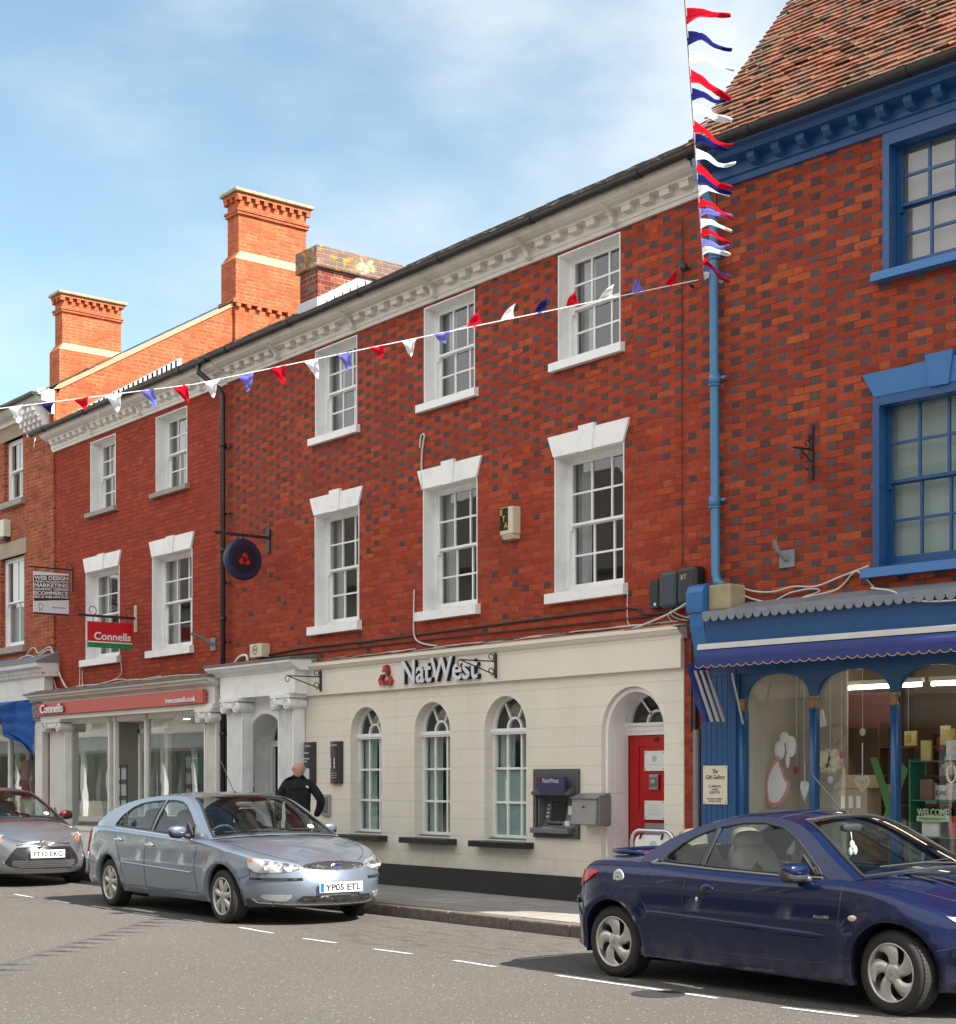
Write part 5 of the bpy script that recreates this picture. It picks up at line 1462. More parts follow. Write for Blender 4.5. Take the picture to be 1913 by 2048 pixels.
cable('cable', [(-16.50, -.02, 5.75), (-16.47, -.02, 5.9), (-16.40, -.02, 5.9), (-16.45, -.02, 5.7), (-16.46, -.02, 5.45), (-16.44, -.03, 5.2)], .013, CABLEW, 'pale cable hooked on the brick above the middle first floor window')
cable('cable', [(-16.62, -.02, 3.95), (-16.63, -.02, 3.6), (-16.60, -.03, 3.35), (-16.45, -.03, 3.25), (-16.1, -.04, 3.19)], .012, CABLEW, 'pale cable dropping below the middle first floor window sill')
cable('cable', [(-12.66, -.02, 3.53), (-12.66, -.02, 3.25), (-12.62, -.03, 3.19)], .007, CABLEW, 'thin pale cable below the right first floor sill')
for k in range(5):
    cable('cable', [(-11.95+.05*k, -.05, 3.32), (-11.98+.03*k, -.07-.01*k, 3.22+.01*k), (-11.85+.06*k, -.06, 3.17), (-11.5+.04*k, -.05, 3.28-.03*k)], .006, (CABLEW, CABLEB)[k % 2], 'tangled cable hanging below the black wall boxes')
cable('cable', [(-12.5, -.10, 3.13), (-11.9, -.16, 3.24), (-11.42, -.22, 3.38)], .011, CABLEW, 'pale cable stretched from the cornice hook to the blue console')
cable('cable', [(-12.6, -.12, 3.12), (-11.9, -.13, 3.11), (-11.35, -.2, 3.09)], .011, CABLEB, 'black cable stretched from the cornice hook across to the shopfront')
GMx = GM
for pts, r, lab in (([(.24, 3.49), (.50, 3.40), (.74, 3.37), (1.0, 3.40), (1.26, 3.38), (1.55, 3.45), (1.85, 3.52)], .009, 'white cable from the stone block up to the blue window sill'),
                    ([(.28, 3.47), (.40, 3.36), (.6, 3.29), (.74, 3.27), (.95, 3.34), (1.2, 3.36), (1.3, 3.33), (1.34, 3.24)], .009, 'white cable sagging along the brick over the flashing'),
                    ([(1.36, 3.24), (1.5, 3.33), (1.68, 3.47), (1.76, 3.46), (1.9, 3.32), (2.1, 3.26), (2.3, 3.22), (2.45, 3.14), (2.7, 3.09), (3.1, 3.08)], .010, 'white cable looping up and running out over the blue fascia')):
    cable('cable', [GMx @ Vector((x, -.04 if z > 3.26 else -.37, z)) for x, z in pts], r, CABLEW, lab)
# web of white cables by the left shops
for k, pts in enumerate(([(-30, -.2, 3.75), (-29.3, -.1, 3.72), (-28.9, -.07, 3.95), (-28.7, -.06, 3.98), (-28.4, -.1, 3.86), (-28.0, -.05, 3.95), (-27.7, -.05, 3.6), (-27.4, -.06, 3.25), (-26.8, -.2, 3.12), (-26.2, -.3, 3.14), (-25.4, -.3, 3.13)],
                         [(-29.6, -.2, 3.70), (-29.0, -.1, 3.85), (-28.5, -.1, 3.80), (-28.0, -.05, 3.90), (-27.75, -.05, 3.55), (-27.3, -.06, 3.2), (-26.9, -.2, 3.12)],
                         [(-26.75, -.03, 3.6), (-26.72, -.05, 3.3), (-26.6, -.1, 3.18), (-26.2, -.2, 3.13)], [(-26.65, -.03, 3.45), (-26.6, -.05, 3.2), (-26.3, -.1, 3.14)],
                         [(-25.12, -.02, 3.5), (-25.1, -.03, 3.3), (-25.3, -.1, 3.2), (-25.6, -.2, 3.12)], [(-25.0, -.3, 3.12), (-24.2, -.25, 3.16), (-23.6, -.3, 3.12), (-22.8, -.25, 3.15), (-21.9, -.2, 3.12)],
                         [(-25.3, -.35, 3.13), (-24.6, -.3, 3.18), (-24.0, -.35, 3.13), (-23.0, -.35, 3.15)], [(-28.1, -.1, 3.7), (-27.9, -.05, 3.4), (-27.6, -.1, 3.15), (-27.2, -.2, 3.11)])):
    cable('cable', pts, .014 if k < 2 else .009, CABLEW, 'white cable of the tangle draped over the shopfront ledges at the left')
cable('cable', [(-21.2, -.05, 3.26), (-21.05, -.05, 3.35), (-20.85, -.05, 3.36), (-20.8, -.05, 3.27)], .02, WPL, 'white pipe loop on the mossy portico roof')
# scroll brackets
def scrollbracket(x, z, lab):
    mb = MB(); mb.box(x-.015, x+.015, -.10, -.076, z-.15, z+.15)
    mb.tube([(x, -.10, z+.05), (x, -.62, z+.045)], .009, 5); mb.tube([(x, -.62, z+.045), (x, -.10, z-.11)], .008, 5)
    curl(mb, x, -.16, z+.10, .05, R(-90), R(300), rr=.007); curl(mb, x, -.16, z-.07, .05, R(-90), R(300), rr=.007); curl(mb, x, -.62, z+.00, .05, R(90), R(400), rr=.007)
    mb.build('scroll_bracket', IRON, None, label=lab, cat='bracket', group='iron scroll brackets on the cream fascia')
scrollbracket(-18.74, 2.88, 'empty black scroll bracket at the left of the cream fascia'); scrollbracket(-14.87, 2.87, 'empty black scroll bracket to the right of the silver letters')
mb = MB(); x, y = 1.19, 0
mb.box(1.17, 1.21, -.03, 0, 4.43, 4.96); mb.tube([(1.19, -.03, 4.72), (1.19, -.32, 4.70)], .012, 5); mb.tube([(1.19, -.03, 4.60), (1.19, -.12, 4.66), (1.19, -.2, 4.70)], .008, 5)
curl(mb, 1.19, -.09, 4.77, .05, R(-90), R(250)); curl(mb, 1.19, -.19, 4.64, .04, R(90), R(-250)); curl(mb, 1.19, -.08, 4.55, .05, R(90), R(400)); curl(mb, 1.19, -.06, 4.84, .03, R(-90), R(250))
gthing(mb, 'scroll_bracket', IRON, 'empty black scroll bracket on the brick left of the blue window', 'bracket')
mb = MB(); mb.box(.81, .99, -.02, 0, 3.60, 3.77); mb.tube([(.90, -.02, 3.67), (.86, -.12, 3.76), (.85, -.16, 3.86)], .024, 8)
gthing(mb, 'pipe_bracket', GALV, 'grey steel plate with angled tube on the brick under the iron bracket', 'bracket')
mb = MB(); mb.box(-22.01, -21.85, -.02, 0, 3.50, 3.70); mb.tube([(-21.93, -.03, 3.60), (-21.98, -.14, 3.68), (-22.02, -.34, 3.76)], .028, 8)
mb.build('pipe_bracket', GALV, None, label='grey steel plate with angled tube beside the black downpipe', cat='bracket')
mb = MB(); mb.sell((-11.75, -.08, 6.86), (.09, .09, .09)); mb.tube([(-11.75, 0, 6.86), (-11.75, -.08, 6.86)], .015)
mb.build('wall_light', IRON, None, label='small round black fitting just above the bunting hook', cat='wall fitting')
mb = MB(); mb.tube([(-11.70, 0, 6.66), (-11.62, -.12, 6.64)], .014); mb.build('hook', IRON, None, label='black bunting hook on the brick beside the blue downpipe', cat='hook')
mb = MB(); mb.tube([(-11.83, -.02, 7.4), (-11.84, -.02, 5.5), (-11.83, -.02, 3.75)], .006, 4); mb.build('cable', CABLEB, None, label='thin dark wire running down the brick left of the blue pipe', cat='cable')
# menu cases
for x0, lab in ((-19.24, 'tall dark bank poster case nearer the portico'), (-18.56, 'tall dark bank poster case nearer the arched windows')):
    mb = MB(); mb.smooth = False
    prof = [(x0+.29*k/6, -.045-.035*math.sin(math.pi*k/6)) for k in range(7)]
    mb.extr([(x0, -.021)]+prof+[(x0+.29, -.021)], 'Z', 1.45, 2.03)
    o = mb.build('poster_case', mat('dark_brown_metal', (.035, .025, .03), .3), None, label=lab, cat='poster case', group='dark bank poster cases')
    text('lettering', 'NatWest', SILV, facingY(x0+.16, -.086, 1.965), o, width=.14, ext=.001)
    mb = MB()
    if x0 < -19:
        for z, w in ((1.87, .13), (1.79, .16), (1.75, .10)): mb.box(x0+.05, x0+.05+w, -.086, -.084, z, z+.015)
        mb.box(x0+.07, x0+.2, -.086, -.083, 1.5, 1.66)
    else:
        for k in range(6): mb.box(x0+.05+.1*(k % 2), x0+.08+.1*(k % 2), -.087, -.085, 1.66+.05*(k//2), 1.70+.05*(k//2))
        for k in range(3): mb.box(x0+.05, x0+.22, -.086, -.084, 1.53+.03*k, 1.535+.03*k)
    mb.build('print', SILV, o)
mb = MB(); mb.bbox(-18.78, -18.58, -.06, -.0215, 1.0, 1.30, .008); o = mb.build('intercom_panel', GREYM, None, label='grey metal night safe panel on the cream wall behind the man', cat='wall panel')
mb = MB(); mb.box(-18.76, -18.60, -.066, -.061, 1.04, 1.26); mb.build('inset', GREYP, o)

# ---- cash machine
atm = empty('cash_machine', (-13.83, 0, .83), label='dark grey cash machine set in the cream wall', cat='cash machine')
x0, x1, z0, z1 = -14.22, -13.43, .83, 1.625
ATMG = mat('cash_machine_grey', (.075, .075, .08), .45); ATML = mat('cash_machine_mid_grey', (.15, .15, .16), .4)
mb = MB()
mb.box(x0, x0+.055, -.05, -.021, z0, z1); mb.box(x1-.055, x1, -.05, -.021, z0, z1); mb.box(x0+.055, x1-.055, -.0495, -.021, z0, z0+.05); mb.box(x0+.055, x1-.055, -.0495, -.021, z1-.06, z1)
mb.extr([(-.052, z1-.062), (-.052, 1.40), (-.13, 1.36), (-.13, 1.33), (.02, 1.28), (.02, z1-.062)], 'X', x0+.06, x1-.06)
mb.build('surround', ATMG, atm)
mb = MB(); mb.extr([(x0+.16, 1.53), (x1-.14, 1.53), (x1-.14, 1.345), (x0+.22, 1.345), (x0+.16, 1.43)], 'Y', -.137, -.10)
hd = mb.build('header_panel', mat('purple_panel', (.035, .028, .09), .35), atm)
text('lettering', 'NatWest', SILV, facingY(-13.80, -.142, 1.465), hd, width=.28, ext=.001); emblem(hd, facingY(-14.0, -.14, 1.49), .05, (SIGNRED, DKRED), .003)
mb = MB()
mb.extr([(-.05, 1.29), (.10, 1.27), (.10, .98), (-.02, .93), (-.06, .93)], 'X', x0+.10, x0+.11)
mb.extr([(.08, 1.28), (.03, .99), (-.04, .95), (.12, .95), (.12, 1.28)], 'X', x0+.06, x1-.06)
mb.bbox(x0+.03, x1-.10, -.13, .05, .885, .945, .008)
mb.build('console', ATML, atm)
mb = MB(); mb.extr([(.062, 1.26), (.02, 1.03), (.03, 1.03), (.07, 1.26)], 'X', x0+.22, x0+.47); mb.build('screen', mat('dark_screen', (.012, .014, .018), .08), atm)
mb = MB()
for k in range(4): mb.bbox(x0+.15, x0+.185, .02+.01*k, .06, 1.06+.045*k, 1.085+.045*k, .003)
mb.build('key', SILV, atm)
mb = MB(); mb.bbox(x0+.20, x0+.42, -.0, .05, .975, 1.0, .003); mb.build('note_slot', DARK, atm)
mb = MB(); mb.box(x0+.53, x0+.60, .03, .06, 1.10, 1.20); mb.box(x0+.50, x0+.58, .0, .05, .97, 1.03); mb.box(x0+.2, x0+.34, -.10, -.0, .9455, .948); mb.build('sticker', WPL, atm)
# letter box
mb = MB(); mb.extr([(-.24, 1.01), (-.02, .985), (-.02, 1.34), (-.10, 1.33), (-.22, 1.29)], 'X', -13.34, -12.94); 
lb = mb.build('letter_box', mat('silver_letter_box', (.33, .33, .32), .35, .5), None, label='silver grey wall letter box to the right of the cash machine', cat='letter box')
mb = MB(); mb.extr([(-.245, 1.285), (-.10, 1.335), (-.02, 1.345), (-.02, 1.355), (-.10, 1.345), (-.25, 1.295)], 'X', -13.36, -12.92); mb.bbox(-12.935, -12.915, -.20, -.02, 1.0, 1.33, .005); mb.build('lid', mat('grey_lid', (.25, .25, .25), .4, .5), lb)
mb = MB(); mb.lathe([(0, .004), (.014, .003), (.014, 0)], 10, Matrix.Translation((-13.14, -.238, 1.20)) @ Matrix.Rotation(R(90), 4, 'X')); mb.build('lock', DARK, lb)
# standing poster frame
t = empty('pavement_sign', (-11.99, -.30, .12), label='white pavement sign with rounded steel frame standing before the red door', cat='sign')
STEEL = mat('polished_tube', (.62, .62, .62), .2, .8)
mb = MB(); mb.smooth = True
def rrect(x0, x1, z0, z1, r, y):
    P = []
    for cx, cz, a in ((x0+r, z0, 180), ):
        pass
    P = [(x0, y, z0)]
    for k in range(7): a = math.pi-math.pi/2*k/6; P.append((x0+r+r*math.cos(a), y, z1-r+r*math.sin(a)))
    for k in range(7): a = math.pi/2-math.pi/2*k/6; P.append((x1-r+r*math.cos(a), y, z1-r+r*math.sin(a)))
    P.append((x1, y, z0)); return P
mb.tube(rrect(-12.30, -11.68, .13, .965, .12, -.30), .022, 8); fr = mb.build('frame', STEEL, t)
mb = MB(); mb.extr([(p[0], p[2]) for p in rrect(-12.25, -11.73, .2, .92, .09, 0)], 'Y', -.305, -.295); mb.build('panel', WPL, t)
mb = MB(); mb.lathe([(0, .001), (.06, .001)], 20, Matrix.Translation((-11.97, -.307, .80)) @ Matrix.Rotation(R(90), 4, 'X'), caps=False); mb.build('emblem', GRN, t)
mb = MB()
for x in (-12.15, -11.83): mb.tube([(x-.02, -.31, .88), (x+.02, -.325, .93)], .01)
mb.build('clip', DARK, t)
mb = MB(); mb.box(-12.32, -11.66, -.48, -.12, .12, .14); mb.build('foot', STEEL, t)

# ================================================================== bunting
FR = {}
def cloth_mat(name, c):
    t = NT(name); d = t.n('ShaderNodeBsdfDiffuse'); d.inputs[0].default_value = (*c, 1)
    tl = t.n('ShaderNodeBsdfTranslucent'); tl.inputs[0].default_value = (*[min(1, v*1.1) for v in c], 1)
    m = t.n('ShaderNodeMixShader'); m.inputs[0].default_value = .5
    t.link(d.outputs[0], m.inputs[1]); t.link(tl.outputs[0], m.inputs[2]); t.link(m.outputs[0], t.out.inputs[0]); return t.mat
for k, c in (('red', (.62, .012, .03)), ('navy', (.02, .025, .15)), ('white', (.82, .82, .82)), ('lavender', (.20, .20, .60))): FR[k] = cloth_mat(k+'_flag_cloth', c)
STR = mat('white_string', (.7, .7, .7), .7)
rv = Vector((math.cos(TH), math.sin(TH), 0)); fv = Vector((-math.sin(TH), math.cos(TH), 0))
def flagmesh(p, along, tip, width, bend, twist=0., lobes=.03):
    """pennant: hoist edge on the string, blown towards tip with an S-bend"""
    mb = MB(); mb.smooth = True
    along = along.normalized(); L = tip.length; d = tip.normalized()
    nrm = along.cross(d).normalized()
    side = bend
    n = 10; m = 4; vs = []; fs = []
    for i in range(n+1):
        u = i/n
        wd = width*(1-u)**.85+.004
        c = p + tip*u + side*math.sin(u*math.pi*.9)*.5 + nrm*lobes*math.sin(u*7+twist)
        a = (along*math.cos(twist*u)+nrm*math.sin(twist*u))
        for k in range(m+1):
            v = k/m-.5
            vs.append(c + a*wd*v + nrm*.015*math.sin(k*2.2+u*5+twist))
        if i:
            for k in range(m): q = (i-1)*(m+1)+k; fs.append([q, q+1, q+m+2, q+m+1])
    mb.add(vs, fs); return mb
rb = random.Random(31)
# string over the street
t1 = empty('bunting', (-11.40, -.2, 6.6), label='string of red white and blue pennants rising overhead from the corner hook', cat='bunting')
A = Vector((-11.42, -.12, 6.66))
dX = Vector((4.60, -4.98, 0))/20
def sp(i):
    q = A+dX*i
    q.z = 6.66-.0275*i
    return q
for_i = list(range(0, 62))
mb = MB(); mb.tube([sp(i*.5) for i in range(0, 90)], .006, 4); mb.tube([sp(i*1.) for i in range(0, 45)], .0065, 4); mb.build('string', STR, t1)
for i in range(0, 46):
    col = ('white', 'lavender', 'red')[i % 3]
    if i in (10, 13, 16, 19) : col = 'navy'
    if i == 21: continue
    p = sp(i+.2)
    L_ = rb.uniform(.27, .31)
    tip = rv*L_*rb.uniform(.9, 1.0)+Vector((0, 0, rb.uniform(-.12, -.02)))+fv*rb.uniform(-.05, .1)
    if i == 20: tip = rv*.27+Vector((0, 0, .0))
    if col == 'red' and i < 20: tip.z -= .06
    bend = Vector((0, 0, rb.choice((.09, .07, .05, -.04))))
    al = dX.normalized()
    mbf = flagmesh(p, al+Vector((0, 0, .35)), tip, rb.uniform(.10, .13), bend, rb.uniform(-.5, .5), rb.uniform(.008, .02))
    mbf.build('pennant', FR[col], t1, recalc=False)
# string across the facades
t2 = empty('bunting', (-13.5, -2.5, 6.0), label='string of pennants running left across the facades from the corner hook', cat='bunting')
S0 = Vector((-11.50, -.12, 6.66)); nv = -rv
def sq(d): return S0+nv*d+Vector((0, 0, -.207*min(d, 5.2)-.125*max(0, d-5.2)))
mb = MB(); mb.tube([sq(i*.2) for i in range(0, 50)], .0065, 4); mb.build('string', STR, t2)
seq = ['red', 'lavender', 'white', 'red', 'navy', 'white', 'red', 'lavender', 'white', 'red', 'lavender', 'white', 'red', 'lavender', 'white', 'red', 'lavender', 'white', 'red', 'navy', 'white', 'red', 'navy', 'white', 'red']
for i, col in enumerate(seq):
    d = .28+.338*i
    if 1 <= i <= 6 or i == 0:
        tip = Vector((0, 0, .16))+rv*rb.uniform(.0, .1); bend = rv*-.05
    else:
        tip = Vector((0, 0, -.185))+rv*rb.uniform(-.02, .09)+fv*rb.uniform(-.05, .05); bend = rv*rb.uniform(-.03, .05)
    if i in (7, 9, 18, 19): tip *= .62
    mbf = flagmesh(sq(d), nv+Vector((0, 0, -.2)), tip, rb.uniform(.14, .17), bend, rb.uniform(-.9, .9), rb.uniform(.01, .035))
    mbf.build('pennant', FR[col], t2, recalc=False)

# ================================================================== opposite side of the street (seen only as reflections)
OW = mat('opposite_window_dark', (.05, .055, .06), .1)
for i, (xa, xb, h, c, nm, lab) in enumerate(((-95, -60, 6.8, (.60, .55, .44), 'cream', 'long pale terrace far along the opposite pavement, seen only in reflections'), (-60, -46, 7.6, (.55, .50, .42), 'stone', 'pale stone house further along the opposite pavement, seen only in reflections'), (-46, -33, 7.2, (.64, .58, .44), 'cream', 'cream building across the street, seen in the far left shop glass'), (-33, -20.5, 6.6, (.66, .61, .48), 'cream', 'cream rendered building across the street mirrored in the agent window'),
                                      (-20.5, -9, 7.4, (.60, .50, .38), 'buff', 'buff building across the street mirrored in the bank windows'), (-9, 2, 6.8, (.62, .56, .44), 'cream', 'pale building behind the viewer mirrored in the car bodies'), (2, 14, 7.5, (.66, .62, .52), 'cream', 'pale rendered building further right behind the viewer'))):
    b = empty('building', ((xa+xb)/2, -14, 0), label=lab, cat='building')
    m = mat('opposite_'+nm, c, .85, var=.08)
    mb = MB(); wins = []; x = xa+1.2
    while x < xb-1.8:
        for z in (3.9,): wins.append((x, x+1.0, z, z+1.6))
        x += 2.6
    outer = [(xa, 0), (xb, 0), (xb, h), (xa, h)]
    sh = [(xa+.8, xb-.8, .5, 2.6)]
    hs = [rect(*w) for w in wins]+[rect(xa+.8, xb-.8, .7, 2.5)]
    wallface(mb, outer, hs, -14.0, -.15); mb.box(xa, xb, -24, -23.9, 0, h); mb.box(xa, xa+.1, -23.9, -14.2, 0, h); mb.box(xb-.1, xb, -23.9, -14.2, 0, h)
    mb.build('wall', m, b, recalc=False)
    mb = MB(); mb.extr([(-13.6, h-.1), (-13.6, h), (-18.5, h+3.2), (-24, h), (-24, h-.1)], 'X', xa, xb); mb.build('roof', SLATE, b)
    for x0_, x1_, z0_, z1_ in wins:
        f = MB(); 
        for a_, b_ in ((x0_, x0_+.08), (x1_-.08, x1_), ((x0_+x1_)/2-.02, (x0_+x1_)/2+.02)): f.box(a_, b_, -14.12, -14.05, z0_, z1_)
        for a_, b_ in ((z0_, z0_+.08), (z1_-.08, z1_), ((z0_+z1_)/2-.03, (z0_+z1_)/2+.03)): f.box(x0_, x1_, -14.121, -14.049, a_, b_)
        f.box(x0_-.1, x1_+.1, -14.05, -13.9, z0_-.1, z0_)
        fo = f.build('window', WHITE, b); g = MB(); g.box(x0_, x1_, -14.16, -14.13, z0_, z1_); g.build('glass_pane', OW, fo)
    f = MB(); f.box(xa+.5, xb-.5, -14.0, -13.75, 2.6, 3.1); f.box(xa+.5, xb-.5, -13.98, -13.6, 3.1, 3.2)
    x = xa+.6
    while x < xb-.5: f.box(x, x+.2, -14, -13.85, .1, 2.6); x += 2.2
    fo = f.build('shopfront', WHITE, b); g = MB(); g.box(xa+.8, xb-.8, -14.3, -14.2, .7, 2.5); g.build('glass_pane', OW, fo)

# ================================================================== sun and sky
SE, SA = R(43.5), R(76.5)          # elevation; azimuth from +Y towards +X
sun = bpy.data.lights.new('sun', 'SUN'); so = bpy.data.objects.new('sun', sun); COL.objects.link(so)
sun.energy = SUN_E; sun.angle = R(.53); sun.color = (1., .945, .86)
sd = Vector((math.sin(SA)*math.cos(SE), math.cos(SA)*math.cos(SE), math.sin(SE)))
so.rotation_euler = (-sd).to_track_quat('-Z', 'Y').to_euler(); so.location = sd*60
w = bpy.data.worlds.new('World'); scn.world = w; w.use_nodes = True
nt = w.node_tree; nt.nodes.clear()
def NN(t, **k):
    n_ = nt.nodes.new(t)
    for a, b in k.items(): setattr(n_, a, b)
    return n_
out = NN('ShaderNodeOutputWorld'); bg = NN('ShaderNodeBackground'); sky = NN('ShaderNodeTexSky', sky_type='NISHITA')
sky.sun_disc = False; sky.sun_elevation = SE; sky.sun_rotation = SA; sky.air_density = 1.15; sky.dust_density = 1.1; sky.ozone_density = 1.6; sky.altitude = 60
tc = NN('ShaderNodeTexCoord'); mp = NN('ShaderNodeMapping'); mp.inputs['Scale'].default_value = (1.0, 1.0, 2.2); mp.inputs['Location'].default_value = CLOUD_LOC
nz = NN('ShaderNodeTexNoise'); nz.inputs['Scale'].default_value = 2.3; nz.inputs['Detail'].default_value = 6; nz.inputs['Roughness'].default_value = .52
nt.links.new(tc.outputs['Generated'], mp.inputs[0]); nt.links.new(mp.outputs[0], nz.inputs['Vector'])
mr = NN('ShaderNodeMapRange'); mr.interpolation_type = 'SMOOTHSTEP'; mr.inputs[1].default_value = .45; mr.inputs[2].default_value = .74; dt = NN('ShaderNodeVectorMath', operation='DOT_PRODUCT'); nt.links.new(tc.outputs['Generated'], dt.inputs[0]); cdir = Vector((-.78, .63, .47)).normalized(); dt.inputs[1].default_value = cdir
dm = NN('ShaderNodeMapRange'); dm.interpolation_type = 'SMOOTHSTEP'; dm.inputs[1].default_value = .955; dm.inputs[2].default_value = .998; dm.inputs[3].default_value = -.13; dm.inputs[4].default_value = .16; nt.links.new(dt.outputs['Value'], dm.inputs[0])
ad = NN('ShaderNodeMath', operation='ADD'); nt.links.new(nz.outputs['Fac'], ad.inputs[0]); nt.links.new(dm.outputs[0], ad.inputs[1]); nt.links.new(ad.outputs[0], mr.inputs[0])
ml = NN('ShaderNodeMath', operation='MULTIPLY'); ml.inputs[1].default_value = .9; nt.links.new(mr.outputs[0], ml.inputs[0])
hs_ = NN('ShaderNodeMix', data_type='RGBA', blend_type='MULTIPLY'); hs_.inputs[0].default_value = 1.; nt.links.new(sky.outputs[0], hs_.inputs[6]); hs_.inputs[7].default_value = SKY_TINT
mx = NN('ShaderNodeMix', data_type='RGBA'); sx_ = NN('ShaderNodeSeparateXYZ'); nt.links.new(tc.outputs['Generated'], sx_.inputs[0])
bk = NN('ShaderNodeMapRange'); bk.interpolation_type = 'SMOOTHSTEP'; bk.inputs[1].default_value = .05; bk.inputs[2].default_value = -.5; nt.links.new(sx_.outputs[1], bk.inputs[0])      # bright cloud added behind the viewer to fill the shaded fronts
mxf = NN('ShaderNodeMath', operation='MAXIMUM'); nt.links.new(ml.outputs[0], mxf.inputs[0]); bk2 = NN('ShaderNodeMath', operation='MULTIPLY'); nt.links.new(bk.outputs[0], bk2.inputs[0]); bk2.inputs[1].default_value = .85; nt.links.new(bk2.outputs[0], mxf.inputs[1])
cc = NN('ShaderNodeMix', data_type='RGBA'); nt.links.new(bk.outputs[0], cc.inputs[0]); cc.inputs[6].default_value = CLOUD_COL; cc.inputs[7].default_value = BACK_FILL_COL; nt.links.new(cc.outputs[2], mx.inputs[7])
nt.links.new(mxf.outputs[0], mx.inputs[0]); nt.links.new(hs_.outputs[2], mx.inputs[6])
nt.links.new(mx.outputs[2], bg.inputs[0]); bg.inputs[1].default_value = SKY_S; nt.links.new(bg.outputs[0], out.inputs[0])
scn.view_settings.view_transform = 'Standard'; scn.view_settings.look = 'None'; scn.view_settings.gamma = 1; scn.view_settings.exposure = EXPO
# ================================================================== CARS
RUB = mat('tyre_rubber', (.022, .021, .020), .8, var=.3, vs=30, bump=.2)
ALLOY = mat('silver_alloy', (.50, .49, .47), .32, .75, var=.06)
CHROME = mat('bright_chrome', (.75, .75, .76), .16, 1., var=0, bump=0)
BLKPL = mat('black_trim_plastic', (.02, .02, .021), .5, var=.2)
CARGL = glass('car_glass', (.76, .85, .83), .9, ior=1.5)
CARGLF = glass('windscreen_glass', (.80, .87, .85), .9, ior=1.5)
LENS = glass('lamp_lens', (.95, .95, .95), 1.6)
SEATB = mat('beige_leather', (.17, .14, .105), .5, var=.1); SEATG = mat('grey_seat_cloth', (.10, .10, .10), .8)
DASHG = mat('dark_dashboard', (.035, .035, .037), .6); DASHB = mat('brown_dashboard', (.075, .06, .05), .6)
PLATEW = mat('white_plate', (.75, .75, .73), .35); PLATEBK = mat('plate_black', (.01, .01, .01), .5)
LAMPIN = mat('lamp_reflector', (.52, .53, .54), .30, .6, var=.25, vs=30, bump=.6, bs=40)
AMBER = mat('amber_lens', (.65, .12, .02), .2); TAILRED = mat('red_tail_lens', (.45, .01, .015), .12, var=.15, vs=15)

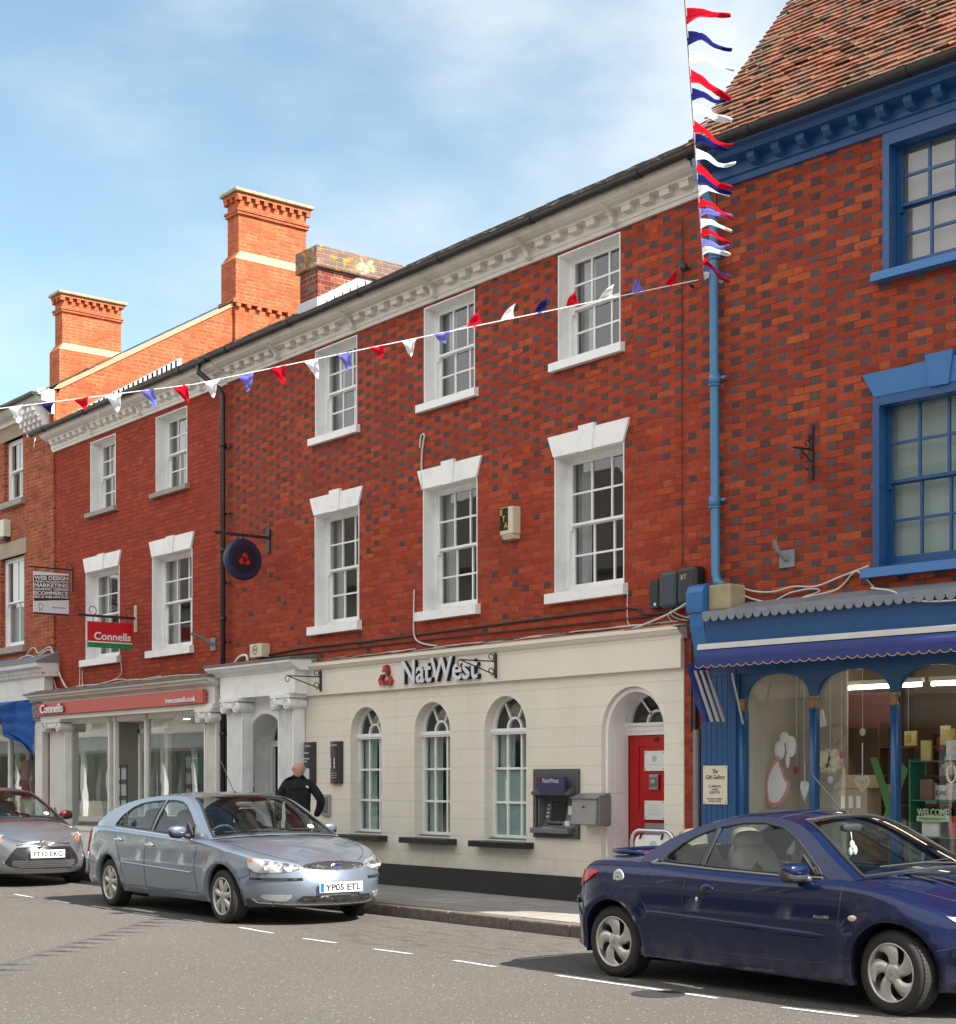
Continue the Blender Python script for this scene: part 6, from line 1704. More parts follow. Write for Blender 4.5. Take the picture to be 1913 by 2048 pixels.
class Car:
    def __init__(s, name, loc, rz, label, d, paint, roofpaint=None):
        s.d = d; s.P = paint; s.RP = roofpaint or paint
        s.root = empty(name, loc, rz, label=label, cat='car')
        # plan half outline, rear centre -> front centre
        W = d['W']; pts = []
        n = 60
        for k in range(n+1):
            t = math.pi/2*k/n
            pts.append((d['xr1']-(d['xr1']+d['Lr'])*math.cos(t)**(2/d['nr']), W*math.sin(t)**(2/d['nr'])))
        m = 30
        for k in range(1, m): pts.append((d['xr1']+(d['xf1']-d['xr1'])*k/m, W))
        for k in range(n+1):
            t = math.pi/2*k/n
            pts.append((d['xf1']+(d['Lf']-d['xf1'])*math.sin(t)**(2/d['nf']), W*math.cos(t)**(2/d['nf'])))
        q = []
        for p in pts:
            if not q or math.hypot(p[0]-q[-1][0], p[1]-q[-1][1]) > 1e-4: q.append(p)
        q = [(x, y*(1-.035*((x)/2.2)**2)) for x, y in q]
        S = [0]
        for a, b in zip(q, q[1:]): S.append(S[-1]+math.hypot(b[0]-a[0], b[1]-a[1]))
        s.q = q; s.Sl = S; s.S = S[-1]
        s.Zt = spl(d['Zt']); s.zb = d['zb']
        s.prof = spl(d['prof'], 6)
        s.pl = [0]
        for a, b in zip(s.prof, s.prof[1:]): s.pl.append(s.pl[-1]+math.hypot(b[0]-a[0], b[1]-a[1]))
        # belt half width as function of x
        s.yb = []
        for k in range(121):
            ss = s.S*k/120; x = s.C(ss)[0]; v = s.skirt(ss, lerpt(s.Zt, x)); s.yb.append((v.x, v.y))
        s.yb.sort()
    def C(s, a):
        a = min(max(a, 0), s.S)
        lo, hi = 0, len(s.Sl)-1
        while hi-lo > 1:
            m = (lo+hi)//2
            if s.Sl[m] <= a: lo = m
            else: hi = m
        t = (a-s.Sl[lo])/(s.Sl[hi]-s.Sl[lo])
        return (s.q[lo][0]*(1-t)+s.q[hi][0]*t, s.q[lo][1]*(1-t)+s.q[hi][1]*t)
    def N(s, a):
        e = .03
        if a < e: A, B = s.C(0), s.C(e); t = a/e; n = Vector((-1, 0)).lerp(Vector((-(B[1]-A[1]), B[0]-A[0])), t) if False else None
        A = s.C(a-e); B = s.C(a+e)
        dx, dy = B[0]-A[0], B[1]-A[1]
        if a < e: dx, dy = 0*dx, abs(dy)+1e-6
        if a > s.S-e: dx, dy = 0*dx, -abs(dy)-1e-6
        n = Vector((-dy, dx)); n.normalize()
        return n
    def skirt(s, a, z):
        P = s.C(a); n = s.N(a); d = s.d
        x = P[0]; zt = lerpt(s.Zt, x)
        ins = lerpt(d['side'], z)
        w = n.x*n.x
        end = lerpt(d['front'] if n.x > 0 else d['rear'], z)
        ins = ins*(1-w)+end*w
        r = d.get('sr', .05)
        if z > zt-r:
            u = min(1, (z-(zt-r))/r); ins += r*.9*(1-math.sqrt(max(0, 1-u*u)))
        if w < .3:
            for xa in (d['xa'], -d['xa']):
                q = math.hypot(x-xa, z-d['rw'])
                ins -= d.get('flare', .018)*math.exp(-((q-d['ra'])/.075)**2)
            ins += d.get('waist', 0)*math.exp(-((z-d.get('wz', .5))/.03)**2)
        y = max(0., P[1]-n.y*ins) if a > .02 and a < s.S-.02 else 0.
        if a <= .02 or a >= s.S-.02: y = P[1]*0 if (a <= 1e-6 or a >= s.S-1e-6) else P[1]
        return Vector((x-n.x*ins, y, z))
    def sx(s, x):
        lo = s.Sl[[i for i, p in enumerate(s.q) if p[1] > .9*s.d['W']][0]]
        best = min(range(len(s.q)), key=lambda i: abs(s.q[i][0]-x)+(0 if s.q[i][1] > s.d['W']*.55 else 9))
        i = best
        return s.Sl[i]+(x-s.q[i][0])*(1 if abs(s.q[min(i+1, len(s.q)-1)][0]-s.q[i][0]) > 1e-3 else 0)
    def sy(s, y, front=True):
        i0 = len(s.q)//2
        idx = range(i0, len(s.q)) if front else range(0, i0)
        prev = None
        for i in idx:
            if prev is not None and (s.q[prev][1]-y)*(s.q[i][1]-y) <= 0 and abs(s.q[prev][1]-s.q[i][1]) > 1e-9:
                t = (y-s.q[prev][1])/(s.q[i][1]-s.q[prev][1]); return s.Sl[prev]+t*(s.Sl[i]-s.Sl[prev])
            prev = i
        return s.S if front else 0
    def side(s, x, z):
        zt = lerpt(s.Zt, x); yb = lerpt(s.yb, x)
        h = max(0, z-zt)
        return Vector((x, yb-.005-s.d['tum']*h-s.d.get('tum2', .25)*h*h, z))
    def pp(s, p):
        p = min(max(p, 0), s.pl[-1])
        for i in range(len(s.pl)-1):
            if p <= s.pl[i+1]+1e-9:
                t = (p-s.pl[i])/(s.pl[i+1]-s.pl[i]); return (s.prof[i][0]*(1-t)+s.prof[i+1][0]*t, s.prof[i][1]*(1-t)+s.prof[i+1][1]*t)
    def top(s, p, b):
        """b in metres, +-K covers the full width"""
        K = s.d['K']; v = b/K
        x, z = s.pp(p); y = s.side(x, z).y
        u = p/s.pl[-1]
        cr = lerpt(s.d['crown'], u); bow = lerpt(s.d['bow'], u)
        e = 1-abs(v)**2.2
        return Vector((x+bow*e, y*v, z+cr*e))
    def p_at(s, x):
        for i in range(len(s.prof)-1):
            a, b = s.prof[i][0], s.prof[i+1][0]
            if a <= x <= b: return s.pl[i]+(x-a)/(b-a)*(s.pl[i+1]-s.pl[i])
        return 0 if x < s.prof[0][0] else s.pl[-1]
    def deck(s, a, v):
        """hood / boot surface: row between the two top edges"""
        x = s.C(a)[0]; T = s.skirt(a, lerpt(s.Zt, x))
        cr = lerpt(s.d['dcrown'], x)*min(1, T.y/.45)
        return Vector((T.x, T.y*v, T.z+cr*(1-abs(v)**2.4)))
    def build(s):
        d = s.d; rt = s.root
        st = .052
        # --- body skirt with arches
        xa, ra, rw = d['xa'], d['ra'], d['rw']
        bot = []
        N = 160; ang0 = None
        sc = {sg: s.sx(sg*xa) for sg in (-1, 1)}
        a = 0; outline = []
        def zbot(a_): return lerpt(s.zb, s.C(a_)[0])
        pts = [(0, zbot(0))]
        k = 1
        while k <= N:
            a_ = s.S*k/N
            hit = None
            for sg in (-1, 1):
                if abs(a_-sc[sg]) < ra: hit = sg
            if hit is None: pts.append((a_, zbot(a_))); k += 1; continue
            c = sc[hit]; zz = zbot(c)
            t0 = math.asin(max(-1, min(1, (zz-rw)/ra)))
            for q in range(33):
                t = math.pi-t0-(math.pi-2*t0)*q/32
                pts.append((c+ra*math.cos(t), rw+ra*math.sin(t)))
            while s.S*k/N < c+ra: k += 1
        tops = []
        M = 124
        for k in range(M+1):
            a_ = s.S*(M-k)/M; tops.append((a_, lerpt(s.Zt, s.C(a_)[0])))
        outer = pts+tops
        extra = []
        r = d.get('sr', .05)
        for k in range(1, M):
            a_ = s.S*k/M
            for q in (.04, .14, .3, .5, .75, 1.): extra.append((a_, lerpt(s.Zt, s.C(a_)[0])-r*q))
        O2 = outer
        V, F, O, H, nrm = fill(O2, [], st, s.skirt, extra=extra)
        mb = MB(); mb.smooth = True
        mb.add(V, [t[::-1] for t in F], mirror=True)
        # arch lips
        for sg in (-1, 1):
            c = sc[sg]; lip = []
            for q in range(33):
                tt = math.asin(max(-1, min(1, (zbot(c)-rw)/ra))); t = tt+(math.pi-2*tt)*q/32; lip.append((c+ra*math.cos(t), rw+ra*math.sin(t)))
            A = [s.skirt(*p) for p in lip]; B = [Vector((p.x, p.y-.07, p.z)) for p in A]
            mb.add(A+B, [[i, i+1, len(A)+i+1, len(A)+i] for i in range(len(A)-1)], mirror=True)
        # deck pieces
        K = 26
        def deckpart(a0, a1):
            vs = []; fs = []; n = 40; m = 24
            for i in range(n+1):
                # fine spacing towards the ends
                a_ = a0+(a1-a0)*i/n
                for j in range(m+1): vs.append(s.deck(a_, 1-2*j/m))
                if i:
                    for j in range(m): q = (i-1)*(m+1)+j; fs.append([q, q+1, q+m+2, q+m+1])
            mb.add(vs, fs)
        af = s.sx(d['xcowl']); ar = s.sx(d['xdeck'])
        deckpart(0, ar); deckpart(af, s.S)
        # greenhouse sides: hole polygons
        xs = [p[0] for p in s.prof]
        x0, x1 = xs[0], xs[-1]
        low = [(x0+(x1-x0)*k/50, lerpt(s.Zt, x0+(x1-x0)*k/50)) for k in range(51)]
        up = list(reversed(s.prof))
        sidepoly = low+[p for p in up if p[1] > lerpt(s.Zt, p[0])+.002]
        holes = [smooth_poly(h, 5) if sm else h for h, sm in d['wins']]
        V, F, O, H, nrm = fill(sidepoly, holes, st, s.side)
        mb.add(V, F, mirror=True)
        body = mb.build('body', s.P, rt, local=True, merge=True)
        s.body = body
        # roof strip
        PL = s.pl[-1]; Kw = d['K']
        mb = MB(); mb.smooth = True
        wh = [d['ws'], d['rs']]
        def wpoly(x_base, x_top, vb, vt):
            pa, pb = s.p_at(x_base), s.p_at(x_top)
            return [(pa, -vb*Kw), (pb, -vt*Kw), (pb, vt*Kw), (pa, vb*Kw)]
        ws = wpoly(*d['ws']); rs = wpoly(*d['rs'])
        if True:
            V, F, O, H, nrm = fill([(0, -Kw), (PL, -Kw), (PL, Kw), (0, Kw)], [dens(ws, .06), dens(rs, .06)], .06, s.top)
            mb.add(V, F)
        mb.build('roof', s.RP, rt, local=True)
        # glass
        g = MB(); g.smooth = True
        V, F, O, H, nrm = fill(dens(ws, .06), [], .08, s.top, -.004); g.add(V, F)
        g.build('windscreen', CARGLF, rt, local=True, recalc=False)
        sl = MB(); sl.tube([s.top(*p)+Vector((0, 0, .001)) for p in O+[O[0]]], .012, 6)
        g = MB(); g.smooth = True
        V, F, O, H, nrm = fill(dens(rs, .06), [], .08, s.top, -.004); g.add(V, F)
        g.build('rear_window', CARGL, rt, local=True, recalc=False)
        sl.tube([s.top(*p) for p in O+[O[0]]], .010, 6)
        for h in holes:
            for sg in (1, -1):
                g = MB(); g.smooth = True
                V, F, O, H, nrm = fill(h, [], .08, s.side)
                V = [Vector((p.x, (p.y-.006)*sg, p.z)) for p in V]
                g.add(V, F); g.build('side_window', CARGL, rt, local=True, recalc=False)
                sl.tube([Vector((q.x, q.y*sg, q.z)) for q in [s.side(*p) for p in dens(h, .05)+[h[0]]]], .010, 6)
        sl.build('window_seal', BLKPL, body, local=True)
        s.interior()
        s.wheels()
    def interior(s):
        d = s.d; mb = MB()
        W = d['W']
        mb.box(d['xdeck']+.1, d['xcowl']+.1, -W+.22, W-.22, .22, .36)
        mb.box(-d['Lr']+.25, d['Lf']-.3, -W+.28, W-.28, .20, .34)
        mb.box(d['Lf']-.55, d['Lf']-.30, -W+.30, W-.30, .25, .5)
        for xx in (-d['xa'], d['xa']):                 # dark wheel housings
            n = 20; vs = []; fs = []
            for k in range(n+1):
                t = -.3+(math.pi+.6)*k/n; x = xx+(d['ra']+.02)*math.cos(t); z = max(.1, d['rw']+(d['ra']+.01)*math.sin(t))
                yy = min(W-.035, s.skirt(s.sx(x), max(z, .22)).y-.03); vs += [(x, yy, z), (x, W-.34, z)]
                if k: fs.append([2*k-2, 2*k, 2*k+1, 2*k-1])
            mb.add(vs, fs, mirror=True)
            mb.add([(xx-.42, W-.34, .12), (xx+.42, W-.34, .12), (xx+.42, W-.34, .62), (xx-.42, W-.34, .62)], [(0, 1, 2, 3)], mirror=True)
        mb.build('underbody', BLKPL, s.root, local=True)
        mb = MB(); mb.smooth = True
        xd = d['xcowl']; zd = lerpt(s.Zt, xd)
        mb.sell((xd-.15, 0, zd-.13), (.75, (W-.12)*2, .26), .5, .4, 24, 12)
        mb.sell((d['xdeck']+.12, 0, lerpt(s.Zt, d['xdeck'])-.08), (.5, (W-.14)*2, .12), .4, .4, 20, 8)
        mb.build('dashboard', d['dash'], s.root, local=True)
        sy = -.36
        mb = MB(); mb.smooth = True
        x = d['xst']; z = d['zst']; T = Matrix.Translation((x, sy, z)) @ Matrix.Rotation(R(-65), 4, 'Y')
        mb.tube([T @ Vector((.18*math.cos(t), .18*math.sin(t), 0)) for t in [math.pi*2*k/28 for k in range(29)]], .015, 8)
        mb.tube([T @ Vector((0, -.17, 0)), T @ Vector((0, .17, 0))], .02, 6); mb.sell(T @ Vector((0, 0, 0)), (.1, .12, .1)); mb.build('steering_wheel', DASHG if d['dash'] is not DASHB else DASHG, s.root, local=True)
        for xs_, ys_ in d['seats']:
            mb = MB(); mb.smooth = True
            mb.sell((xs_+.20, ys_, .46), (.56, .50, .2), .5, .5, 20, 10)
            T = Matrix.Translation((xs_-.10, ys_, .72)) @ Matrix.Rotation(R(-14), 4, 'Y')
            mb.sell((0, 0, 0), (.16, .48, .62), .55, .6, 20, 12, T=T)
            seat = mb.build('seat', d['seatm'], s.root, local=True)
            mb = MB(); mb.smooth = True
            mb.sell((xs_-.20, ys_, d['zh']), (.12, .28, .20), .7, .7, 18, 10); mb.tube([(xs_-.19, ys_-.06, d['zh']-.2), (xs_-.19, ys_-.06, d['zh'])], .008); mb.tube([(xs_-.19, ys_+.06, d['zh']-.2), (xs_-.19, ys_+.06, d['zh'])], .008)
            mb.build('headrest', d['seatm'], seat, local=True)
    def wheels(s):
        d = s.d; Rt = d['rt']; w = .19
        prof = [(Rt*.70, -w/2+.01), (Rt*.74, -w/2), (Rt*.88, -w/2-.004), (Rt*.965, -w/2+.012), (Rt, -w/2+.04), (Rt, w/2-.04), (Rt*.965, w/2-.012), (Rt*.88, w/2+.004), (Rt*.74, w/2), (Rt*.70, w/2-.01)]
        rr = Rt*.715
        for sx_ in (-1, 1):
            for sg in (-1, 1):
                yc = sg*(d['W']-.035-w/2)
                steer = d.get('steer', 0) if sx_ == 1 else 0
                T = Matrix.Translation((sx_*d['xa'], yc, Rt)) @ Matrix.Rotation(steer, 4, 'Z') @ Matrix.Rotation(R(90)*sg*-1, 4, 'X')
                # local +Z now points outward
                mb = MB(); mb.smooth = True; mb.lathe([(0, .0), (rr*.92, .0)], 24, T); mb.lathe([(.05, .01), (rr*.6, .02), (rr*.6, -.0)], 24, T)
                hub = mb.build('wheel', BLKPL, s.root, local=True)
                mb = MB(); mb.smooth = True; mb.lathe(prof, 48, T)
                mb.smooth = False
                for k in range(60):                     # tread blocks
                    t = 2*math.pi*k/60
                    for zc in (-.055, 0, .055):
                        c = T @ Matrix.Rotation(t, 4, 'Z') @ Matrix.Translation((Rt-.002, 0, zc))
                        mb.box(-.004, .004, -.010, .010, -.021, .021, T=c)
                mb.build('tyre', RUB, hub, local=True)
                mb = MB(); mb.smooth = True
                mb.lathe([(rr*.99, w/2-.012), (rr*1.0, w/2+.002), (rr*.95, w/2+.002), (rr*.92, w/2-.012), (rr*.90, w/2-.05), (rr*.88, .0)], 40, T)
                z0 = w/2-.008
                ns = d['spokes']
                for k in range(ns):
                    A = 2*math.pi*k/ns+.2
                    mb.smooth = False
                    n = 8; vs = []; fs = []
                    for i in range(n+1):
                        u = i/n; r = .03+(rr*.95-.03)*u
                        sw = d['swirl']*u*u
                        hw = lerpt(d['spw'], u)
                        a0 = A+sw
                        for e, zz in ((-1, -.022), (-.55, 0), (.55, 0), (1, -.022)):
                            t = a0+e*hw/r
                            vs.append((r*math.cos(t), r*math.sin(t), z0-.018*(1-u)**2*0+zz*1.0-.004*u-.012*math.sin(math.pi*u)*0+(.006*math.sin(math.pi*u))))
                        if i:
                            for j in range(3): q = (i-1)*4+j; fs.append([q, q+1, q+5, q+4])
                    mb.smooth = True; mb.add(vs, fs, T)
                mb.smooth = True
                mb.lathe([(0, z0+.006), (.03, z0+.005), (.055, z0+.002), (.07, z0-.015), (.07, z0-.04)], 20, T)
                rim = mb.build('rim', ALLOY, hub, local=True)
                mb = MB()
                for k in range(d.get('bolts', 4)):
                    t = 2*math.pi*k/d.get('bolts', 4)+.5
                    mb.lathe([(0, z0+.003), (.009, z0+.003), (.011, z0-.004)], 8, T @ Matrix.Translation((.045*math.cos(t), .045*math.sin(t), 0)))
                mb.lathe([(0, z0+.010), (.022, z0+.008), (.025, z0+.003)], 16, T)
                mb.build('hub_cap', GREYM, rim, local=True)
    # helpers for overlays
    def P_(s, name, poly, m, off=.004, parent=None, step=.05, f=None, smooth=True, mirror=True, base=-.004):
        touch = any(p[0] > s.S-.002 or p[0] < .002 for p in poly)
        o = None
        for sg in ((0,) if touch else (1, -1)):
            mb = MB(); mb.smooth = smooth
            patch(mb, poly, f or s.skirt, -off, -base, step, mirror=(sg == 0), flip=True)
            if sg == -1: mb.v = [Vector((p.x, -p.y, p.z)) for p in mb.v]
            o = mb.build(name, m, parent or s.body, local=True)
        return o
    def line(s, pts, m=None, r=.0035, name='panel_gap', f=None, mirror=True, step=.05, closed=False, off=0.):
        f = f or s.skirt
        P = [f(*p) for p in dens(pts, step, closed)]
        if closed: P.append(P[0])
        if off: P = [p+Vector((0, math.copysign(off, p.y), 0)) for p in P]
        for sg in (1, -1):
            mb = MB(); mb.tube([Vector((p.x, p.y*sg, p.z)) for p in P], r, 5); o = mb.build(name, m or BLKPL, s.body, local=True)
        return o
    def plate(s, x, z, txt, blue=False, w=.52, h=.105, rx=0):
        mb = MB(); mb.bbox(x-.008, x+.004, -w/2, w/2, z-h/2, z+h/2, .003); p = mb.build('number_plate', PLATEW, s.root, local=True)
        M = Matrix.Translation((x+.0055, .018 if blue else 0, z-h*.33)) @ Matrix.Rotation(R(90), 4, 'Z') @ Matrix.Rotation(R(90), 4, 'X')
        text('lettering', txt, PLATEBK, M, p, width=w*(.82 if blue else .86), height=h*.66, ext=.0008, off=.028, local=True)
        if blue:
            mb = MB(); mb.box(x+.0045, x+.0055, -w/2+.006, -w/2+.05, z-h/2+.006, z+h/2-.006); mb.build('blue_band', mat('plate_blue', (.0, .12, .45), .4), p, local=True)
    def mirror_(s, x, z, y, m, cap=None, size=(.11, .20, .13)):
        for sg in (-1, 1):
            mb = MB(); mb.smooth = True
            mb.sell((x, sg*(y+.13), z), size, .75, .7, 18, 12); mb.tube([(x+.03, sg*(y-.02), z-.05), (x+.03, sg*(y+.06), z-.035)], .028, 8)
            mm = mb.build('door_mirror', m, s.root, local=True)
            if cap:
                mb = MB(); mb.smooth = True; mb.sell((x+.004, sg*(y+.13), z+.02), (size[0]*1.02, size[1]*.98, size[2]*.8), .75, .7, 18, 12); mb.build('painted_cap', cap, mm, local=True)
            mb = MB(); mb.extr([(x-.09, z-.07), (x+.12, z-.07), (x-.05, z+.12)], 'Y', sg*(y-.035), sg*(y-.015)); mb.build('mirror_base', BLKPL, mm, local=True)
    def wiper(s, x, y0, y1, z):
        mb = MB(); mb.tube([s.topxy(x, y0), s.topxy(x+.02, (y0+y1)/2), s.topxy(x, y1)], .008, 5); mb.build('wiper', BLKPL, s.root, local=True)

# ---------- silver-blue hatchback (middle)
MP = carpaint('ice_blue_metallic', (.185, .225, .29), .55, .30)
md = dict(W=.905, xr1=-1.65, Lr=2.58, nr=3.1, xf1=1.28, Lf=2.36, nf=2.35, xa=1.41, rw=.28, ra=.345, rt=.28,
    Zt=[(-2.5, .88), (-2.38, .905), (-2.2, .94), (-1.9, .945), (-1.3, .935), (-.3, .90), (.6, .862), (1.0, .855), (1.3, .822), (1.6, .772), (1.85, .722), (2.05, .68), (2.2, .645), (2.35, .62)],
    zb=[(-2.4, .27), (-1.8, .22), (-1.0, .20), (1.0, .20), (1.8, .20), (2.3, .20)],
    side=[(.15, .10), (.22, .065), (.30, .03), (.42, .008), (.55, .0), (.62, .004), (.75, .018), (.88, .045), (.95, .065)],
    front=[(.15, .14), (.20, .07), (.25, .02), (.32, .0), (.45, .005), (.50, .03), (.56, .05), (.62, .09), (.68, .17), (.75, .24)],
    rear=[(.2, .08), (.3, .0), (.5, .0), (.53, .04), (.8, .07), (.95, .12)],
    sr=.045, tum=.30, tum2=.35, K=.68, xcowl=1.02, xdeck=-1.98,
    prof=[(-2.06, .955), (-1.92, 1.03), (-1.74, 1.115), (-1.45, 1.20), (-1.05, 1.27), (-.6, 1.308), (-.15, 1.318), (.12, 1.300), (.32, 1.245), (.55, 1.13), (.8, .985), (1.03, .862)],
    crown=[(0, .03), (.3, .045), (.6, .05), (.8, .045), (1, .045)], bow=[(0, -.10), (.35, -.03), (.7, .04), (1, .20)],
    dcrown=[(-2.4, .03), (-1.9, .045), (1.0, .055), (1.8, .05), (2.3, .03)],
    wins=[([(-1.44, .965), (-1.31, 1.075), (-1.24, 1.11), (-1.21, .957)], 0), ([(-1.185, .957), (-1.215, 1.12), (-1.1, 1.175), (-.9, 1.222), (-.6, 1.252), (-.36, 1.262), (-.44, .928)], 0), ([(-.37, .925), (-.285, 1.264), (-.1, 1.266), (.08, 1.25), (.22, 1.21), (.40, 1.12), (.62, .985), (.68, .90), (.55, .892)], 0)],
    ws=(1.0, .20, .94, .88), rs=(-1.95, -1.15, .80, .78), spokes=7, swirl=0, spw=[(0, .024), (.3, .028), (.6, .036), (1, .046)], bolts=5,
    dash=DASHG, seatm=SEATG, xst=.42, zst=.83, zh=1.06, seats=[(-.15, -.37), (-.15, .37), (-1.0, -.37), (-1.0, .37)])
c1 = Car('parked_car', (-16.155, -2.955, 0), R(-1.4), 'ice blue five door hatchback parked nose to the right outside the bank', md, MP)
c1.build()
S = c1.S; sx, sy = c1.sx, c1.sy
def belt(c, x, dz=0): return (c.sx(x), lerpt(c.Zt, x)+dz)
# lamps
hl = [(sy(.40), .592), (sy(.44), .625), (sy(.55), .652), (sy(.66), .668), (sx(2.0), .683), (sx(1.88), .690), (sx(1.80), .688), (sx(1.84), .60), (sx(1.92), .552), (sx(2.0), .545), (sy(.66), .548), (sy(.52), .556)]
c1.P_('headlamp', hl, LAMPIN, .004); hlo = c1.P_('lamp_lens', hl, LENS, .012, base=.0)
c1.P_('indicator', [(sx(1.87), .682), (sx(1.82), .682), (sx(1.84), .655), (sx(1.88), .66)], AMBER, .007)
mb = MB(); mb.smooth = True
for y, sg in ((.70, 1), (.70, -1), (.56, 1), (.56, -1)):
    P = c1.skirt(sy(y), .605); mb = MB(); mb.smooth = True
    mb.lathe([(0, .0), (.02, .012), (.042, .022), (.046, .022)], 18, Matrix.Translation((P.x-.006, P.y*sg, P.z)) @ Matrix.Rotation(R(90), 4, 'Y') @ Matrix.Rotation(R(0), 4, 'X'))
    mb.build('reflector_bowl', CHROME, c1.body, local=True)
# grille: chrome surround, dark centre, lattice
def ys(c, pts): return [(c.sy(y) if y > 1e-6 else c.S, z) for y, z in pts]
gr = [(.0, .570), (.15, .572), (.28, .58), (.37, .595), (.40, .606), (.36, .624), (.25, .640), (.12, .648), (.0, .650)]
c1.P_('grille_frame', ys(c1, gr), CHROME, .012)
gi = [(.0, .580), (.15, .582), (.27, .59), (.345, .604), (.33, .617), (.23, .630), (.11, .637), (.0, .639)]
gb = c1.P_('grille', ys(c1, gi), BLKPL, .016)
mb = MB()
gpoly = ys(c1, gi)
def gl(y0, z0, y1, z1):
    pts = []
    for k in range(13):
        y = y0+(y1-y0)*k/12; z = z0+(z1-z0)*k/12
        a = c1.sy(abs(y)) if abs(y) > 1e-6 else c1.S
        if inside((a, z), gpoly):
            P = c1.skirt(a, z); n = c1.N(a); pts.append(Vector((P.x+.018, math.copysign(P.y, y), z)))
    if len(pts) > 1: mb.tube(pts, .0032, 4)
k = -.44
while k < .44: gl(k, .575, k+.09, .645); gl(k, .645, k+.09, .575); k += .026
mb.build('lattice', CHROME, gb, local=True)
mb = MB(); P = c1.skirt(S, .608); T = Matrix.Translation((P.x+.020, 0, .608)) @ Matrix.Rotation(R(90), 4, 'Y')
Sc = Matrix.Diagonal((.4, 1, 1, 1)); mb.smooth = True; mb.lathe([(0, .006), (.066, .004), (.072, 0)], 28, T @ Sc); bd = mb.build('badge', CHROME, c1.root, local=True)
mb = MB(); mb.lathe([(0, .008), (.060, .007)], 28, T @ Sc); mb.build('badge_field', mat('badge_blue', (.01, .02, .12), .2), bd, local=True)
def xface(x, y, z): return Matrix.Translation((x, y, z)) @ Matrix.Rotation(R(90), 4, 'Z') @ Matrix.Rotation(R(90), 4, 'X')
sh = Matrix.Identity(4); sh[0][1] = .25
text('lettering', 'Ford', CHROME, xface(P.x+.0285, 0, .597) @ sh, bd, width=.075, height=.026, ext=.0006, local=True)
# bumper details
c1.P_('bumper_strip', ys(c1, [(.40, .470), (.40, .495)])+[(sx(2.0), .497), (sx(1.86), .499), (sx(1.86), .474), (sx(2.0), .472)], BLKPL, .012)
c1.P_('lower_intake', ys(c1, [(0, .245), (.40, .248), (.46, .262), (.40, .312), (.0, .315)]), BLKPL, .006)
c1.line(ys(c1, [(0.001, .28), (.2, .28), (.42, .278)]), CHROME, .006, 'intake_bar', off=0)
c1.P_('fog_lamp', ys(c1, [(.54, .262), (.60, .258)])+[(sx(2.02), .272), (sx(1.97), .30), (sx(1.99), .322)]+ys(c1, [(.50, .322), (.50, .30)]), LAMPIN, .006)
c1.P_('lower_lip', ys(c1, [(.0, .232), (.5, .236)])+[(sx(1.95), .248), (sx(1.88), .28), (sx(1.86), .28), (sx(1.92), .238)]+ys(c1, [(.5, .222), (.0, .217)]), CHROME, .010)
c1.P_('lower_skirt', [(sx(1.78), .195), (sx(1.80), .285), (sx(1.90), .270), (sx(2.0), .235)]+ys(c1, [(.5, .215), (.0, .21), (.0, .20), (.5, .2)]), mat('dark_grey_bumper', (.035, .036, .04), .6), .005)
c1.plate(2.375, .395, 'YP05 ETL', True)
# door gaps, rubbing strip, sill, handles
c1.line([belt(c1, -.40), (sx(-.40), .70), (sx(-.40), .29)])
c1.line([belt(c1, .86), (sx(.85), .72), (sx(.83), .55), (sx(.86), .40), (sx(.86), .28)])
c1.line([belt(c1, -1.35), (sx(-1.25), .80), (sx(-1.12), .64), (sx(-1.04), .52), (sx(-1.02), .42)])
c1.line([(sx(-1.02), .285), (sx(.9), .285)]); c1.line([(sx(1.72), .48), (sx(1.86), .52), (sx(1.86), .60)])
c1.line([(sx(-1.0), .545), (sx(.78), .502)], MP, .011, 'rubbing_strip', off=.002)
c1.line([belt(c1, -1.40, -.004), belt(c1, -.4, -.004), belt(c1, .66, -.004)], CHROME, .007, 'belt_chrome')
for x, z in ((-1.16, .80), (-.28, .765)):
    mb = MB(); mb.smooth = True
    P = c1.skirt(sx(x), z)
    for sg in (-1, 1):
        mb.sell((x, sg*(P.y+.018), z), (.20, .03, .035), .7, .7); mb.sell((x, sg*(P.y), z-.005), (.13, .012, .07), 1)
    mb.build('door_handle', CHROME, c1.root, local=True)
c1.P_('side_repeater', [(sx(1.02), .655), (sx(1.12), .655), (sx(1.09), .68)], AMBER, .006)
tl = [(c1.sy(.66, False), .62), (c1.sy(.62, False), .90), (sx(-2.12), .895), (sx(-2.08), .80), (sx(-2.14), .62)]
c1.P_('tail_lamp', tl, TAILRED, .010)
c1.line([(c1.sy(.5, False), .52), (sx(-2.2), .53), (sx(-1.79), .50)])
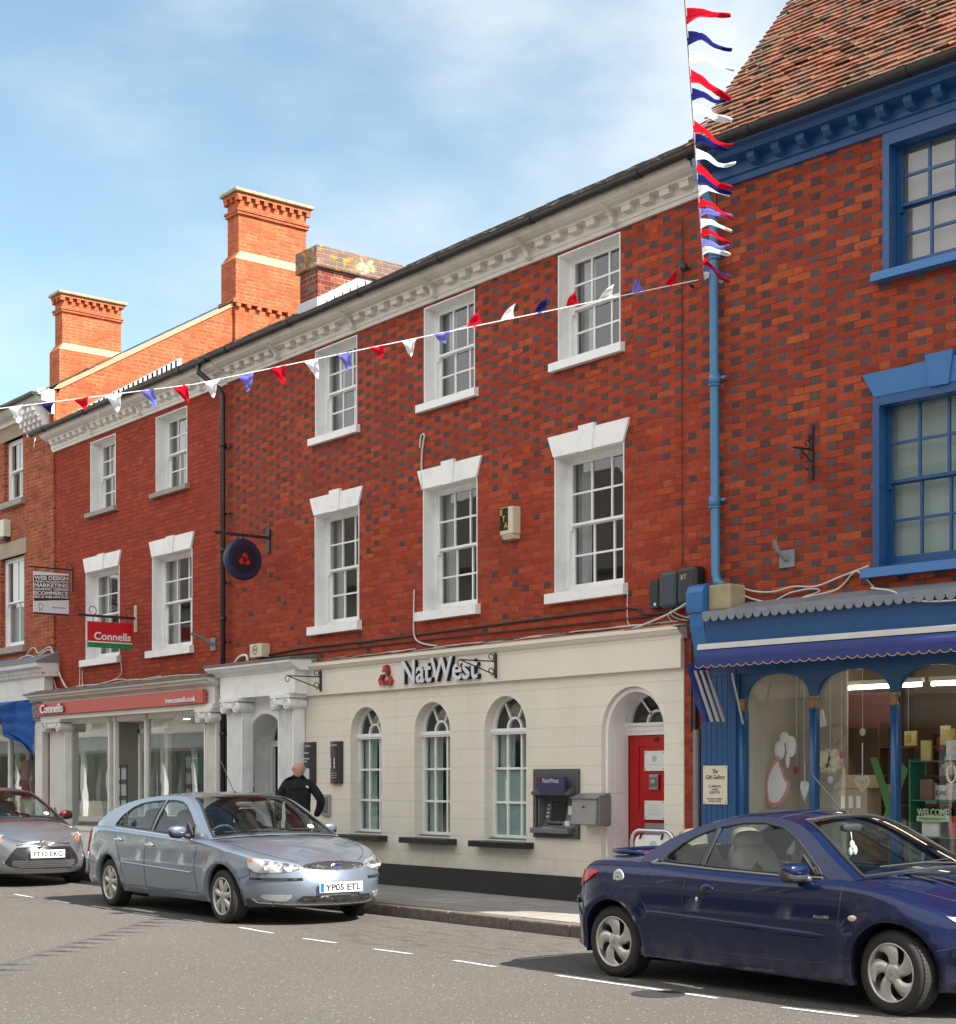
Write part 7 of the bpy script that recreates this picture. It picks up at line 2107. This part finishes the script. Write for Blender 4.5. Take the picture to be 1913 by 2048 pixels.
# bonnet shut line and roof joints, wipers, aerial
def dk(c, pts, r=.0035, name='bonnet_gap'):
    P = [c.deck(c.sx(x) if x < 1.9 else c.sy(yy), v) for x, yy, v in pts]
    mb = MB(); mb.tube(P, r, 5); mb.tube([Vector((p.x, -p.y, p.z)) for p in P], r, 5); mb.build(name, BLKPL, c.body, local=True)
A0, A1 = sx(1.02), sy(.50)
P = [c1.deck(A0+(A1-A0)*k/20, .93-.10*(k/20)) for k in range(21)]
mb = MB(); mb.tube(P, .004, 5); mb.tube([Vector((p.x, -p.y, p.z)) for p in P], .004, 5); mb.build('bonnet_gap', BLKPL, c1.body, local=True)
def wip(c, ya, yb, dx=.03):
    K = c.d['K']; PL = c.pl[-1]
    a = c.top(PL-.05, ya*K); b = c.top(PL-.17, (ya*.4+yb*.6)*K); e = c.top(PL-.09, yb*K)
    mb = MB(); mb.tube([a+Vector((.02, 0, .012)), a.lerp(e, .5)+Vector((.05, 0, .03)), e+Vector((.015, 0, .014))], .007, 5)
    mb.tube([c.top(PL-.10, ya*.9*K)+Vector((0, 0, .016)), e+Vector((.012, 0, .014))], .005, 4)
    mb.build('wiper', BLKPL, c.root, local=True)
wip(c1, .05, -.80); wip(c1, .80, .15)
P = c1.top(c1.p_at(.05), 0); mb = MB(); mb.tube([P, P+Vector((-.05, 0, .03)), P+Vector((-.34, 0, .36))], .005, 5); mb.sell(P, (.06, .04, .03)); mb.build('aerial', BLKPL, c1.root, local=True)
c1.mirror_(.56, .93, .83, BLKPL, MP)
mb = MB(); mb.smooth = True; mb.sell((.30, 0, 1.22), (.05, .24, .07), .6); mb.build('inner_mirror', DASHG, c1.root, local=True)
mb = MB(); q = c1.top(c1.p_at(.86), .60*.68); mb.disc((0, 0, 0), .04, 'Z', 16); mb.v = [q+Vector((p.x*.6, p.y, -p.x*.5)) for p in mb.v]; mb.build('tax_disc', PLATEW, c1.root, local=True, recalc=False)

# ---------- dark blue coupe cabriolet (right)
BP = carpaint('deep_blue_metallic', (.005, .011, .052), .3, .25, coat=.8)
bd_ = dict(W=.83, xr1=-1.35, Lr=1.95, nr=3.0, xf1=1.15, Lf=2.06, nf=2.2, xa=1.275, rw=.27, ra=.325, rt=.27,
    Zt=[(-2., .80), (-1.84, .815), (-1.74, .855), (-1.55, .882), (-1.0, .885), (-.45, .86), (.2, .838), (.6, .838), (.9, .835), (1.2, .79), (1.5, .715), (1.75, .635), (1.95, .56), (2.1, .51)],
    zb=[(-1.84, .23), (-1.5, .2), (-.95, .19), (.95, .155), (1.6, .17), (2.1, .17)],
    side=[(.12, .07), (.17, .04), (.235, .02), (.25, .035), (.33, .02), (.45, .0), (.58, .0), (.68, .012), (.78, .03), (.86, .06), (.9, .07)],
    front=[(.15, .1), (.25, .0), (.4, .0), (.5, .06), (.6, .16), (.7, .3), (.8, .4)],
    rear=[(.15, .12), (.22, .0), (.30, .02), (.42, .02), (.50, .0), (.56, .02), (.62, .06), (.75, .09), (.9, .16)],
    sr=.07, tum=.42, tum2=.3, K=.62, xcowl=.88, xdeck=-1.0, flare=.022,
    prof=[(-1.09, .90), (-.98, .985), (-.82, 1.075), (-.6, 1.158), (-.4, 1.205), (-.13, 1.238), (.12, 1.228), (.32, 1.185), (.5, 1.09), (.70, .965), (.92, .838)],
    crown=[(0, .03), (.3, .05), (.6, .05), (.8, .05), (1, .07)], bow=[(0, -.06), (.35, -.02), (.62, .06), (1, .34)],
    dcrown=[(-1.8, .03), (-1.4, .075), (-1.0, .075), (.9, .09), (1.6, .07), (2.0, .03)],
    wins=[([(-.84, .905), (-.82, .94), (-.72, 1.02), (-.60, 1.085), (-.50, 1.125), (-.43, 1.145), (-.475, .882), (-.70, .892)], 0), ([(-.44, .88), (-.395, 1.155), (-.2, 1.19), (0, 1.195), (.18, 1.165), (.32, 1.10), (.47, .995), (.60, .90), (.64, .862), (.4, .856), (0, .862)], 0)],
    ws=(.90, .27, .93, .86), rs=(-1.02, -.62, .72, .66), spokes=5, swirl=.5, spw=[(0, .036), (.35, .038), (.7, .055), (1, .085)], bolts=4, steer=R(-6),
    dash=DASHB, seatm=SEATB, xst=.36, zst=.78, zh=1.03, seats=[(-.12, -.34), (-.12, .34), (-.72, -.3), (-.72, .3)])
c2 = Car('parked_car', (-7.615, -2.965, 0), R(.6), 'dark blue coupe cabriolet with beige headrests parked outside the gift shop', bd_, BP)
c2.build()
sx, sy = c2.sx, c2.sy; S = c2.S
c2.P_('tail_lamp', [(c2.sy(.60, False), .66), (c2.sy(.62, False), .72), (sx(-1.70), .80), (sx(-1.50), .805), (sx(-1.47), .79), (sx(-1.55), .735), (sx(-1.68), .68)], TAILRED, .012)
c2.P_('bumper_bead', [(c2.sy(.3, False), .53), (c2.sy(.3, False), .585), (sx(-1.74), .585), (sx(-1.66), .56), (sx(-1.74), .53)], BP, .022)
c2.line([(c2.sy(.3, False), .60), (sx(-1.7), .602), (sx(-1.63), .56), (sx(-1.60), .50)])
c2.line([(sx(-1.68), .815), (sx(-1.62), .845), (sx(-1.4), .853), (sx(-1.0), .85), (sx(-.93), .875)], None, .004)
# door: front edge, bottom sweep, rear edge
c2.line([belt(c2, .88), (sx(.88), .70), (sx(.875), .5), (sx(.85), .345), (sx(.78), .292), (sx(.60), .277), (sx(.1), .272), (sx(-.25), .285), (sx(-.38), .32), (sx(-.47), .40), (sx(-.52), .52), (sx(-.535), .66), (sx(-.52), .78), belt(c2, -.43)], None, .004)
c2.line([(sx(.88), .34), (sx(.97), .335)])
def strip(c, xa, za, xb, zb, r, m, name='rubbing_strip', k=.55):
    for sg in (-1, 1):
        n = 24; P = []; rs = []
        for i in range(n+1):
            u = i/n; x = xa+(xb-xa)*u; q = c.skirt(c.sx(x), za+(zb-za)*u); P.append(Vector((q.x, sg*(q.y-r*k+.004), q.z))); rs.append(r*min(1, .15+u*14, .15+(1-u)*14))
        mb = MB(); mb.smooth = True; mb.tube(P, rs, 10); mb.build(name, m, c.body, local=True)
strip(c2, -.93, .525, .80, .465, .026, BP)
for sg in (-1, 1):
    P = c2.skirt(sx(-.30), .715)
    mb = MB(); mb.smooth = True; mb.sell((-.30, sg*(P.y-.002), .715), (.125, .035, .09), 1, n=20, m=12); h = mb.build('door_handle', BP, c2.root, local=True)
    mb = MB(); mb.smooth = True; mb.sell((-.30, sg*(P.y+.004), .70), (.10, .03, .045), 1); mb.build('finger_recess', DARK, h, local=True)
    mb = MB(); mb.smooth = True; P = c2.skirt(sx(-.39), .645); mb.sell((-.39, sg*P.y, .645), (.028, .012, .034)); mb.build('door_lock', CHROME, c2.root, local=True)
    mb = MB(); mb.smooth = True; P = c2.skirt(sx(.99), .60); mb.sell((.99, sg*P.y, .60), (.075, .02, .042)); mb.build('side_repeater', mat('clear_amber_lens', (.60, .45, .36), .2), c2.root, local=True)
    mb = MB(); P = c2.skirt(sx(-1.22), .765); mb.lathe([(0, .004), (.055, .002), (.058, -.004)], 28, Matrix.Translation((-1.22, sg*(P.y+.002), .765)) @ Matrix.Rotation(R(-90*sg), 4, 'X'))
    st = mb.build('round_sticker', mat('sticker_white', (.55, .60, .58), .5, var=.35, vs=60), c2.root, local=True)
    mb = MB(); mb.lathe([(.030, .0052), (.034, .0052)], 24, Matrix.Translation((-1.22, sg*(P.y+.002), .765)) @ Matrix.Rotation(R(-90*sg), 4, 'X')); mb.lathe([(0, .0055), (.01, .0055)], 12, Matrix.Translation((-1.22, sg*(P.y+.002), .765)) @ Matrix.Rotation(R(-90*sg), 4, 'X')); mb.build('printed_ring', GREYP, st, local=True)
P = c2.skirt(sx(.76), .545)
text('door_lettering', 'ALLURE', CHROME, Matrix.Translation((.74, -P.y-.006, .585)) @ Matrix.Rotation(R(90), 4, 'X'), c2.root, width=.13, height=.018, ext=.001, local=True)
# window base trim, spoiler, bonnet vents, lamps, aerial, mirrors
c2.line([belt(c2, -.90, .02), belt(c2, -.93, -.01), belt(c2, -.80, -.004), belt(c2, -.3, -.001), belt(c2, .3, 0), belt(c2, .66, .0)], mat('grey_trim', (.09, .09, .09), .35), .014, 'belt_trim')
mb = MB(); mb.tube([c2.side(-.455, .885)+Vector((0, .004, 0)), c2.side(-.412, 1.15)+Vector((0, .004, 0))], .012); mb.tube([Vector((p.x, -p.y, p.z)) for p in (c2.side(-.455, .885)+Vector((0, .004, 0)), c2.side(-.412, 1.15)+Vector((0, .004, 0)))], .012)
mb.build('quarter_pillar', BLKPL, c2.root, local=True)
mb = MB(); mb.smooth = True
sp_ = smooth_poly([(-1.22, .50, .925), (-1.38, .53, .94), (-1.55, .50, .94), (-1.68, .36, .94), (-1.72, 0, .945), (-1.68, -.36, .94), (-1.55, -.50, .94), (-1.38, -.53, .94), (-1.22, -.50, .925)], 5, closed=False)
mb.tube(sp_, .018, 8); mb.build('boot_spoiler', BP, c2.root, local=True)
for (xa, ya) in ((1.20, -.38), (1.28, -.26), (1.20, .38), (1.28, .26)):
    mb = MB(); mb.smooth = True
    P = c2.deck(sx(xa), ya/lerpt(c2.yb, xa)); mb.sell((0, 0, 0), (.24, .045, .02), 1, T=Matrix.Translation((P.x, P.y, P.z+.002)) @ Matrix.Rotation(R(10), 4, 'Y') @ Matrix.Rotation(R(12 if ya < 0 else -12), 4, 'Z')); mb.build('bonnet_vent', DARK, c2.root, local=True)
P = [c2.deck(sx(.95+.8*k/12), .90-.25*(k/12)**2) for k in range(13)]
mb = MB(); mb.tube(P, .0035, 5); mb.tube([Vector((p.x, -p.y, p.z)) for p in P], .0035, 5); mb.build('bonnet_gap', BLKPL, c2.body, local=True)
hl2 = [(sx(1.62), .64), (sx(1.70), .635), (sx(1.82), .59), (sy(.55), .545), (sy(.50), .49), (sy(.60), .475), (sx(1.87), .50), (sx(1.74), .57)]
c2.P_('headlamp', hl2, LAMPIN, .006); c2.P_('lamp_lens', hl2, LENS, .014, base=.0)
c2.P_('bumper_bead', [(sx(1.66), .40), (sx(1.66), .445), (sx(1.80), .45), (sy(.5), .45), (sy(.4), .42), (sy(.5), .40), (sx(1.80), .395)], BP, .018)
c2.line([(sx(1.58), .43), (sx(1.68), .455), (sx(1.85), .47), (sy(.3), .47)])
c2.P_('lower_intake', ys(c2, [(0, .22), (.5, .23), (.45, .34), (0, .35)]), BLKPL, .004)
wip(c2, .05, -.78); wip(c2, .75, .12)
P = c2.top(c2.p_at(.22), 0); mb = MB(); mb.tube([P, P+Vector((-.04, 0, .02)), P+Vector((-.30, 0, .27))], .005, 5); mb.sell(P, (.06, .04, .03)); mb.build('aerial', BLKPL, c2.root, local=True)
c2.mirror_(.53, .872, .72, mat('mirror_grey', (.05, .05, .055), .35), BP, size=(.13, .24, .13))
mb = MB(); mb.smooth = True; mb.sell((.34, 0, 1.16), (.05, .22, .06), .6); im = mb.build('inner_mirror', DASHG, c2.root, local=True)
mb = MB(); mb.smooth = True; mb.tube([(.36, -.03, 1.13), (.37, -.03, 1.06)], .004); mb.sell((.37, -.03, 1.04), (.03, .05, .06)); mb.sell((.38, -.01, 1.0), (.03, .04, .07)); mb.sell((.37, -.05, .99), (.03, .03, .06)); mb.build('hanging_charm', PLATEW, c2.root, local=True)
# roof joints
for xx in (-.42, .10):
    mb = MB(); p0 = c2.p_at(xx); mb.tube([c2.top(p0, c2.d['K']*(-1+2*k/24)) for k in range(25)], .0035, 4); mb.build('roof_joint', BLKPL, c2.body, local=True)

# ---------- grey supermini with red roof (far left)
GP = carpaint('steel_grey_metallic', (.16, .17, .19), .6, .28); RP_ = carpaint('dark_cherry_roof', (.22, .012, .018), .3, .28)
cd = dict(W=.86, xr1=-1.3, Lr=1.9, nr=2.6, xf1=.95, Lf=2.04, nf=2.3, xa=1.24, rw=.275, ra=.335, rt=.275,
    Zt=[(-2., .9), (-1.7, .98), (-1.0, .96), (0, .90), (.8, .875), (1.1, .845), (1.4, .80), (1.7, .73), (1.9, .67), (2.05, .62)],
    zb=[(-2, .25), (2.1, .19)], side=[(.15, .08), (.25, .02), (.4, 0), (.6, 0), (.75, .02), (.9, .06), (1., .08)],
    front=[(.15, .12), (.20, .03), (.27, .0), (.4, .01), (.5, .04), (.6, .09), (.7, .18), (.8, .3)], rear=[(.2, .05), (.5, 0), (.9, .1)],
    sr=.06, tum=.30, tum2=.3, K=.64, xcowl=.98, xdeck=-1.7,
    prof=[(-1.75, .98), (-1.6, 1.15), (-1.3, 1.27), (-.8, 1.33), (-.3, 1.345), (0, 1.33), (.2, 1.29), (.45, 1.18), (.75, 1.02), (1.02, .862)],
    crown=[(0, .03), (.5, .05), (1, .06)], bow=[(0, -.05), (.5, .0), (.7, .06), (1, .28)], dcrown=[(-2, .02), (1.0, .10), (1.6, .09), (2.0, .05)],
    wins=[([(-1.3, 1.0), (-1.1, 1.2), (-.5, 1.27), (.1, 1.25), (.4, 1.13), (.68, .96), (.68, .93), (0, .95)], 0)],
    ws=(1.005, .17, .95, .88), rs=(-1.68, -1.45, .8, .8), spokes=5, swirl=0, spw=[(0, .03), (1, .04)], dash=DASHG, seatm=SEATG, xst=.4, zst=.86, zh=1.08, seats=[(-.15, -.36), (-.15, .36)])
c3 = Car('parked_car', (-23.28, -3.0, 0), R(0), 'grey supermini with cherry red roof parked at the left edge', cd, GP, RP_)
c3.build()
sx, sy = c3.sx, c3.sy; S = c3.S
hl3 = [(sy(.58), .645), (sy(.62), .70), (sx(1.78), .728), (sx(1.60), .745), (sx(1.58), .72), (sx(1.68), .655), (sx(1.80), .615), (sy(.64), .60)]
c3.P_('headlamp', hl3, LAMPIN, .006); c3.P_('lamp_lens', hl3, LENS, .014, base=.0)
c3.P_('indicator', [(sy(.585), .645), (sy(.61), .69), (sy(.66), .69), (sy(.64), .62)], AMBER, .010)
gr3 = [(0, .26), (.35, .265), (.50, .30), (.545, .35), (.50, .43), (.44, .53), (.40, .555), (0, .56)]
g3 = c3.P_('grille', ys(c3, gr3), mat('dark_gloss_grille', (.012, .012, .013), .2), .010)
mb = MB()
for j in range(4):
    z = .285+j*.027
    for sg in (-1, 1):
        pts = []
        for k in range(40):
            y = .012*k; a = c3.sy(y) if y > 0 else S
            if y < (.40, .46, .50, .50)[j]: q = c3.skirt(a, z+.007*(1 if k % 4 < 2 else -1)); pts.append(Vector((q.x+.012, sg*q.y, q.z)))
        mb.tube(pts, .004, 4)
mb.build('honeycomb', GREYP, g3, local=True)
c3.line(ys(c3, [(0.001, .255), (.35, .26), (.51, .295), (.56, .35)]), CHROME, .008, 'grille_lip')
mb = MB(); mb.smooth = True
for dz, th in ((0, .011), (-.045, .011)):
    for sg in (-1, 1):
        pts = []
        for y, z in ((.0, .655), (.05, .625), (.09, .610), (.20, .610), (.33, .608), (.42, .600)):
            a = c3.sy(y) if y > 0 else S; q = c3.skirt(a, z+dz); pts.append(Vector((q.x+.016, sg*q.y, z+dz)))
        mb.tube(pts, th, 6)
mb.build('chevron_badge', CHROME, c3.root, local=True)
c3.P_('fog_lamp', [(sy(.70), .37), (sy(.70), .42), (sy(.76), .43), (sy(.78), .38)], LAMPIN, .008)
c3.plate(2.055, .465, 'FT10 EKG', False, .50, .11)
c3.line([belt(c3, .8), (sx(.8), .6), (sx(.8), .3)]); wip(c3, .05, -.8); wip(c3, .8, .1)
c3.mirror_(.55, .97, .80, BLKPL, RP_)
P = [c3.deck(sx(1.0+.7*k/12), .92-.15*(k/12)) for k in range(13)]
mb = MB(); mb.tube(P, .0035, 5); mb.tube([Vector((p.x, -p.y, p.z)) for p in P], .0035, 5); mb.build('bonnet_gap', BLKPL, c3.body, local=True)
mb = MB(); q = c3.top(c3.p_at(.84), .60*.64); mb.disc((0, 0, 0), .04, 'Z', 16); mb.v = [q+Vector((p.x*.6, p.y, -p.x*.5+.003)) for p in mb.v]; mb.build('tax_disc', PLATEW, c3.root, local=True, recalc=False)
# ================================================================== PERSON (seen from behind on the pavement)
SKIN = mat('skin', (.46, .26, .19), .5, var=.08, vs=10)
FLEECE = mat('black_fleece', (.010, .010, .013), .95, var=.5, vs=14, bump=.7, bs=90)
JEAN = mat('dark_jeans', (.025, .032, .05), .9, var=.3, vs=20)
HAIRM = mat('cropped_hair', (.20, .13, .10), .8, var=.3, vs=60)
def skinned(name, nodes, edges, m, parent, sub=2, root=0):
    """nodes: (x, y, z, rx, ry)"""
    me = bpy.data.meshes.new(name); me.from_pydata([n[:3] for n in nodes], edges, [])
    ob = bpy.data.objects.new(name, me); COL.objects.link(ob)
    md = ob.modifiers.new('skin', 'SKIN'); md.use_smooth_shade = True
    me.skin_vertices  # layer created with the modifier
    sv = me.skin_vertices[0].data if len(me.skin_vertices) else None
    if sv is None:
        bm = bmesh.new(); bm.from_mesh(me); bm.verts.layers.skin.verify(); bm.to_mesh(me); bm.free(); sv = me.skin_vertices[0].data
    for i, n in enumerate(nodes):
        sv[i].radius = (n[3], n[4]); sv[i].use_root = (i == root)
    sb = ob.modifiers.new('sub', 'SUBSURF'); sb.levels = sub; sb.render_levels = sub
    bpy.context.view_layer.update()
    dg = bpy.context.evaluated_depsgraph_get()
    m2 = bpy.data.meshes.new_from_object(ob.evaluated_get(dg))
    mb = MB(); mb.smooth = True
    mb.add([v.co.copy() for v in m2.vertices], [list(p.vertices) for p in m2.polygons])
    bpy.data.objects.remove(ob); bpy.data.meshes.remove(m2)
    return mb.build(name, m, parent, local=True, recalc=True)
man = empty('person', (-17.90, -.98, .12), TH, label='bald man in a black fleece seen from behind, right hand on his hip', cat='person')
# local: x = viewer right, y = forward (away from viewer), z up from the pavement
body = [(0, 0, .86, .06, .05), (0, .0, .98, .10, .07), (0, -.01, 1.14, .11, .07), (0, -.01, 1.27, .11, .07), (0, 0, 1.37, .085, .075), (0, .01, 1.43, .064, .066), (.01, .015, 1.49, .082, .092), (.012, .02, 1.555, .092, .104), (.015, .02, 1.60, .062, .072),
        (.17, 0, 1.31, .055, .055), (.29, -.03, 1.14, .042, .042), (.265, .02, 1.0, .033, .033), (.215, .07, .88, .027, .024), (.20, .09, .84, .032, .018),
        (-.17, 0, 1.31, .055, .055), (-.245, -.01, 1.10, .042, .042), (-.25, .06, .90, .030, .030), (-.25, .10, .80, .026, .022), (-.25, .12, .75, .034, .018),
        (.09, .0, .74, .045, .045), (.10, .02, .44, .04, .04), (.11, -.01, .10, .038, .042), (.12, .10, .035, .036, .03),
        (-.09, .0, .74, .045, .045), (-.10, .05, .44, .04, .04), (-.11, .03, .10, .038, .042), (-.12, .14, .035, .036, .03)]
be = [(0, 1), (1, 2), (2, 3), (3, 4), (4, 5), (5, 6), (6, 7), (7, 8), (3, 9), (9, 10), (10, 11), (11, 12), (12, 13), (3, 14), (14, 15), (15, 16), (16, 17), (17, 18), (0, 19), (19, 20), (20, 21), (21, 22), (0, 23), (23, 24), (24, 25), (25, 26)]
bod = skinned('body', body, be, SKIN, man)
def fingers(wx, wy, wz, d, up):
    mb = MB(); mb.smooth = True
    d = Vector(d).normalized(); up = Vector(up).normalized(); side = d.cross(up)
    for k, L_ in enumerate((.065, .075, .07, .055)):
        b = Vector((wx, wy, wz))+up*(.022-.015*k)
        mb.tube([b-d*.01, b+d*L_*.5+side*.005, b+d*L_*.8+side*.018, b+d*L_+side*.032], [.0085, .008, .0075, .006], 7)
    b = Vector((wx, wy, wz))+up*.03-d*.02
    mb.tube([b, b+up*.025+d*.01, b+up*.035+d*.035], [.010, .009, .007], 7)
    return mb
fingers(.195, .10, .825, (-.3, .5, -.8), (.2, .8, .4)).build('fingers', SKIN, bod, local=True)
fingers(-.25, .125, .73, (0, .3, -1), (0, 1, .3)).build('fingers', SKIN, bod, local=True)
mb = MB(); mb.smooth = True
for sg in (-1, 1): mb.sell((.012+sg*.081, .015, 1.52), (.018, .034, .062), 1, n=12, m=8)
mb.sell((.014, .118, 1.515), (.026, .03, .045), 1); 
mb.build('ear', SKIN, bod, local=True)
mb = MB(); mb.smooth = True
for sg in (-1, 1): mb.sell((.014+sg*.03, .103, 1.54), (.022, .012, .012), 1)
mb.build('eye', PLATEW, bod, local=True)
mb = MB(); mb.smooth = True; mb.sell((.014, .10, 1.475), (.045, .015, .012), 1); mb.build('mouth', mat('lip', (.35, .12, .10), .5), bod, local=True)
jack = [(0, .0, .78, .185, .14), (0, -.005, 1.02, .18, .135), (0, -.01, 1.15, .19, .135), (0, -.01, 1.27, .185, .13), (0, .0, 1.36, .13, .105), (0, .005, 1.43, .088, .088),
        (.165, 0, 1.33, .078, .078), (.245, -.02, 1.22, .070, .070), (.315, -.035, 1.11, .062, .062), (.285, .01, 1.0, .054, .054), (.235, .055, .90, .044, .044),
        (-.165, 0, 1.33, .078, .078), (-.225, -.01, 1.20, .068, .068), (-.26, .0, 1.08, .060, .060), (-.262, .05, .93, .052, .052), (-.255, .085, .84, .044, .044)]
je = [(0, 1), (1, 2), (2, 3), (3, 4), (4, 5), (3, 6), (6, 7), (7, 8), (8, 9), (9, 10), (3, 11), (11, 12), (12, 13), (13, 14), (14, 15)]
jk = skinned('fleece_jacket', jack, je, FLEECE, man)
mb = MB(); mb.smooth = True; mb.lathe([(.19, 1.27), (.15, 1.335), (.105, 1.375), (.078, 1.41), (.072, 1.445), (.062, 1.445), (.062, 1.40)], 24, Matrix.Diagonal((1, .72, 1, 1))); mb.build('yoke', FLEECE, jk, local=True)
mb = MB(); mb.smooth = True; mb.tube([(.056*math.cos(t), .006+.060*math.sin(t), 1.405) for t in [2*math.pi*k/20 for k in range(21)]], .016, 6, caps=False); mb.build('collar', FLEECE, jk, local=True)
mb = MB(); mb.extr([(.115, 1.285), (.155, 1.275), (.150, 1.298), (.130, 1.305)], 'Y', -.135, -.11)
mb.build('chest_logo', PLATEW, jk, local=True)
tr = [(0, .0, 1.0, .15, .115), (0, 0, .88, .15, .12), (.09, 0, .74, .095, .10), (.10, .02, .44, .072, .075), (.11, -.01, .07, .058, .062), (-.09, 0, .74, .095, .10), (-.10, .05, .44, .072, .075), (-.11, .03, .07, .058, .062)]
skinned('trousers', tr, [(0, 1), (1, 2), (2, 3), (3, 4), (1, 5), (5, 6), (6, 7)], JEAN, man)
mb = MB(); mb.smooth = True
for x, y in ((.115, .06), (-.115, .10)): mb.sell((x, y, .04), (.10, .27, .085), .6, .8)
mb.build('shoes', BLACKP, man, local=True)
